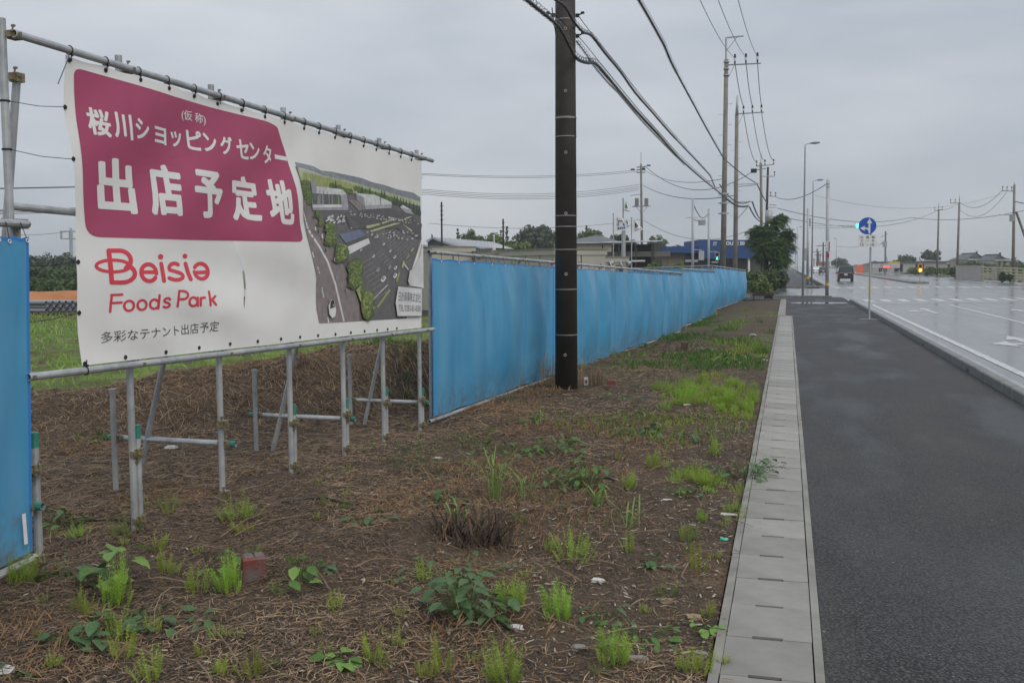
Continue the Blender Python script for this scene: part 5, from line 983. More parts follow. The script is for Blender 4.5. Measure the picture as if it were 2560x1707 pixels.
for k in range(14):   # standing seams on the roof
    a, b2 = A.lerp(rid, (k + .5) / 14), Er.lerp(Er2, (k + .5) / 14); m = MB(); m.tube([a + Vector((0, 0, .02)), b2 + Vector((0, 0, .02))], .02, 4); m.build('roof_seam', ROOFG, o)
m = MB(); m.tube([z7b(1212, 440, 80), z7b(1212, 205, 80)], .045, 6); m.box(z7b(1212, 200, 80), (.14, .14, .14)); m.box(z7b(1212, 432, 80), (.22, .22, .3)); tag(m.build('vent_pipe', WHITEP, None, z7b(1212, 440, 80)), 'thin white vent pipe standing in front of the warehouse roof', 'vent pipe')
# hip-roof house
def hip_house(label, uL, uR, vE, vA, vB, d, wall, roof, apex=(.42, .58), depth=7.0, zb=0, irimoya=False, windows=1, group=None, rot=0):
    L = at_d(uL, vE, d); R = at_d(uR, vE, d); ex = Vector((R.x - L.x, R.y - L.y, 0)); W_ = ex.length; ex.normalize(); ey = Vector((-ex.y, ex.x, 0)); ze = (L.z + R.z) / 2; za = at_d((uL + uR) / 2, vA, d).z
    g = Vector((L.x, L.y, zb)); o = thing('house', label, 'house', g + ex * W_ / 2, group); T = lambda x, y, z: Vector((L.x, L.y, 0)) + ex * (x * W_) + ey * y + Vector((0, 0, z))
    m = MB(); c4 = [T(0, 0, ze), T(1, 0, ze), T(1, depth, ze), T(0, depth, ze)]
    if not irimoya:
        r0_, r1_ = T(apex[0], depth / 2, za), T(apex[1], depth / 2, za); quadmesh(m, [c4[0], c4[1], r1_, r0_]); quadmesh(m, [c4[2], c4[3], r0_, r1_]); quadmesh(m, [c4[1], c4[2], r1_]); quadmesh(m, [c4[3], c4[0], r0_])
    else:
        zm = ze + (za - ze) * .45; k = [T(.24, depth * .24, zm), T(.76, depth * .24, zm), T(.76, depth * .76, zm), T(.24, depth * .76, zm)]
        for i in range(4): quadmesh(m, [c4[i], c4[(i + 1) % 4], k[(i + 1) % 4], k[i]])
        ra, rb = T(.5, depth * .16, za), T(.5, depth * .84, za); el, er = T(.18, depth * .16, zm - .1), T(.82, depth * .16, zm - .1); bl_, br2 = T(.18, depth * .84, zm - .1), T(.82, depth * .84, zm - .1)
        quadmesh(m, [ra, rb, bl_, el]); quadmesh(m, [ra, er, br2, rb])
    quadmesh(m, c4); rf = m.build('roof', roof, o, fix=False)
    if irimoya:
        m = MB(); quadmesh(m, [T(.27, depth * .2, zm), T(.73, depth * .2, zm), T(.5, depth * .2, za - .15)]); m.build('gable', wall, o, fix=False); m = MB(); m.tube([ra, rb], .16, 6); m.box(ra + Vector((0, 0, .12)), (.3, .3, .5)); m.build('ridge_tile', roof, rf)
    else: m = MB(); m.tube([r0_, r1_], .1, 6); m.build('ridge_tile', roof, rf)
    m = MB(); m.tube([c4[0] - Vector((0, 0, .07)), c4[1] - Vector((0, 0, .07))], .07, 5); m.build('gutter_pipe', STEELF, o)
    wi = .06; m = MB(); q = [T(wi, depth * wi, 0), T(1 - wi, depth * wi, 0), T(1 - wi, depth * (1 - wi), 0), T(wi, depth * (1 - wi), 0)]
    for i in range(4): a, b2 = q[i], q[(i + 1) % 4]; quadmesh(m, [Vector((a.x, a.y, zb - .3)), Vector((b2.x, b2.y, zb - .3)), Vector((b2.x, b2.y, ze)), Vector((a.x, a.y, ze))])
    m.build('wall', wall, o, fix=False)
    for i in range(windows):
        x = .2 + .6 * (i + .5) / windows; m = MB(); Rm = Matrix(((ex.x, ey.x, 0), (ex.y, ey.y, 0), (0, 0, 1))); hw = min(1.6, W_ * .12); zz = zb + (ze - zb) * .62
        m.box(T(x, depth * wi - .03, zz), (hw + .16, .06, 1.2), 0, Rm); f_ = m.build('window', BEIGED, o); m = MB(); m.box(T(x, depth * wi - .065, zz), (hw, .02, 1.04), 0, Rm); m.build('pane', GLASS, f_)
    return o
hip_house('cream house with a dark slate hip roof behind the site offices', 1398, 1553, 606, 587, 660, 112, CREAM, TILE, (.60, .72), 7, -.1, windows=2)
z8 = lambda x, y, d: at_d(1400 + x / 7.127, 480 + y / 7.127, d)
o = thing('open_shed', 'dark open-fronted shed with a corrugated roof edge behind the flags', 'shed', fl(z8(1140, 1100, 96))); a, b2 = z8(700, 908, 96), z8(1660, 890, 96); ex = (b2 - a); W_ = ex.length; back = Vector((0, 7, .25))
m = MB(); n = 60
vs = []
for i in range(n + 1): q = a.lerp(b2, i / n) + Vector((0, 0, .07 * (i % 2))); vs += [q, q + back]
m.add(vs, [(2 * i, 2 * i + 2, 2 * i + 3, 2 * i + 1) for i in range(n)]); m.build('corrugated_roof', ROOFG, o, fix=False)
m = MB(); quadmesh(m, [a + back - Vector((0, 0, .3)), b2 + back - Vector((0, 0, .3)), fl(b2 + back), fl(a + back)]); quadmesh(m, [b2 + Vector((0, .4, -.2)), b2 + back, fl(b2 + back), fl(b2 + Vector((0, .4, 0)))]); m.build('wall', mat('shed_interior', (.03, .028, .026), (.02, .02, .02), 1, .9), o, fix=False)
m = MB(); [m.tube([fl(a.lerp(b2, k)), a.lerp(b2, k) - Vector((0, 0, .1))], .08, 5) for k in (.06, .36, .68, .98)]; m.build('shed_post', WOODP, o)
m = MB(); q = z8(1090, 1110, 97.5); m.box(q, (9.5, .3, .5)); m.build('stored_stack', mat('stack_grey', (.13, .125, .11), rough=.8), o); m = MB(); m.box(z8(1390, 1228, 95), (1.3, .5, .14)); m.build('white_beam', WHITEP, o)
# blue shop
NAVY = mat('shop_blue_fascia', (.008, .048, .17), (.010, .058, .20), .5, .6); TAUPE = mat('taupe_shutter', (.20, .165, .12), (.16, .13, .10), .8, .7)
z7 = lambda x, y, d: at_d(1560 + x / 5.345, 480 + y / 5.345, d); D5 = 104
o = thing('shop', 'blue car shop with a tall sign fascia and white lettering across the side street', 'shop', fl(z7(1000, 900, D5)))
def wallq(m, x0_, x1_, y0, y1, d, th=.5, mi=0):
    P = [z7(x0_, y0, d), z7(x1_, y0, d), z7(x1_, y1, d), z7(x0_, y1, d)]; fw = (RM @ Vector((0, 0, -1))); fw.z = 0; fw = fw.normalized() * th; m.add(P + [p_ + fw for p_ in P], [(0, 1, 2, 3), (4, 7, 6, 5), (0, 4, 5, 1), (1, 5, 6, 2), (2, 6, 7, 3), (3, 7, 4, 0)], mi)
m = MB(); wallq(m, 300, 1002, 728, 815, D5 + .3, 9); m.build('low_fascia', NAVY, o, fix=False); m = MB(); wallq(m, 1000, 1840, 640, 888, D5, 9); m.build('sign_fascia', NAVY, o, fix=False)
m = MB(); wallq(m, 330, 800, 818, 1080, D5 + 1.0, 7); m.build('taupe_wall', TAUPE, o, fix=False); m = MB(); wallq(m, 800, 1840, 890, 1080, D5 + 3, 4); m.build('shopfront', mat('shopfront_dark', (.06, .055, .05), (.10, .09, .08), .6, .3), o, fix=False)
m = MB(); wallq(m, 575, 582, 818, 1080, D5 + .95, .1); m.build('shutter_joint', GRID, o, fix=False); m = MB(); wallq(m, 1658, 1684, 888, 1080, D5 + .2, .5); m.build('white_column', WHITEP, o, fix=False); m = MB(); wallq(m, 820, 990, 905, 935, D5 - .5, .1); wallq(m, 1170, 1260, 930, 945, D5 - .5, .1); m.build('rail', STEELF, o, fix=False)
m = MB(); fwv = RM @ Vector((0, 0, -1))
for body, x0_, x1_, y0, y1, bo in (('car', 1190, 1248, 668, 690, .02), ('PIT', 1190, 1240, 698, 717, .02), ('ROUTE 50', 1326, 1612, 660, 712, .045)):
    V, Pf = text_polys(body, bo, 1.0); m.add([z7(x0_ + (x1_ - x0_) * a, y1 + (y0 - y1) * b_, D5 - .03) for a, b_ in V], Pf)
m.build('sign_lettering', WHITEP, o, fix=False)

# flags on the site
FLAG = mat('white_flag_cloth', (.75, .75, .73), rough=.7, transl=.2)
def flag(label, u, vt, vb, d, poly_, marks, rp=.03, base_fat=None):
    p = at_d(u, vb, d); p.z = -.1; q = at_d(u, vt, d); o = thing('flag', label, 'flag', p, 'white flags on poles behind the fence'); m = MB(); m.tube([p, q], rp, 8); m.box(q, (.09, .09, .06)); m.build('pole', STEELF, o)
    if base_fat: m = MB(); m.tube([p, at_d(u + 1, base_fat, d)], .13, 8); m.build('support_column', STEELF, o)
    bm_ = MB(); dd = d - .1; tl_, tr_2, br3, bl2 = [np.array(k) for k in poly_]; n, r = 12, 8; vs = []
    cam_f = RM @ Vector((0, 0, -1))
    def fp(a, b_, off=0): q_ = (tl_ * (1 - a) + tr_2 * a) * (1 - b_) + (bl2 * (1 - a) + br3 * a) * b_; return at_d(q_[0], q_[1], dd) + Vector((0, 0, 0)) + cam_f * (.10 * math.sin(a * 7 + b_ * 2) * a - off * 2.5)
    for j in range(r + 1): vs += [fp(i / n, j / r) for i in range(n + 1)]
    bm_.add(vs, [(j * (n + 1) + i, j * (n + 1) + i + 1, (j + 1) * (n + 1) + i + 1, (j + 1) * (n + 1) + i) for j in range(r) for i in range(n)]); bm_.build('cloth', FLAG, o, smooth=True, fix=False)
    for nm, mm, pls in marks:
        m = MB()
        for P in pls: m.add([fp(a, b_, .02) for a, b_ in P], [tuple(range(len(P)))])
        m.build(nm, mm, o, fix=False)
    return o
z8p = lambda L: [(1400 + x / 7.127, 480 + y / 7.127) for x, y in L]
FB = mat('flag_blue', (.03, .12, .45), rough=.6); FN = mat('flag_navy', (.02, .03, .12), rough=.6); FG = mat('flag_green', (.03, .15, .05), rough=.6)
bars = lambda x0_, x1_, y, n, h_=.05: [[(x0_ + (x1_ - x0_) * i / n, y), (x0_ + (x1_ - x0_) * (i + .7) / n, y), (x0_ + (x1_ - x0_) * (i + .7) / n, y + h_), (x0_ + (x1_ - x0_) * i / n, y + h_)] for i in range(n)]
flag('white flag with a blue digger emblem and black characters', 1533.3, 535, 690, 60, z8p([(965, 440), (1130, 465), (1195, 665), (965, 708)]), [('digger_emblem', FB, [[(.28, .42), (.92, .42), (.95, .68), (.28, .66)]]), ('digger_boom', FN, [[(.25, .05), (.32, .08), (.40, .28), (.75, .22), (.85, .38), (.78, .40), (.70, .30), (.36, .38)]]), ('flag_characters', FN, bars(.28, .95, .76, 4, .14))])
flag('highest white flag with a green fir tree emblem', 1558, 497, 690, 62, z8p([(1140, 165), (1205, 180), (1250, 355), (1140, 345)]), [('fir_tree_emblem', FG, [[(.42, .2), (.65, .5), (.52, .5), (.75, .68), (.15, .68), (.32, .5), (.22, .5)]]), ('flag_characters', FN, bars(.08, .95, .88, 7, .06))], .045, 577)
flag('white flag with a dark blue arch emblem, rightmost of the flags', 1579, 545, 690, 58, z8p([(1283, 505), (1365, 530), (1490, 665), (1290, 725)]), [('arch_emblem', FN, [[(.30, .62), (.45, .22), (.60, .2), (.75, .55), (.62, .6), (.52, .4), (.45, .75)]]), ('flag_characters', FN, bars(.15, .9, .84, 9, .06))])
flag('white flag half hidden behind the digger flag', 1561, 553, 690, 64, z8p([(1160, 480), (1210, 490), (1268, 612), (1170, 650)]), [('grey_emblem', GREYP, [[(.2, .25), (.5, .22), (.6, .6), (.35, .62)]]), ('flag_characters', FN, bars(.2, .95, .82, 5, .07))])

# ------------------------------------------------------------------ trees
def crown(m, c_, rad, nclump, nleaf, size, seed, flat=.8, droop=0, shell=.55):
    r_ = np.random.RandomState(seed); c_ = np.array(c_); V = []; 
    cen = r_.normal(size=(nclump, 3)); cen /= np.linalg.norm(cen, axis=1)[:, None]; cen *= (shell + (1 - shell) * r_.rand(nclump, 1)) * r_.choice([1, 1, .6], size=(nclump, 1)); cen[:, 2] = np.abs(cen[:, 2]) * np.where(r_.rand(nclump) < .75, 1, -.7)
    cen = cen * np.array(rad) * .82
    cr = np.array(rad).mean() * (.24 + .22 * r_.rand(nclump))
    k = r_.randint(0, nclump, nleaf); d = r_.normal(size=(nleaf, 3)); d /= np.linalg.norm(d, axis=1)[:, None]; p = c_ + cen[k] + d * (cr[k] * (.45 + .6 * r_.rand(nleaf)))[:, None] * np.array((1, 1, flat))
    n = d + r_.normal(size=(nleaf, 3)) * .6 + np.array((0, 0, .5)); n /= np.linalg.norm(n, axis=1)[:, None]
    a = np.cross(n, r_.normal(size=(nleaf, 3))); a /= np.linalg.norm(a, axis=1)[:, None]; b_ = np.cross(n, a); s = (size * (.6 + .8 * r_.rand(nleaf)))[:, None]
    V = np.stack([p - a * s, p - b_ * s * .6, p + a * s, p + b_ * s * .6], 1).reshape(-1, 3); Fq = np.arange(nleaf * 4).reshape(-1, 4); return V, Fq
LEAF = {'dark': leafmat('dark_foliage', (.022, .042, .014), (.050, .085, .025), .55), 'mid': leafmat('mid_foliage', (.035, .07, .016), (.085, .14, .03), .5), 'light': leafmat('light_foliage', (.06, .11, .02), (.14, .19, .04), .5), 'hazy': leafmat('hazed_foliage', (.04, .065, .034), (.07, .10, .05), .4), 'rust': leafmat('rusty_foliage', (.16, .10, .05), (.14, .15, .05), .6)}  # the hazy entry has distance haze mixed into its leaf colour
BARK = mat('bark', (.06, .045, .035), (.035, .028, .022), 6, .9)
def tree(label, u, vtop, d, width_px, zb=0, col='mid', nleaf=1500, seed=1, conif=False, vbot=None, group=None, size=None, name='tree', cat='tree', nclump=26):
    top = at_d(u, vtop, d); p = Vector((top.x, top.y, zb)); W_ = width_px * d / F / 2; o = thing(name, label, cat, p, group); H = top.z - zb; cb = -.45 * H if cat == 'bush' else (at_d(u, vbot, d).z - zb) if vbot else H * .15
    m = MB(); m.tube([p - Vector((0, 0, .3)), p + Vector((.1, 0, H * .35)), p + Vector((0, .05, H * .85))], [max(.06, H * .028), max(.05, H * .02), .03], 7)
    rr = random.Random(seed)
    for i in range(4): a = rr.uniform(0, 6.28); z = H * rr.uniform(.25, .6); m.tube([p + Vector((0, 0, z)), p + Vector((math.cos(a) * W_ * .55, math.sin(a) * W_ * .55, z + H * .2))], [H * .012 + .02, .02], 5)
    (m.build('trunk', BARK, o) if cat == 'tree' else m.build('stem', BARK, o))
    hz_ = (H - cb) / 2; sz = size or max(.14, W_ * .10)
    if conif:
        Vs, Fs = [], []; k0 = 0
        for i in range(6):
            f = i / 5; V, Fq = crown(None, (p.x, p.y, zb + cb + (H - cb) * (.08 + .84 * f)), (W_ * (1.05 - .85 * f), W_ * (1.05 - .85 * f), (H - cb) * .12), 10, max(60, int(nleaf / 6 * (1.2 - .8 * f))), sz, seed * 10 + i); Vs.append(V); Fs.append(Fq + k0); k0 += len(V)
        V, Fq = np.concatenate(Vs), np.concatenate(Fs)
    else: V, Fq = crown(None, (p.x, p.y, zb + cb + hz_), (W_, W_, hz_), nclump, nleaf, sz, seed)
    V = V - np.array(p); me = npmesh('crown', V, Fq, LEAF[col]); c2 = bpy.data.objects.new('crown', me); COL.objects.link(c2); c2.parent = o; return o
TG = 'trees behind the building site'
tree('conifer with a pointed top left of the warehouse ridge trees', 1144, 572, 150, 20, 0, 'hazy', 900, 1, True, 625, TG); tree('small far conifer above the warehouse gable', 1080, 586, 160, 14, 0, 'hazy', 400, 2, True, None, TG)
tree('rounded green tree behind the middle of the warehouse roof', 1185, 570, 140, 62, 0, 'mid', 2200, 3, vbot=640, group=TG); tree('paler round tree right of the thin wooden pole', 1232, 577, 132, 66, 0, 'light', 2200, 4, vbot=645, group=TG); tree('tall narrow conifer rising behind the wooden pole', 1267, 565, 150, 22, 0, 'dark', 1100, 5, True, 640, TG)
tree('low bright tree at the foot of the big dark tree', 1293, 598, 120, 80, 0, 'light', 2000, 6, vbot=655, group=TG); tree('second small conifer just left of the wooden pole', 1252, 575, 152, 16, 0, 'dark', 700, 7, True, None, TG); tree('big dark hazy tree left of the main pole', 1345, 566, 165, 120, 0, 'hazy', 4200, 8, vbot=650, group=TG, nclump=48); tree('far round tree peeping past the right side of the warehouse', 1160, 585, 120, 60, 0, 'mid', 1400, 9, vbot=650, group=TG)
tree('spiky conifer top just right of the main pole', 1466, 565, 150, 18, 0, 'dark', 600, 10, True, 600, TG); tree('broad dark tree behind the cream house roof', 1478, 575, 145, 90, 0, 'mid', 2600, 11, vbot=640, group=TG, nclump=36); tree('dark tree between the flags and the shed roof', 1552, 578, 140, 60, 0, 'dark', 2200, 12, vbot=640, group=TG); tree('small dark tree right of the flag poles', 1580, 597, 138, 40, 0, 'dark', 900, 13, vbot=640, group=TG)
tree('rusty brown and green tree above the blue shop roof', 1632, 583, 150, 26, 0, 'rust', 900, 14, vbot=640, group=TG); tree('yellowish green tree above the blue shop roof', 1652, 585, 150, 38, 0, 'light', 1200, 15, vbot=640, group=TG); tree('low dark trees at the left end of the tall blue fascia', 1695, 606, 160, 40, 0, 'dark', 900, 16, vbot=650, group=TG); tree('dark far tree just left of the pedestrian signal pole', 1720, 606, 165, 26, 0, 'dark', 600, 17, vbot=650, group=TG)
# trees and bank at far left
LG = 'trees beyond the field on the left'
for i, (u, v, w_, d, c_) in enumerate(((65, 628, 70, 150, 'hazy'), (105, 624, 60, 165, 'hazy'), (150, 627, 60, 155, 'hazy'), (190, 634, 60, 150, 'hazy'), (80, 656, 80, 118, 'dark'), (130, 668, 60, 112, 'mid'), (175, 664, 60, 116, 'mid'), (20, 636, 70, 140, 'hazy'))):
    tree(('grey-green wood edge tree left of the mobile mast, outermost', 'grey-green tree with the highest crown behind the field', 'grey-green tree just left of the mast foot', 'grey-green tree partly behind the banner edge', 'dark spreading tree in front of the wood behind the field', 'brighter tree below the mast, middle of the row', 'brighter tree touching the banner edge', 'grey-green tree hidden partly by the blue sheet')[i], u, v, d, w_ * 1.25, .2, c_, 2000, 50 + i, vbot=715 if i < 4 else 725, group=LG)
for i, (u, d) in enumerate(((60, 84), (95, 82), (130, 83), (165, 82), (200, 84))):
    tree(('leafy vine-covered bush', 'leafy vine-covered bush', 'leafy vine-covered bush', 'leafy vine-covered bush', 'leafy vine-covered bush')[i] + (' next to the blue sheet', ' above the left end of the pipe stack', ' above the middle of the pipe stack', ' above the pipe ends', ' beside the banner edge')[i], u, 695, d, 66, .1, 'mid', 2200, 70 + i, vbot=740, group='bushes behind the orange earth bank', name='bush', cat='bush', size=.22)
mst = at_d(177, 640, 210); o = thing('mobile_mast', 'slim mobile phone mast with a square antenna cage above the trees', 'mast', (mst.x, mst.y, .2)); zt = lambda y: at_d(177, 560 + y / 3.92, 210)
m = MB(); m.tube([(mst.x, mst.y, 0), zt(40)], [.5, .25], 8); m.build('mast_pole', STEELF, o); m = MB()
for y in (72, 145): c_ = zt(y); [m.tube([c_ + Vector((a, b_, 0)), c_ + Vector((a2, b3, 0))], .09, 4) for a, b_, a2, b3 in ((-1.3, -1.3, 1.3, -1.3), (1.3, -1.3, 1.3, 1.3), (1.3, 1.3, -1.3, 1.3), (-1.3, 1.3, -1.3, -1.3))]
for a, b_ in ((-1.3, -1.3), (1.3, -1.3), (1.3, 1.3), (-1.3, 1.3)): m.box(zt(108) + Vector((a, b_, 0)), (.32, .32, 1.7))
m.build('antenna_cage', STEELF, o)
span('thin line from the mobile mast leftwards behind the blue sheet', at_d(168, 579, 205), at_d(20, 587, 190), .3, .04)
# orange earth bank and stacked pipes
OR = mat('orange_clay', (.42, .17, .065), (.33, .13, .05), .8, .9, bump=.05, bscale=3); a = at_d(-60, 740, 60); b2 = at_d(320, 740, 64); ex = (b2 - a); ex.z = 0; L = ex.length; ex.normalize(); ey = Vector((-ex.y, ex.x, 0))
m = MB(); vs = []; nx_, ny_ = 40, 10
zt0 = at_d(100, 731, 60).z
for i in range(nx_ + 1):
    for j in range(ny_ + 1):
        x, y = i / nx_ * L, j / ny_ * 5 - 1.2; q = Vector((a.x, a.y, 0)) + ex * x + ey * y; h_ = (zt0 + .4) * math.sin(math.pi * min(1, max(0, j / ny_))) ** .7 + .12 * fbm(np.array([x * .8]), np.array([y * .8]), 3, 44)[0]; vs.append((q.x, q.y, -.4 + h_))
m.add(vs, [(i * (ny_ + 1) + j, (i + 1) * (ny_ + 1) + j, (i + 1) * (ny_ + 1) + j + 1, i * (ny_ + 1) + j + 1) for i in range(nx_) for j in range(ny_)]); kind(m.build('earth_bank', OR, smooth=True), 'structure')
PIPE = mat('grey_pvc_pipe', (.22, .24, .26), (.18, .19, .21), 1, .4); tgt = at_d(40 + 300 / 3.92, 779, 45); R_p = .093; n_in = Vector((.94, .34, 0)).normalized(); axv = Vector((-.80, .60, 0)).normalized()
c_ = RM @ Vector((1, 0, 0)); c_.z = 0; c_.normalize(); fw = RM @ Vector((0, 0, -1)); fw.z = 0; fw.normalize(); axv = (-c_ * .93 + fw * .37).normalized(); stp = (c_ * .97 + fw * .24).normalized() * .275
pt = MB(); pt.tube([Vector((0, 0, 0)), axv * 4.0], R_p, 14, hollow=3.5); po = pt.build('drain_pipe', PIPE); pme = po.data; bpy.data.objects.remove(po)
zg = at_d(100, 782, 45).z + R_p
rows = []
for row in range(3):
    for k in range(9):
        q = Vector((tgt.x, tgt.y, zg + row * .178)) + stp * (k + .5 * (row % 2) * (0 if row == 0 else 1)) ; rows.append((q, row, k))
for q, row, k in rows:
    o = bpy.data.objects.new('drain_pipe', pme); COL.objects.link(o); o.location = q; WORLD[o] = q
    tag(o, 'grey drain pipe in the %s row of the stack, number %s from the left' % (('bottom', 'middle', 'top')[row], ('one', 'two', 'three', 'four', 'five', 'six', 'seven', 'eight', 'nine')[k]), 'pipe', 'grey drain pipes stacked in the field')

# big drooping tree by the corner: branches with pinnate fronds
TB = at_d(1915, 690, 80); TB.z = 0; o = thing('sumac_tree', 'dark leafy tree with feather-shaped leaves at the side street corner', 'tree', TB)
rr = random.Random(99); m = MB(); V = []
m.tube([TB - Vector((0, 0, .3)), at_d(1918, 640, 80), at_d(1924, 590, 80), at_d(1940, 555, 80)], [.16, .12, .08, .03], 8)
for (u, v, r_px) in ((1952, 548, 17), (1938, 560, 18), (1890, 580, 22), (1968, 590, 22), (1924, 582, 30), (1884, 608, 15), (1905, 612, 30), (1944, 622, 32), (1972, 616, 15), (1906, 640, 22), (1946, 652, 28), (1962, 645, 16), (1896, 598, 20)):
    dd = 80 + rr.uniform(-1.2, 1.2); c_ = at_d(u, v, dd); R0 = r_px * 80 / F; m.tube([at_d(1920, min(680, v + 55), 80), at_d((1920 + u) / 2, v + 22, dd), c_], [.06, .04, .015], 5)
    for i in range(int(10 + 85 * R0 * R0)):
        d0 = Vector((rr.gauss(0, 1), rr.gauss(0, 1), rr.gauss(.25, .8))).normalized(); e = c_ + d0 * R0 * rr.uniform(.15, .75); m.tube([c_, e], [.012, .006], 4)
        for k in range(5):
            a = rr.uniform(0, 6.28); dr = (d0 * .9 + Vector((math.cos(a), math.sin(a), rr.uniform(-.1, .5))) * .9).normalized(); Lf = rr.uniform(.34, .58); sd = dr.cross(Vector((0, 0, 1))); sd = sd.normalized() if sd.length > .1 else Vector((1, 0, 0))
            for j in range(8):
                t_ = (j + 1) / 8; q = e + dr * (Lf * t_) - Vector((0, 0, Lf * .45 * t_ * t_)); tan = (dr - Vector((0, 0, .9 * t_))).normalized(); ll = .17 * (1 - .4 * t_)
                for s_ in (-1, 1): tip = q + sd * s_ * ll + tan * .06 - Vector((0, 0, .06)); V += [q, q + (tip - q) * .45 + tan * .034, tip, q + (tip - q) * .45 - tan * .034]
m.build('trunk', BARK, o)
V = np.array([tuple(v) for v in V]) - np.array(TB); me = npmesh('crown', V, np.arange(len(V)).reshape(-1, 4), leafmat('sumac_foliage', (.038, .084, .026), (.09, .16, .042), .9)); c2 = bpy.data.objects.new('crown', me); COL.objects.link(c2); c2.parent = o
BG = 'bushes along the side street'
for i, (u, v, w_, d, c_, lab) in enumerate(((1885, 668, 50, 74, 'mid', 'green roadside bush beside the end of the blue fence'), (1925, 666, 60, 78, 'mid', 'wide green bush below the drooping tree'), (1955, 672, 36, 84, 'dark', 'darker bush at the right foot of the drooping tree'), (1905, 686, 60, 71, 'light', 'low grassy bush at the side street edge'), (1640, 645, 50, 84, 'light', 'yellow-green bush in front of the taupe shop wall'), (1700, 645, 46, 84, 'light', 'yellow-green bush left of the signal poles'), (1662, 655, 40, 80, 'mid', 'low bush between the two yellow-green ones'), (1632, 632, 30, 90, 'mid', 'climbing shrub on the left end of the taupe wall'))):
    tree(lab, u, v, d, w_ * 1.15, -.1 if i < 4 else -.1, c_, 1500, 120 + i, vbot=712 if i < 4 else 690, group=BG, name='bush', cat='bush', size=.12)

# ------------------------------------------------------------------ right-hand side in the distance
D_ = 128
WALLC = mat('pale_concrete_wall', (.44, .41, .38), (.37, .345, .32), .5, .8)
a, b2 = z8b(1695, 965, D_), z8b(1945, 975, D_ - 12); o = thing('concrete_wall', 'pale low concrete wall left of the yellow railing', 'wall', (a.x, a.y, .3)); ex = b2 - a; ex.z = 0
m = MB(); zt_ = z8b(1695, 890, D_).z; Rm = Matrix(((ex.normalized().x, -ex.normalized().y, 0), (ex.normalized().y, ex.normalized().x, 0), (0, 0, 1))); m.box(((a.x + b2.x) / 2, (a.y + b2.y) / 2, (zt_ + .1) / 2), (ex.length, .3, zt_ + .1 - 0), 0, Rm); m.build('wall_body', WALLC, o)
m = MB(); m.box(((a.x + b2.x) / 2, (a.y + b2.y) / 2, zt_ + .14), (ex.length + .05, .4, .08), 0, Rm); m.build('coping', WALLC, o)
YR = mat('cream_yellow_railing', (.42, .40, .26), rough=.6); c_ = z8b(2420, 1000, D_ - 38); p0 = Vector((b2.x, b2.y, .35)); p1 = Vector((c_.x, c_.y, .25)); o = thing('railing', 'cream yellow bridge railing at the right frame edge', 'railing', p0)
for k in range(4): m = MB(); m.tube([p0 + Vector((0, 0, .25 + .3 * k)), p1 + Vector((0, 0, .25 + .3 * k))], .07, 5); m.build('rail', YR, o)
for k in range(9): q = p0.lerp(p1, k / 8); m = MB(); m.box(q + Vector((0, 0, .55)), (.2, .2, 1.35)); m.build('post', YR, o)
c_ = p0.lerp(p1, .42); m = MB(); m.box(c_ + Vector((.3, .6, .5)), (6, .3, 1.3), 0, Rm); tag(m.build('concrete_wall', WALLC, None, c_), 'short pale wall panel behind the yellow railing', 'wall')
IR = mat('tiled_roof_grey', (.10, .105, .115), (.07, .075, .08), 1.2, .5)
hip_house('house with a hipped grey tile roof above the hedge, left of the two', 2421, 2479, 649, 633, 668, 190, CREAM, IR, depth=9, zb=.6, irimoya=True, windows=2); hip_house('house with pale walls and a tile roof behind the rightmost pole', 2487, 2530, 650.5, 636.5, 668, 175, WALLC, IR, depth=8, zb=.6, irimoya=True, windows=2)
hip_house('low tiled house behind the dome-shaped tree', 2308, 2376, 658, 650, 672, 210, WALLC, IR, depth=8, zb=.5, windows=1); hip_house('low tiled house beside the far utility pole', 2186, 2222, 661, 652.5, 675, 215, CREAM, IR, depth=8, zb=.4, windows=1); hip_house('tiny grey house beyond the orange barrier', 2142, 2162, 666, 661.5, 676, 300, WALLC, IR, depth=8, zb=0, windows=1)
p = z8b(1215, 900, 205); o = thing('grey_shed', 'long flat grey shed in front of the dark hedge at right', 'shed', (p.x, p.y, .4)); m = MB(); m.box((p.x, p.y, 1.3), (14, 4, 2.0)); m.build('wall', WALLC, o); m = MB(); m.box((p.x, p.y, 2.4), (14.6, 4.6, .22)); m.build('roof', IR, o); m = MB(); [m.box((p.x + k, p.y - 2.02, 1.2), (1.6, .06, 1.5)) for k in (-5, -2, 2)]; m.build('opening', DARKHOLE, o)
RG = 'trees and hedges right of the road'
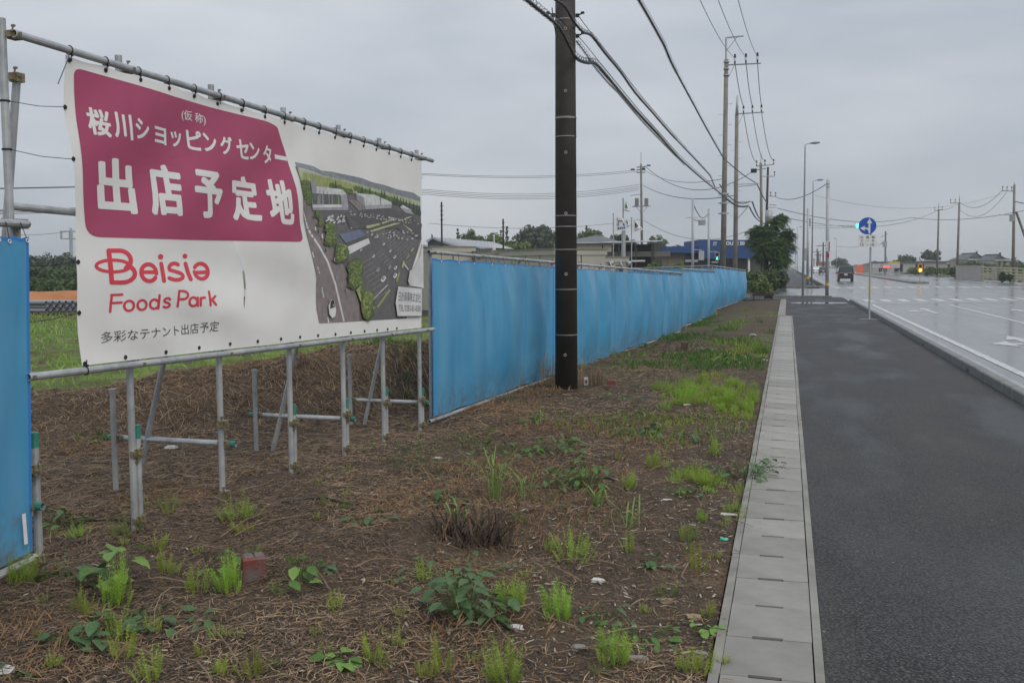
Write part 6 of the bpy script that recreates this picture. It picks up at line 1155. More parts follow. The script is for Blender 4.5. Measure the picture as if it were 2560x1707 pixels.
for i, (u, v, w_, d, c_, vb, lab) in enumerate(((2266, 638, 46, 240, 'dark', 668, 'dark round tree left of the dome-shaped tree'), (2242, 650, 30, 240, 'mid', 668, 'small tree beside the yellow banners'), (2328, 626, 52, 232, 'dark', 664, 'dome-shaped dark tree behind the yellow beacon'), (2097, 641, 38, 280, 'hazy', 674, 'far hazy tree above the black van'), (2118, 657, 26, 330, 'hazy', 674, 'small far tree right of the hazy one'), (2410, 652, 40, 160, 'mid', 672, 'hedge shrub at the left end of the tall hedge'), (2440, 650, 46, 158, 'mid', 672, 'middle shrub of the tall hedge before the left house'), (2475, 652, 44, 156, 'mid', 672, 'right shrub of the tall hedge before the houses'), (2510, 660, 40, 160, 'light', 674, 'pale shrub below the pale-walled house'), (2552, 655, 26, 140, 'mid', 675, 'shrub at the right frame edge'), (2386, 664, 20, 135, 'dark', 690, 'dark bush at the left end of the concrete wall'), (2325, 664, 40, 170, 'mid', 680, 'bushy weeds behind the yellow beacon'), (2290, 668, 40, 175, 'light', 682, 'pale weeds left of the yellow beacon'), (2360, 668, 44, 160, 'light', 682, 'pale weeds before the low tiled house'), (2506, 680, 16, 100, 'dark', 698, 'dark weed clump in front of the railing'), (2525, 684, 14, 98, 'mid', 698, 'small weed clump in front of the wall panel'), (2385, 655, 40, 230, 'hazy', 670, 'hazy far tree between the low house and the hedge'), (2200, 660, 26, 330, 'hazy', 674, 'far hedge behind the guardrail'), (2460, 658, 200, 260, 'hazy', 672, 'long far hedge line under the tiled roofs'))):
    tree(lab, u, v, d, w_ * 1.15, .3, c_, 1100 if w_ < 100 else 2500, 200 + i, vbot=vb, group=RG, name='tree' if i < 5 else 'bush', cat='tree' if i < 5 else 'bush')
a, b2 = z8b(868, 935, 190), z8b(1130, 930, 165); o = thing('guardrail', 'white steel guardrail on the far side of the road', 'guardrail', (a.x, a.y, 0)); m = MB(); Rm = Matrix.Rotation(math.atan2(b2.y - a.y, b2.x - a.x), 3, 'Z'); m.box((a + b2) / 2 + Vector((0, 0, .95)), ((b2 - a).length, .1, .75), 0, Rm); m.build('beam', WHITEP, o)
for k in range(6): q = a.lerp(b2, k / 5); m = MB(); m.box((q.x, q.y, .45), (.16, .16, 1.3)); m.build('post', STEELF, o)
p = z8b(1005, 890, 160); o = thing('led_board', 'lit red message board beyond the guardrail', 'message board', (p.x, p.y, 0)); m = MB(); m.box(p + Vector((0, .12, 0)), (1.25, .2, .40)); m.build('cabinet', BLACKP, o); m = MB(); m.box(p, (1.12, .02, .30)); m.build('lit_panel', emit('red_led', (1, .10, .09), 1.5), o); m = MB(); [m.tube([(p.x + k, p.y + .12, 0), (p.x + k, p.y + .12, p.z - .2)], .06, 5) for k in (-.5, .5)]; m.build('leg', STEELF, o)
YF_ = mat('yellow_banner_cloth', (.62, .40, .03), rough=.6)
for lab, x, y0, y1, w_ in (('widest yellow advertising banner by the far road', 1085, 840, 895, .85), ('middle yellow advertising banner by the far road', 1048, 850, 893, .45), ('low yellow advertising banner just above the red message board', 992, 862, 882, .8)):
    a, b2 = z8b(x, y1, 180), z8b(x, y0, 180); o = thing('nobori_banner', lab, 'banner', (a.x, a.y, .3), 'yellow banners by the far road'); m = MB(); m.tube([(a.x - w_, a.y, .2), (a.x - w_, a.y, b2.z + .1)], .04, 5); m.build('pole', STEELF, o); m = MB(); m.box((a + b2) / 2, (w_ * 2, .04, b2.z - a.z)); m.build('cloth', YF_, o)
a, b2 = z8b(708, 915, 230), z8b(796, 915, 230); o = thing('road_barrier', 'orange plastic road barrier beyond the central strip', 'barrier', (a.x, a.y, 0))
for k in range(2): m = MB(); q = a.lerp(b2, .25 + .5 * k); m.box((q.x, q.y, .95), (a - b2).length * .47 * Vector((1, 0, 0)) + Vector((0, .5, 1.9))); m.build('panel', emit('orange_barrier', (.8, .16, .07), .25) if False else (bpy.data.materials.get('orange_barrier') or mat('orange_barrier', (.75, .15, .07), rough=.5)), o)
# vehicles seen from behind
def car(label, u, vb, d, W_, H, Lc, paint, boxy=True, plate_=True):
    p = at_d(u, vb, d); p.z = RZ + .003; dirv = Vector((.02, 1, 0)).normalized(); R3 = Matrix.Rotation(-.02, 3, 'Z'); o = thing('parked_car' if False else 'car', label, 'car', p)
    T = lambda x, y, z: p + R3 @ Vector((x, y, z))
    prof = [(0, .34), (.03, .95), (.10 if boxy else .25, 1.0 if not boxy else 1.05), (.22 if boxy else .75, H - .08), (.45 if boxy else 1.1, H), (Lc * .62, H - .01), (Lc * .74, H * .62), (Lc * .97, H * .52), (Lc, .7), (Lc, .32)]
    m = MB(); n = len(prof); hw = W_ / 2; vs = []
    for s_ in (-1, 1):
        for y, z in prof: k = hw * (1 if z < H * .58 else 1 - .13 * (z - H * .58) / (H * .42)); vs.append(T(s_ * k, y, z))
    m.add(vs, [tuple(range(n)), tuple(range(2 * n - 1, n - 1, -1))] + [(i, (i + 1) % n, n + (i + 1) % n, n + i) for i in range(n)]); m.build('body', paint, o)
    zb_, zt_ = H * .58, H - .14; y0, y1 = (.085, .2) if boxy else (.3, .7); m = MB(); quadmesh(m, [T(-hw * .80, y0 - .03, zb_), T(hw * .80, y0 - .03, zb_), T(hw * .76, y1 - .03, zt_), T(-hw * .76, y1 - .03, zt_)]); m.build('rear_window', GLASS, o, fix=False)
    for s_ in (-1, 1):
        m = MB(); quadmesh(m, [T(s_ * hw * .97, .5, zb_), T(s_ * hw * .97, Lc * .62, zb_), T(s_ * hw * .91, Lc * .56, zt_), T(s_ * hw * .91, .6, zt_)]); m.build('side_window', GLASS, o, fix=False)
        m = MB(); m.box(T(s_ * hw * .93, -.005, H * .48), (.16, .07, .32)); m.build('tail_light', bpy.data.materials.get('tail_lens') or mat('tail_lens', (.30, .02, .02), rough=.2), o)
        m = MB(); m.box(T(s_ * (hw + .1), Lc * .62, H * .56), (.18, .1, .16)); m.build('mirror', paint, o)
        for y in (.75, Lc - .8): m = MB(); m.tube([T(s_ * (hw - .2), y, .31), T(s_ * (hw + .005), y, .31)], .31, 16); wh = m.build('wheel', BLACKP, o); m = MB(); m.tube([T(s_ * (hw - .0), y, .31), T(s_ * (hw + .012), y, .31)], .19, 12); m.build('rim', STEELF, wh)
    m = MB(); m.box(T(0, -.03, .45), (W_ * .96, .12, .22)); m.build('bumper', paint, o); m = MB(); m.box(T(0, -.03, H * .45), (.36, .03, .19)); m.build('number_plate', WHITEP, o)
    m = MB(); m.box(T(0, .02, H * .555), (W_ * .82, .07, .05)); m.build('chrome_strip', STEELF, o); return o
car('black boxy minivan driving away on the wet road', 2114.5, 705, 116, 1.70, 1.82, 4.6, mat('black_paint', (.012, .013, .017), rough=.2)); car('white car driving away, ahead of the black van', 2043, 678.5, 236, 1.78, 1.62, 4.4, mat('white_car_paint', (.75, .75, .76), rough=.2), False); car('dark car driving away between the white car and the pole', 2058, 681, 205, 1.72, 1.58, 4.2, mat('dark_car_paint', (.03, .032, .04), rough=.2), False); car('small silver car far ahead left of the white car', 2026, 678, 250, 1.7, 1.5, 4.2, mat('silver_car_paint', (.30, .32, .36), rough=.25), False)
p = z8b(380, 855, 340); m = MB(); m.box((p.x, p.y, 2.6), (4.4, 4, .9)); m.box((p.x, p.y + .2, 1.1), (4.2, 3.6, 2.1), 1); tag(m.build('far_shop', [mat('red_roof', (.35, .05, .05), rough=.6), WALLC], None, (p.x, p.y, 0)), 'far red-topped building straight above the dark car', 'building')
# dark little frame lying near the end of the verge
z9 = lambda x, y: at_g(1840 + x / 6.533, 700 + y / 6.533)
p = z9(440, 330); o = thing('equipment_stand', 'small dark metal frame standing by the footway corner', 'frame', p); m = MB(); [m.tube([p + Vector((x, y, 0)), p + Vector((x, y, .48))], .03, 5) for x in (-.5, .1, .5) for y in (-.12, .12)]; m.build('leg', WOODP, o); m = MB(); m.box(p + Vector((0, -.12, .30)), (1.15, .05, .12)); m.box(p + Vector((0, .12, .36)), (1.15, .05, .10)); m.box(p + Vector((.3, 0, .2)), (.4, .2, .22)); m.build('bar', WOODP, o)
# ------------------------------------------------------------------ straw, stubble, pebbles on the soil
def scatter(n, x0_, x1_, y0, y1): return x0_ + (x1_ - x0_) * nr.rand(n), y0 + (y1 - y0) * nr.rand(n)
def strips(X, Y, L, Wd, lift, tilt, curl):
    n = len(X); a = nr.rand(n) * 2 * np.pi; dx, dy = np.cos(a), np.sin(a); P = []
    for k, s in enumerate((-.5, 0.0, .5)):
        cx = X + dx * L * s + (-dy) * curl * L * (0 if k == 1 else 1); cy = Y + dy * L * s + dx * curl * L * (0 if k == 1 else 1)
        z = gz(cx, cy) + lift + tilt * (s + .5) * L; w_ = Wd * (1 if k == 1 else .6)
        P.append(np.stack([cx - dy * w_ / 2, cy + dx * w_ / 2, z + w_ * .25], 1)); P.append(np.stack([cx + dy * w_ / 2, cy - dx * w_ / 2, z - w_ * .05], 1))
    V = np.stack(P, 1).reshape(-1, 3); b_ = np.arange(n)[:, None] * 6; Fq = np.concatenate([b_ + np.array([0, 1, 3, 2]), b_ + np.array([2, 3, 5, 4])], 0); return V, Fq
STRAW = [mat('tan_straw', (.43, .315, .19), (.29, .20, .12), 9, .8), mat('brown_straw', (.245, .162, .10), (.145, .094, .06), 9, .85), mat('grey_straw', (.095, .068, .050), (.045, .033, .026), 9, .85), mat('orange_straw', (.35, .21, .105), (.23, .135, .068), 9, .85)]
def straw_ok(X, Y):
    m_ = fbm(X * .9, Y * .9, 3, 61) + .5 * fbm(X * 3.1, Y * 3.1, 2, 66); edge = sstep(-.6, -2.6, X) * .46; return nr.rand(len(X)) < np.clip(.42 + m_ * 1.8 + edge - .30, .07, 1)
for k, (frac, lmin, lmax, wd) in enumerate(((.24, .03, .13, .0036), (.42, .025, .11, .0042), (.33, .025, .10, .0044), (.12, .03, .10, .0036))):
    XX, YY = [], []
    for (n, a0, a1, b0, b1) in ((150000, -5.2, -.36, 3.0, 7.5), (105000, -4.8, -.36, 7.5, 13), (46000, -4.6, -.36, 13, 26), (170000, -13, -4.2, 4.5, 15.5)):
        X, Y = scatter(int(n * frac), a0, a1, b0, b1)
        if a1 < -4:
            q, t_ = mound_q(X, Y); ok = (q > -5) & (q < 3.2) & (t_ < 12) & (X < -4.7) & (nr.rand(len(X)) < np.clip(.8 + 2 * fbm(X * 1.5, Y * 1.5, 2, 71), .1, 1))
        else: ok = straw_ok(X, Y) & ((k != 0) | (fbm(X * .7, Y * .7, 3, 101) > -.01)) if k != 3 else straw_ok(X, Y) & (fbm(X * .8, Y * .8, 2, 90) > 0.02)
        XX.append(X[ok]); YY.append(Y[ok])
    X, Y = np.concatenate(XX), np.concatenate(YY); n = len(X); L = lmin + (lmax - lmin) * nr.rand(n) ** 2; far = np.clip(Y / 9, 1, 2.2)
    V, Fq = strips(X, Y, L * np.where(X + Y * 0 < -4.6, 1.9, np.where(Y > 12, 1.3, 1)), wd * far * (.7 + .7 * nr.rand(n)), .002 + .022 * nr.rand(n) ** 2, (nr.rand(n) - .4) * .22, (nr.rand(n) - .5) * .22)
    kind(link('dead_grass', npmesh('dead_grass', V, Fq, STRAW[k])), 'stuff')
# short upright dry stubble in orange-brown patches
def blades(X, Y, H, Wd, lean, m_, name, st=True):
    n = len(X); a = nr.rand(n) * 2 * np.pi; b_ = nr.rand(n) * 2 * np.pi; z = gz(X, Y) - .005; wx, wy = np.cos(a) * Wd / 2, np.sin(a) * Wd / 2; lx, ly = np.cos(b_) * lean * H, np.sin(b_) * lean * H
    V = np.stack([np.stack([X - wx, Y - wy, z], 1), np.stack([X + wx, Y + wy, z], 1), np.stack([X + wx * .6 + lx * .4, Y + wy * .6 + ly * .4, z + H * .6], 1), np.stack([X - wx * .2 + lx, Y - wy * .2 + ly, z + H], 1)], 1).reshape(-1, 3)
    me = npmesh(name, V, np.arange(n * 4).reshape(-1, 4), m_); return kind(link(name, me), 'stuff') if st else me
X, Y = scatter(40000, -7.5, -.5, 3.2, 16); ok = (fbm(X * .8, Y * .8, 2, 90) > .06) & (X < -1.0 - .25 * nr.rand(len(X)) * 3); X, Y = X[ok], Y[ok]
blades(X, Y, .03 + .07 * nr.rand(len(X)) ** 2, .003 * np.clip(Y / 8, 1, 2), .9 * nr.rand(len(X)), STRAW[3], 'dry_stubble')
PEB = mat('pebble_grey', (.20, .185, .165), (.10, .09, .08), 20, .8)
n = 2600; X, Y = scatter(n, -2.4, -.36, 3.2, 12); ok = nr.rand(n) < sstep(-2.6, -.6, X); X, Y = X[ok], Y[ok]; n = len(X); s = .004 + .012 * nr.rand(n) ** 3; z = gz(X, Y)
oc = np.array([(1, 0, 0), (0, 1, 0), (-1, 0, 0), (0, -1, 0), (0, 0, .7), (0, 0, -.5)]); V = (np.stack([X, Y, z], 1)[:, None] + oc[None] * s[:, None, None] * (.7 + .6 * nr.rand(n, 6, 1))).reshape(-1, 3); b_ = np.arange(n)[:, None] * 6
kind(link('pebbles', npmesh('pebbles', V, np.concatenate([b_ + np.array(f) for f in ((0, 1, 4), (1, 2, 4), (2, 3, 4), (3, 0, 4), (1, 0, 5), (2, 1, 5), (3, 2, 5), (0, 3, 5))]), PEB)), 'stuff')
CHIP = mat('pale_debris', (.42, .37, .29), (.25, .21, .16), 40, .8); n = 5200; X, Y = scatter(n, -4.2, -.36, 3.2, 16); ok = nr.rand(n) < .15 + .85 * sstep(-3.2, -.8, X); X, Y = X[ok], Y[ok]
V, Fq = strips(X, Y, .012 + .05 * nr.rand(len(X)) ** 2, .006 + .008 * nr.rand(len(X)), .004 + .01 * nr.rand(len(X)), (nr.rand(len(X)) - .3) * .3, 0 * X); kind(link('debris_chips', npmesh('debris_chips', V, Fq, CHIP)), 'stuff')
X, Y = scatter(420, -.36, -.10, 3.2, 22); ok = nr.rand(len(X)) < np.exp(-(X + .36) / .07); X, Y = X[ok], Y[ok]; V, Fq = strips(X, Y, .02 + .07 * nr.rand(len(X)), .003 + .004 * nr.rand(len(X)), .026 + .004 * nr.rand(len(X)), 0 * X, (nr.rand(len(X)) - .5) * .3); kind(link('spilled_straw', npmesh('spilled_straw', V, Fq, STRAW[1])), 'stuff')
X, Y = scatter(260, .2, 3.05, 4, 30); V, Fq = strips(X, Y, .006 + .016 * nr.rand(len(X)) ** 3, .006 + .008 * nr.rand(len(X)) ** 2, 0 * X, 0 * X, 0 * X); V[:, 2] = .004; kind(link('grit', npmesh('grit', V, Fq, CHIP)), 'stuff')
# long broken stalks and twigs
TW = mat('dry_stalk', (.26, .19, .12), (.14, .095, .06), 12, .8); m = MB()
for i in range(110):
    if i < 100: x, y = rng.uniform(-4.4, -.5), rng.uniform(3.6, 15)
    else:
        t_, q = rng.uniform(-1, 7), rng.uniform(-.8, 2.0); x, y = MB0 + MD * t_ + MN * q
    a = rng.uniform(0, 6.28); L = rng.uniform(.2, .75); P = []; bend = rng.uniform(-.5, .5); lift = rng.uniform(.01, .05)
    for k in range(5): f = k / 4; aa = a + bend * f; xx, yy = x + math.cos(aa) * L * f, y + math.sin(aa) * L * f; P.append((xx, yy, float(gz(xx, yy)) + lift * (1 + math.sin(f * 3.1) * 1.5)))
    m.tube(P, [.004, .004, .0035, .003, .002], 5)
kind(m.build('dry_stalks', TW), 'stuff')
for u, v, a, L in ((1235, 1060, .2, .9), (1290, 1075, 2.6, .7), (880, 1180, .7, .6), (1010, 1010, 1.2, .8)):
    p = at_g(u, v); m = MB(); P = [p + Vector((math.cos(a) * L * f - L / 2, math.sin(a) * L * f * .6, .03 + .10 * math.sin(f * 3.1))) for f in (0, .2, .45, .7, 1)]; m.tube(P, [.009, .008, .007, .006, .004], 6); m.tube([P[2], P[2] + Vector((.12, .10, .10))], .004, 5); tag(m.build('fallen_branch', TW, None, p), {1235: 'curved dry branch left of the pole foot, nearest the fence corner', 1290: 'dry forked branch lying below the blue fence corner', 880: 'dry bent branch lying below the banner frame posts', 1010: 'dry twig standing off the ground by the last frame post'}[u], 'branch', 'dry branches on the soil')

# ------------------------------------------------------------------ living plants
HT = [leafmat('horsetail_green', (.25, .44, .04), (.34, .52, .06), 6), leafmat('horsetail_yellowgreen', (.30, .41, .05), (.38, .46, .07), 6), leafmat('horsetail_dark', (.14, .25, .035), (.20, .31, .045), 6)]
for q_ in HT:      # no two clumps quite the same green
    t = q_.node_tree; oi = t.nodes.new('ShaderNodeObjectInfo'); hv_ = t.nodes.new('ShaderNodeHueSaturation'); mxn = [n for n in t.nodes if n.type == 'MIX_RGB'][0]; rr_ = t.nodes.new('ShaderNodeMapRange'); rr_.inputs[3].default_value = .72; rr_.inputs[4].default_value = 1.12; t.links.new(oi.outputs['Random'], rr_.inputs[0]); t.links.new(rr_.outputs[0], hv_.inputs['Value']); mq = t.nodes.new('ShaderNodeMath'); mq.operation = 'MULTIPLY_ADD'; mq.inputs[1].default_value = .03; mq.inputs[2].default_value = .478; t.links.new(oi.outputs['Random'], mq.inputs[0]); t.links.new(mq.outputs[0], hv_.inputs['Hue'])
    tg = [l.to_socket for l in mxn.outputs[0].links]; t.links.new(mxn.outputs[0], hv_.inputs['Color']); [t.links.new(hv_.outputs[0], s_) for s_ in tg]
def horsetail(seed, nst, rad, h, m_, sp=.28):
    r_ = random.Random(seed); V = []; Fq = []
    def tri(a, b_, c_): V.extend([a, b_, c_]); Fq.append((len(V) - 3, len(V) - 2, len(V) - 1))
    for i in range(nst):
        a = r_.uniform(0, 6.28); q = rad * r_.random() ** .5; base = Vector((math.cos(a) * q, math.sin(a) * q, -.02)); H = h * r_.uniform(.5, 1.0) * (1.05 - .6 * (q / rad) ** 1.5); tip = base + Vector((math.cos(a) * H * sp * (q / rad) * 1.3 + r_.gauss(0, .06) * H, math.sin(a) * H * sp * (q / rad) * 1.3 + r_.gauss(0, .06) * H, H + .02))
        for b2 in (0, 1.57): o_ = Vector((math.cos(b2), math.sin(b2), 0)) * .0016; tri(base - o_, base + o_, tip)
        nl = 7
        for k in range(nl):
            c_ = base.lerp(tip, .25 + .7 * k / nl)
            for j in range(6):
                b2 = j * 1.047 + k + r_.uniform(-.2, .2); d = Vector((math.cos(b2), math.sin(b2), 0)); ll = H * .19 * (1.15 - .6 * k / nl) * r_.uniform(.7, 1.2); e = c_ + d * ll * .85 + Vector((0, 0, ll * .8)); s_ = Vector((-d.y, d.x, 0)) * .0013; tri(c_ - s_, c_ + s_, e)
    return npmesh('horsetail_clump', [tuple(v) for v in V], Fq, m_)
HP = [horsetail(1, 34, .065, .30, HT[0], .25), horsetail(2, 18, .05, .24, HT[1], .3), horsetail(3, 11, .04, .17, HT[1], .35), horsetail(4, 26, .09, .24, HT[0], .5), horsetail(5, 12, .05, .20, HT[2], .4), horsetail(6, 46, .16, .27, HT[0], .4)]
ORD = ['first', 'second', 'third', 'fourth', 'fifth', 'sixth', 'seventh', 'eighth', 'ninth', 'tenth']
def plant(me, u, v, s, label, cat='plant', group=None, name=None, sz=1.0, lift=0):
    p = at_g(u, v); o = bpy.data.objects.new(name or me.name.split('.')[0], me); COL.objects.link(o); o.location = p + Vector((0, 0, lift)); o.rotation_euler = (rng.uniform(-.2, .2), rng.uniform(-.2, .2), rng.uniform(0, 6.28)); o.scale = (s * rng.uniform(.85, 1.2), s * rng.uniform(.85, 1.2), s * sz * rng.uniform(.75, 1.15)); WORLD[o] = p; return tag(o, label, cat, group)
HG = 'horsetail clumps on the bare soil'
named = [(1396, 1546, 0, 1.0, 'dense upright horsetail clump right of the dark leafy plant, on bare soil'), (1272, 1520, 0, .9, 'horsetail clump touching the right side of the dark leafy plant'), (1265, 1704, 0, .95, 'tall horsetail clump cut by the bottom edge, below the dark leafy plant'), (1532, 1655, 0, .95, 'tall horsetail clump with a lower shoot at its left, bottom right soil'), (1437, 1397, 3, 1.15, 'feathery two-part horsetail clump in the middle of the bare soil'), (1725, 1680, 1, .8, 'yellow-green horsetail by the gutter edge at the very bottom, left one'), (1758, 1684, 1, .75, 'yellow-green horsetail by the gutter edge at the very bottom, right one'), (1107, 1677, 1, 1.0, 'thin horsetail clump near the bottom, left of the tall cut one'), (1070, 1692, 2, .9, 'tiny horsetail tuft at the bottom left of the thin clump'), (374, 1697, 1, 1.05, 'slender horsetail standing alone at the bottom left'), (1757, 1303, 0, .55, 'ball-shaped bright horsetail tuft left of the white stick'), (1834, 1278, 3, .75, 'wide leaning horsetail just above the white stick'), (1852, 1300, 1, .6, 'horsetail sprouting against the gutter edge beside the white stick'), (1743, 1426, 1, .95, 'yellow-green horsetail with a pale stem beside the green scrap'), (1667, 1487, 4, .9, 'faint horsetail between the two leafy seedlings on dark soil'), (1723, 1352, 4, 1.25, 'tall dull green horsetail left of the green scrap'), (1572, 1221, 0, .75, 'narrow upright horsetail right of the bushy weeds'), (1631, 1169, 0, .75, 'bright fan-shaped horsetail left of the big green patch'), (1784, 1137, 0, .9, 'tall horsetail left of the ivy that reaches the gutter, higher up'), (419, 1434, 1, 1.0, 'horsetail tuft left of the near red block'), (493, 1480, 1, 1.0, 'horsetail tuft in front of the near red block, to its left'), (574, 1478, 0, .95, 'horsetail hugging the left foot of the near red block'), (291, 1512, 0, 1.15, 'tall horsetail column under the big-leaved plant'), (288, 1566, 4, 1.15, 'dull horsetail column below the one under the big-leaved plant'), (300, 1598, 2, 1.3, 'pale rosette of horsetail below the dull column'), (308, 1642, 1, .9, 'horsetail tuft at the foot of the plant column, bottom left'), (47, 1455, 0, .9, 'horsetail beside the end of the lowest blue fence rail'), (98, 1455, 4, .8, 'faint horsetail just right of the rail end'), (629, 1694, 1, .75, 'small horsetail tuft at the bottom, left of its darker twin'), (667, 1680, 4, .8, 'darker small horsetail tuft at the bottom, right of its paler twin'), (931, 1646, 1, .95, 'horsetail tuft beside the light green rosette'), (991, 1610, 2, 1.0, 'small horsetail right of the light green rosette'), (319, 1340, 4, 1.5, 'drooping horsetail at the foot of the second frame post'), (200, 1343, 3, .7, 'fan-shaped horsetail right of the near fence post'), (421, 1277, 4, 1.3, 'dull horsetail between the second and third frame posts'), (597, 1297, 3, 1.2, 'tall drooping horsetail in front of the third frame post'), (621, 1327, 2, .9, 'small horsetail below the drooping one at the third post'), (213, 1540, 1, .9, 'upright horsetail left of the plant column')]
for u, v, k, s, lb in named: plant(HP[k], u, v, s, lb, 'plant', HG)
# the big bright patch beside the gutter, the green drift across the verge and the ones strewn about
for i in range(64): plant(HP[rng.choice((0, 3, 5, 3))], min(1885, rng.gauss(1745, 55)), rng.gauss(988, 15), rng.uniform(.5, 1.05), 'bright green horsetail clump in the dense patch left of the gutter, beyond the leafy vine', 'plant', 'horsetail clumps in the dense far patch')
for i in range(34): plant(HP[rng.choice((0, 1, 3))], rng.uniform(1800, 1890), rng.uniform(960, 1060), rng.uniform(.6, .95), 'yellow-green horsetail clump in the loose strip between the dense patch and the gutter', 'plant', 'horsetail clumps in the loose strip')
for i in range(24): plant(HP[rng.choice((5, 3, 3, 1))], rng.gauss(1765, 45), rng.gauss(1198, 17), rng.uniform(.35, .75), 'bright grassy horsetail clump in the green drift that ends at the gutter vine', 'plant', 'horsetail clumps in the green drift')
LMK = [(635, 1440, 'near red block'), (1178, 1350, 'cut reed stump'), (1165, 1540, 'large dark leafy plant'), (1493, 1453, 'white paper scrap'), (1809, 1349, 'turquoise scrap'), (1529, 972, 'far red block'), (357, 1311, 'second frame post'), (573, 1241, 'third frame post'), (743, 1175, 'fourth frame post'), (873, 1126, 'fifth frame post'), (292, 1470, 'big-leaved plant'), (850, 1655, 'light green rosette'), (1868, 1190, 'vine at the gutter'), (1465, 1215, 'bushy dark weed mound'), (385, 1560, 'five-leaved plant'), (1094, 1145, 'white scrap by the fence corner'), (1665, 1506, 'tan stone'), (930, 1300, 'blue-green seedling')]
USED = set()
for i in range(95):
    u, v = rng.uniform(60, 1850), 1000 + 690 * rng.random() ** .8
    if v < 1390 - .27 * u - 60: continue
    lm = min(LMK, key=lambda q: math.hypot((q[0] - u) * .8, (q[1] - v) * 1.6)); du, dv_ = u - lm[0], v - lm[1]; s_ = rng.uniform(.4, .85); far_ = math.hypot(du, dv_ * 2) > 130
    sd = ('right of' if du > 0 else 'left of') if abs(du) > abs(dv_) * 2 else ('in front of' if dv_ > 0 else 'behind'); lb = '%s horsetail shoot %s %s the %s' % ('tiny' if s_ < .55 else 'small' if s_ < .7 else 'taller', 'some way' if far_ else 'just', sd, lm[2])
    if lb in USED: continue
    USED.add(lb); plant(HP[rng.choice((2, 2, 4, 1))], u, v, s_, lb, 'plant', 'stray horsetail shoots')
# broad-leaved plants: each leaf a folded little surface
LB = [leafmat('leaf_blue_green', (.055, .12, .045), (.10, .18, .07), 7), leafmat('leaf_mid_green', (.06, .14, .022), (.10, .20, .035), 7), leafmat('leaf_light_green', (.14, .27, .05), (.20, .33, .07), 7)]
LSH = [(0, 0, 0), (.33, .34, .06), (.42, .0, -.02), (.33, -.34, .06), (.72, .27, .02), (.80, 0, -.07), (.72, -.27, .02), (1.06, 0, -.16)]
LFC = [(0, 2, 1), (0, 3, 2), (1, 2, 5, 4), (2, 3, 6, 5), (4, 5, 7), (5, 6, 7)]
def one_leaf(m_): return npmesh('leaf', LSH, [(a[0], a[1], a[2], a[-1]) if len(a) == 4 else (a[0], a[1], a[2], a[2]) for a in LFC], m_) if False else _leaf(m_)
def _leaf(m_):
    me = bpy.data.meshes.new('leaf'); me.from_pydata(LSH, [], LFC); me.materials.append(m_); me.polygons.foreach_set('use_smooth', [True] * len(LFC)); me.update(); return me
LEAFM = [_leaf(q) for q in LB]
def leafplant(label, u, v, n, rad, h, size, k, group='broad-leaved weeds on the soil', stem=True, seed=0, parts=True, name='leafy_weed'):
    p = at_g(u, v); o = thing(name, label, 'plant', p, group); r_ = random.Random(seed + int(u)); stm = MB(); P = []
    for i in range(n):
        a = r_.uniform(0, 6.28); q = rad * r_.random() ** .6; hh = h * (.25 + .75 * r_.random()) * (1 - .45 * (q / rad) ** 2); c_ = p + Vector((math.cos(a) * q, math.sin(a) * q, 0)); c_.z = float(gz(c_.x, c_.y)) + hh
        yaw = a + r_.uniform(-1, 1); Rq = (Matrix.Rotation(yaw, 3, 'Z') @ Matrix.Rotation(r_.uniform(-.15, .6), 3, 'Y') @ Matrix.Rotation(r_.uniform(-.35, .35), 3, 'X')); s = size * r_.uniform(.6, 1.15)
        if parts: inst('leaf', LEAFM[k if r_.random() < .8 else max(0, k - 1)], o, c_, Rq.to_quaternion(), s)
        else: P.append((c_, Rq, s))
        g = p + Vector((math.cos(a) * q * .35, math.sin(a) * q * .35, -.01)); stm.tube([g, g.lerp(c_, .5) + Vector((0, 0, .02)), c_], [.0028, .0022, .0016], 4)
    stm.build('stem', LB[1], o)
    if not parts:
        V = []; Fq = []
        for c_, Rq, s in P:
            b0 = len(V); V += [tuple(c_ + Rq @ Vector(q) * s - p) for q in LSH]; Fq += [tuple(i + b0 for i in f) for f in LFC]
        me = bpy.data.meshes.new('leaves'); me.from_pydata(V, [], Fq); me.materials.append(LB[k]); c2 = bpy.data.objects.new('leaves', me); COL.objects.link(c2); c2.parent = o
    return o
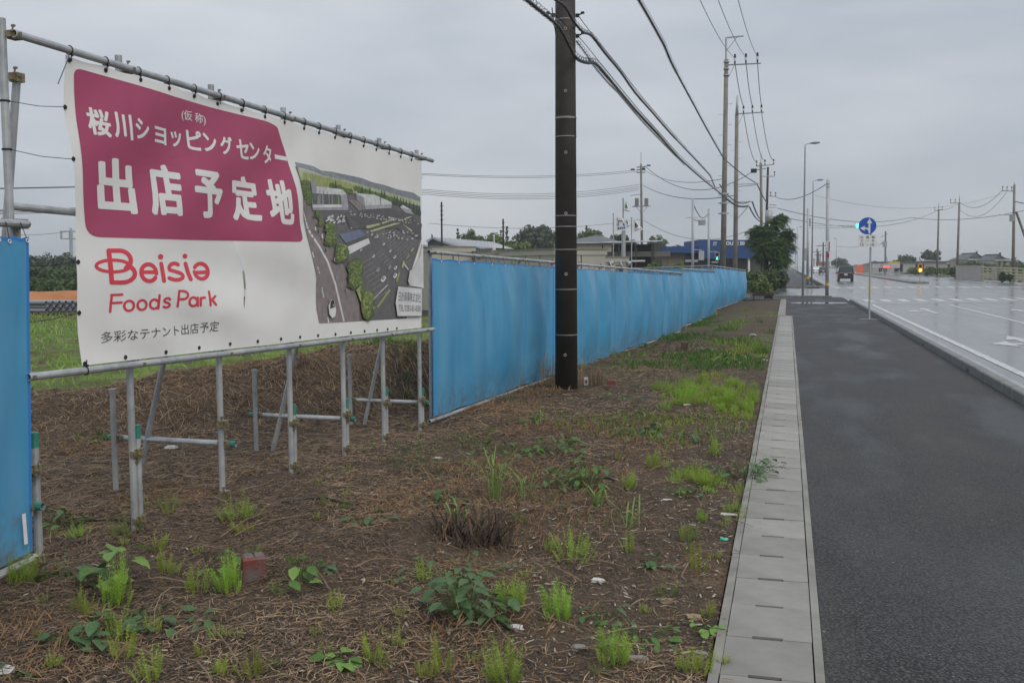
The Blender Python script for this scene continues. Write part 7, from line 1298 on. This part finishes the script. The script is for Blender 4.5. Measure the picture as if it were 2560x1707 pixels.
for a in (('large dark blue-green leafy plant in the lower middle of the bare soil', 1165, 1540, 62, .24, .24, .085, 0), ('loose blue-green runners behind the large dark leafy plant', 1150, 1452, 30, .40, .13, .07, 0), ('tall light green plant with big heart-shaped leaves at lower left', 292, 1470, 11, .15, .36, .16, 2), ('blue-green leafy plant left of the big heart-shaped leaves', 182, 1452, 12, .17, .16, .11, 0), ('light green leafy seedling right of the near red block', 742, 1452, 12, .20, .15, .09, 2), ('dark leafy seedling farther right of the near red block', 788, 1425, 9, .10, .09, .07, 0), ('dark leaves behind the left corner of the near red block', 560, 1432, 12, .14, .13, .08, 1), ('dark five-leaved plant at lower left centre', 385, 1560, 13, .19, .10, .11, 0), ('flat dark leafy plant at lower left, left of two', 165, 1606, 10, .18, .09, .11, 0), ('flat dark leafy plant at lower left, right of two', 240, 1600, 8, .14, .12, .11, 0), ('dark leafy weed at the foot of the near blue fence post', 160, 1318, 18, .22, .14, .09, 1), ('small leafy seedling on dark soil right of centre', 1632, 1412, 10, .12, .08, .08, 0), ('sprawling three-leaf vine near the bottom right soil', 1600, 1590, 18, .24, .08, .07, 1), ('leafy vine rising beside the bottom right horsetails', 1520, 1545, 10, .16, .07, .075, 0), ('small flat weed at the gutter edge near the bottom', 1745, 1580, 9, .11, .06, .07, 2), ('dark ivy-like vine reaching from the soil over the gutter edge', 1868, 1190, 46, .36, .20, .085, 0), ('leafy trail lying on the gutter covers', 1935, 1172, 8, .20, .05, .07, 1), ('bushy dark weed mound in the middle of the straw', 1465, 1215, 46, .32, .30, .08, 1), ('low blue-green runners left of the bushy mound', 1395, 1215, 20, .36, .09, .08, 0), ('leafy weed under the bamboo-like shoot', 1715, 1238, 14, .26, .08, .08, 0), ('dark leafy clump in the middle distance behind the bushy mound', 1385, 1128, 26, .30, .22, .10, 1), ('spreading green clump left in the middle distance', 1280, 1135, 26, .42, .15, .09, 1), ('dark spreading clump between the straw and the gutter', 1655, 1092, 34, .55, .14, .10, 0), ('low leafy clump just right of the far red block', 1555, 998, 14, .30, .14, .10, 0), ('small leafy weed at the left side of the cut reed stump', 1100, 1262, 16, .20, .14, .09, 0), ('single flat leafy seedling below the straw at left centre', 508, 1568, 6, .07, .08, .08, 0), ('rosette of light green narrow leaves at the bottom centre', 850, 1655, 13, .10, .06, .10, 2), ('small leafy plant at the very bottom left corner', 12, 1697, 6, .1, .05, .1, 0), ('blue-green seedling in the straw below the fallen branches', 930, 1300, 10, .2, .08, .1, 0), ('dark low weed near the foot of the main pole fence', 1310, 1060, 14, .3, .12, .08, 1), ('small leafy weed in the far verge near the fence', 1745, 880, 16, .5, .25, .14, 0), ('second small leafy weed in the far verge', 1830, 905, 14, .5, .25, .14, 1)): leafplant(*a)
# broad-bladed grass shoots and the cut reed stump
def grassy(label, u, v, n, h, wd, m_, lean=.8, cat='plant', group='grass shoots on the soil', name='grass_shoot', rad=.05):
    p = at_g(u, v); r_ = random.Random(int(u * 3 + v)); m = MB()
    for i in range(n):
        a = r_.uniform(0, 6.28); H = h * r_.uniform(.5, 1); b0 = p + Vector((r_.uniform(-rad, rad), r_.uniform(-rad, rad), -.01)); d = Vector((math.cos(a), math.sin(a), 0)); s_ = Vector((-d.y, d.x, 0)) * wd / 2; ln = lean * r_.uniform(.3, 1); pts = [b0, b0 + d * H * ln * .25 + Vector((0, 0, H * .6)), b0 + d * H * ln * .65 + Vector((0, 0, H * .9)), b0 + d * H * ln + Vector((0, 0, H * (1 - .3 * ln)))]
        m.add([pts[0] - s_ * .5, pts[0] + s_ * .5, pts[1] - s_, pts[1] + s_, pts[2] - s_ * .8, pts[2] + s_ * .8, pts[3]], [(0, 1, 3, 2), (2, 3, 5, 4), (4, 5, 6)])
    return tag(m.build(name, m_, None, p, fix=False), label, cat, group)
grassy('bamboo-like shoot with drooping leaves, left of two on the dark soil', 1491, 1268, 9, .26, .016, LB[2], 1.2); grassy('bamboo-like shoot with drooping leaves, right of two on the dark soil', 1582, 1318, 7, .28, .012, LB[2], 1.2); grassy('tall arching green grass behind the cut reed stump', 1240, 1250, 34, .48, .008, LB[2], 1.2); grassy('bright arching grass right of the cut reed stump', 1310, 1248, 16, .34, .009, LB[2], 1.4); grassy('green grass tuft sprouting by the cut reed stump, left', 1150, 1318, 10, .26, .014, LB[2]); grassy('tuft of green grass on the straw below the blue fence corner', 1345, 1058, 14, .2, .016, LB[2], .9)
grassy('dry brown grass around the foot of the main dark pole, left side', 1375, 966, 80, .62, .006, STRAW[0], .4, rad=.16); grassy('dry brown grass around the foot of the main dark pole, right side', 1445, 962, 50, .5, .006, STRAW[0], .5, rad=.12); grassy('dark dry stubble right of the small white marker', 1490, 965, 70, .36, .008, STRAW[1], .4, rad=.13)
p = at_g(1178, 1350); o = thing('reed_stump', 'cut brown reed stump with upright broken stalks in the middle of the soil', 'stump', p); r_ = random.Random(5)
for i in range(58):
    a = r_.uniform(0, 6.28); q = .24 * r_.random() ** .5; b0 = p + Vector((math.cos(a) * q * 1.3, math.sin(a) * q * .9, -.02)); H = r_.uniform(.08, .27); m = MB(); m.tube([b0, b0 + Vector((r_.uniform(-.09, .09), r_.uniform(-.09, .09), H))], [.008, .006], 5); m.build('cut_stalk', STRAW[r_.choice((1, 2, 2, 1))], o)
m = MB()
for i in range(260):
    a = r_.uniform(0, 6.28); b0 = p + Vector((math.cos(a) * .3 * r_.random(), math.sin(a) * .25 * r_.random(), 0)); e = b0 + Vector((r_.uniform(-.25, .25), r_.uniform(-.2, .2), r_.uniform(.0, .22))); s_ = Vector((.003, .002, 0)); m.add([b0 - s_, b0 + s_, e + s_, e - s_], [(0, 1, 2, 3)])
kind(m.build('dry_blades', STRAW[2], o, fix=False), 'stuff')
# low weeds and short grass in patches: nobody could count them
X, Y = scatter(90000, -4.4, -.38, 3.6, 40); mk_ = fbm(X * .55, Y * .42, 3, 33) + .6 * fbm(X * 2.1, Y * 1.8, 2, 37); ok = (mk_ > .15 - .10 * sstep(8, 22, Y)) & (nr.rand(len(X)) < .55); X, Y = X[ok], Y[ok]
blades(X, Y, (.02 + .06 * nr.rand(len(X))) * np.clip(Y / 12, .8, 1.8), .006 * np.clip(Y / 8, .8, 3), .8 * nr.rand(len(X)), LB[1], 'short_weeds')
X, Y = scatter(30000, -4.4, -.38, 9, 46); ok = (fbm(X * .6, Y * .35, 3, 52) > .15) & (nr.rand(len(X)) < .55); X, Y = X[ok], Y[ok]
blades(X, Y, (.05 + .10 * nr.rand(len(X))), .010 * np.clip(Y / 10, 1, 3), .7 * nr.rand(len(X)), HT[2], 'short_grass')
X, Y = scatter(20000, -1.9, -.37, 9.0, 24); ok = (fbm(X * 1.3, Y * .9, 3, 83) > .10) & (nr.rand(len(X)) < sstep(-2.0, -.7, X)); X, Y = X[ok], Y[ok]
blades(X, Y, (.03 + .06 * nr.rand(len(X)) ** 2), .005 * np.clip(Y / 9, .8, 2), .9 * nr.rand(len(X)), HT[1], 'edge_weeds')
# crops and weeds in the field behind the bank
n = 60000; q = 3.4 + 36 * nr.rand(n) ** 1.3; t_ = -12 + 60 * nr.rand(n); X = MB0[0] + MN[0] * q + MD[0] * t_; Y = MB0[1] + MN[1] * q + MD[1] * t_; ok = (fbm(q * .30, t_ * .05, 3, 5) + .35 * fbm(X * 1.3, Y * 1.3, 2, 8) > -.10) & (X < -5.6); X, Y, q = X[ok], Y[ok], q[ok]
blades(X, Y, .05 + .13 * nr.rand(len(X)), .016 * np.clip(q / 8, .8, 3), 1.0 * nr.rand(len(X)), leafmat('crop_green', (.17, .30, .05), (.26, .38, .075), .8), 'field_weeds')
n = 9000; q = .2 + 2.4 * nr.rand(n); t_ = -2 + 11 * nr.rand(n); X = MB0[0] + MN[0] * q + MD[0] * t_; Y = MB0[1] + MN[1] * q + MD[1] * t_; ok = fbm(X * 1.1, Y * 1.1, 3, 14) > .20; X, Y = X[ok], Y[ok]
blades(X, Y, .04 + .10 * nr.rand(len(X)), .012, 1.0 * nr.rand(len(X)), LB[1], 'bank_weeds')

# ------------------------------------------------------------------ marker blocks and litter
REDB = mat('worn_red_paint', (.20, .028, .024), (.10, .05, .042), 9, .6, bump=.003, bscale=60, c3=(.13, .12, .115), scale3=7); BLK = mat('worn_block_top', (.15, .12, .11), (.10, .075, .07), 12, .8, bump=.002, bscale=90)
def block(label, u, v, w_, h, rz, m_, tm, name='marker_block', cat='marker block', group='red boundary blocks'):
    p = at_g(u, v); o = thing(name, label, cat, p, group); R3 = Matrix.Rotation(rz, 3, 'Z'); b_ = .012; m = MB(); s = w_ / 2
    lo = [(-s, -s), (s, -s), (s, s), (-s, s)]; V = [R3 @ Vector((x, y, -.12)) + p for x, y in lo] + [R3 @ Vector((x, y, h - b_)) + p for x, y in lo] + [R3 @ Vector((x * (1 - b_ / s), y * (1 - b_ / s), h)) + p for x, y in lo]
    m.add(V, [(0, 1, 5, 4), (1, 2, 6, 5), (2, 3, 7, 6), (3, 0, 4, 7), (4, 5, 9, 8), (5, 6, 10, 9), (6, 7, 11, 10), (7, 4, 8, 11)]); m.build('body', m_, o)
    m = MB(); g = .006; t1 = s - b_
    for a0, a1 in ((-t1, -g), (g, t1)): m.add([R3 @ Vector((x, y, h + .001)) + p for x, y in ((a0, -t1), (a1, -t1), (a1, t1), (a0, t1))], [(0, 1, 2, 3)])
    m.add([R3 @ Vector((x, y, h - .006)) + p for x, y in ((-g, -t1), (g, -t1), (g, t1), (-g, t1))], [(0, 1, 2, 3)]); m.build('top', tm, o, fix=False); return o
block('near worn red concrete block among the straw at lower left', 635, 1440, .135, .13, .62, REDB, BLK); block('far small red block right of the main dark pole', 1529, 972, .13, .145, .08, REDB, REDB); block('farthest brownish stub on the verge, beyond the far red block', 1711, 878, .16, .22, .1, mat('brown_stub', (.09, .05, .04), rough=.8), BLK)
p = at_g(1465, 962); o = thing('white_marker', 'small white survey marker at the right foot of the main dark pole', 'marker', p); m = MB(); m.box(p + Vector((0, 0, .05)), (.07, .07, .14), 0, Matrix.Rotation(.3, 3, 'Z')); m.build('body', WHITEP, o); m = MB(); m.box(p + Vector((.01, -.04, .06)), (.035, .004, .05), 0, Matrix.Rotation(.3, 3, 'Z')); m.build('mark', GREYP, o)
def crumpled(label, u, v, s, m_, seed, flat=.35, name='litter', cat='litter'):
    p = at_g(u, v); bm = bmesh.new(); bmesh.ops.create_icosphere(bm, subdivisions=2, radius=s); r_ = random.Random(seed)
    for q in bm.verts: k = 1 + r_.uniform(-.4, .3); q.co = Vector((q.co.x * k * 1.3, q.co.y * k * .8, q.co.z * k * flat + s * flat * .6))
    me = bpy.data.meshes.new(name); bm.to_mesh(me); bm.free(); me.materials.append(m_); o = link(name, me, None, p); return tag(o, label, cat)
PAPER = mat('white_scrap', (.62, .60, .58), (.4, .38, .36), 30, .6); TANS = mat('tan_stone', (.30, .22, .13), (.2, .15, .1), 20, .8); GST = mat('grey_stone', (.24, .22, .20), (.15, .14, .125), 20, .8)
for a in (('crumpled white paper scrap on dark soil right of the horsetail clump', 1493, 1453, .035, PAPER, 1), ('pale crushed can-like scrap below the large dark leafy plant', 1288, 1570, .035, PAPER, 2), ('small white scrap near the fence corner on the straw', 1094, 1145, .035, PAPER, 3, .2), ('pale scrap on the twig right of the bamboo-like shoots', 1667, 1250, .03, PAPER, 4, .25), ('turquoise plastic scrap near the gutter edge', 1809, 1349, .022, mat('turquoise_plastic', (.08, .55, .38), rough=.4), 5, .5), ('white scrap by the gutter in the far verge', 1910, 902, .06, PAPER, 6), ('white scrap in front of the dense horsetail patch', 1717, 1013, .05, PAPER, 7, .3), ('white bag scrap lying on the far bare verge', 1882, 839, .07, PAPER, 8, .4)): crumpled(*a)
for a in (('tan stone on the dark soil, right of the white paper scrap', 1665, 1506, .032, TANS, 11, .6), ('flat grey stone at the bottom right of the soil', 1590, 1648, .05, GST, 12, .25), ('pale stone at the foot of the bank behind the second post', 427, 1122, .06, PAPER, 13, .4), ('rounded grey stone beside the gutter at the bottom', 1752, 1640, .03, GST, 14, .6), ('brown stone left of the sprawling vine', 1450, 1625, .035, GST, 15, .5), ('brownish stone beside the small leafy seedling', 1735, 1546, .035, TANS, 16, .5), ('grey stone at the far left of the bottom edge', 5, 1676, .05, PAPER, 17, .3)): crumpled(*a, name='stone', cat='stone')
p = at_g(1822, 1290); m = MB(); m.tube([p + Vector((-.06, 0, .015)), p + Vector((.06, .01, .012))], .009, 8); m.box(p + Vector((0, 0, .012)), (.13, .02, .008)); tag(m.build('white_stick', PAPER, None, p), 'white flat stick lying on the soil at the gutter edge', 'litter')
for u, v, L, lb in ((255, 1318, .55, 'black hose piece lying behind the near fence post'), (790, 1258, .6, 'black hose piece lying in the straw below the frame posts'), (1500, 1207, .25, 'short black hose end beside the bushy weed mound')):
    p = at_g(u, v); m = MB(); m.tube([(p.x + L * (f - .5), p.y + .12 * math.sin(f * 3), float(gz(p.x + L * (f - .5), p.y + .12 * math.sin(f * 3))) + .016) for f in (0, .25, .5, .75, 1)], .009, 6); tag(m.build('hose', BLACKP, None, p), lb, 'hose')

# ------------------------------------------------------------------ damp air
hz = bpy.data.materials.new('damp_air'); hz.use_nodes = True; t = hz.node_tree; t.nodes.clear(); ou = t.nodes.new('ShaderNodeOutputMaterial'); pv = t.nodes.new('ShaderNodeVolumePrincipled')
pv.inputs['Density'].default_value = HAZE; pv.inputs['Color'].default_value = (.93, .96, 1, 1); pv.inputs['Anisotropy'].default_value = .2; t.links.new(pv.outputs[0], ou.inputs['Volume'])
m = MB(); m.bbox((-1700, -400, -2), (1700, 2100, 22)); o = m.build('haze', hz); kind(o, 'stuff')
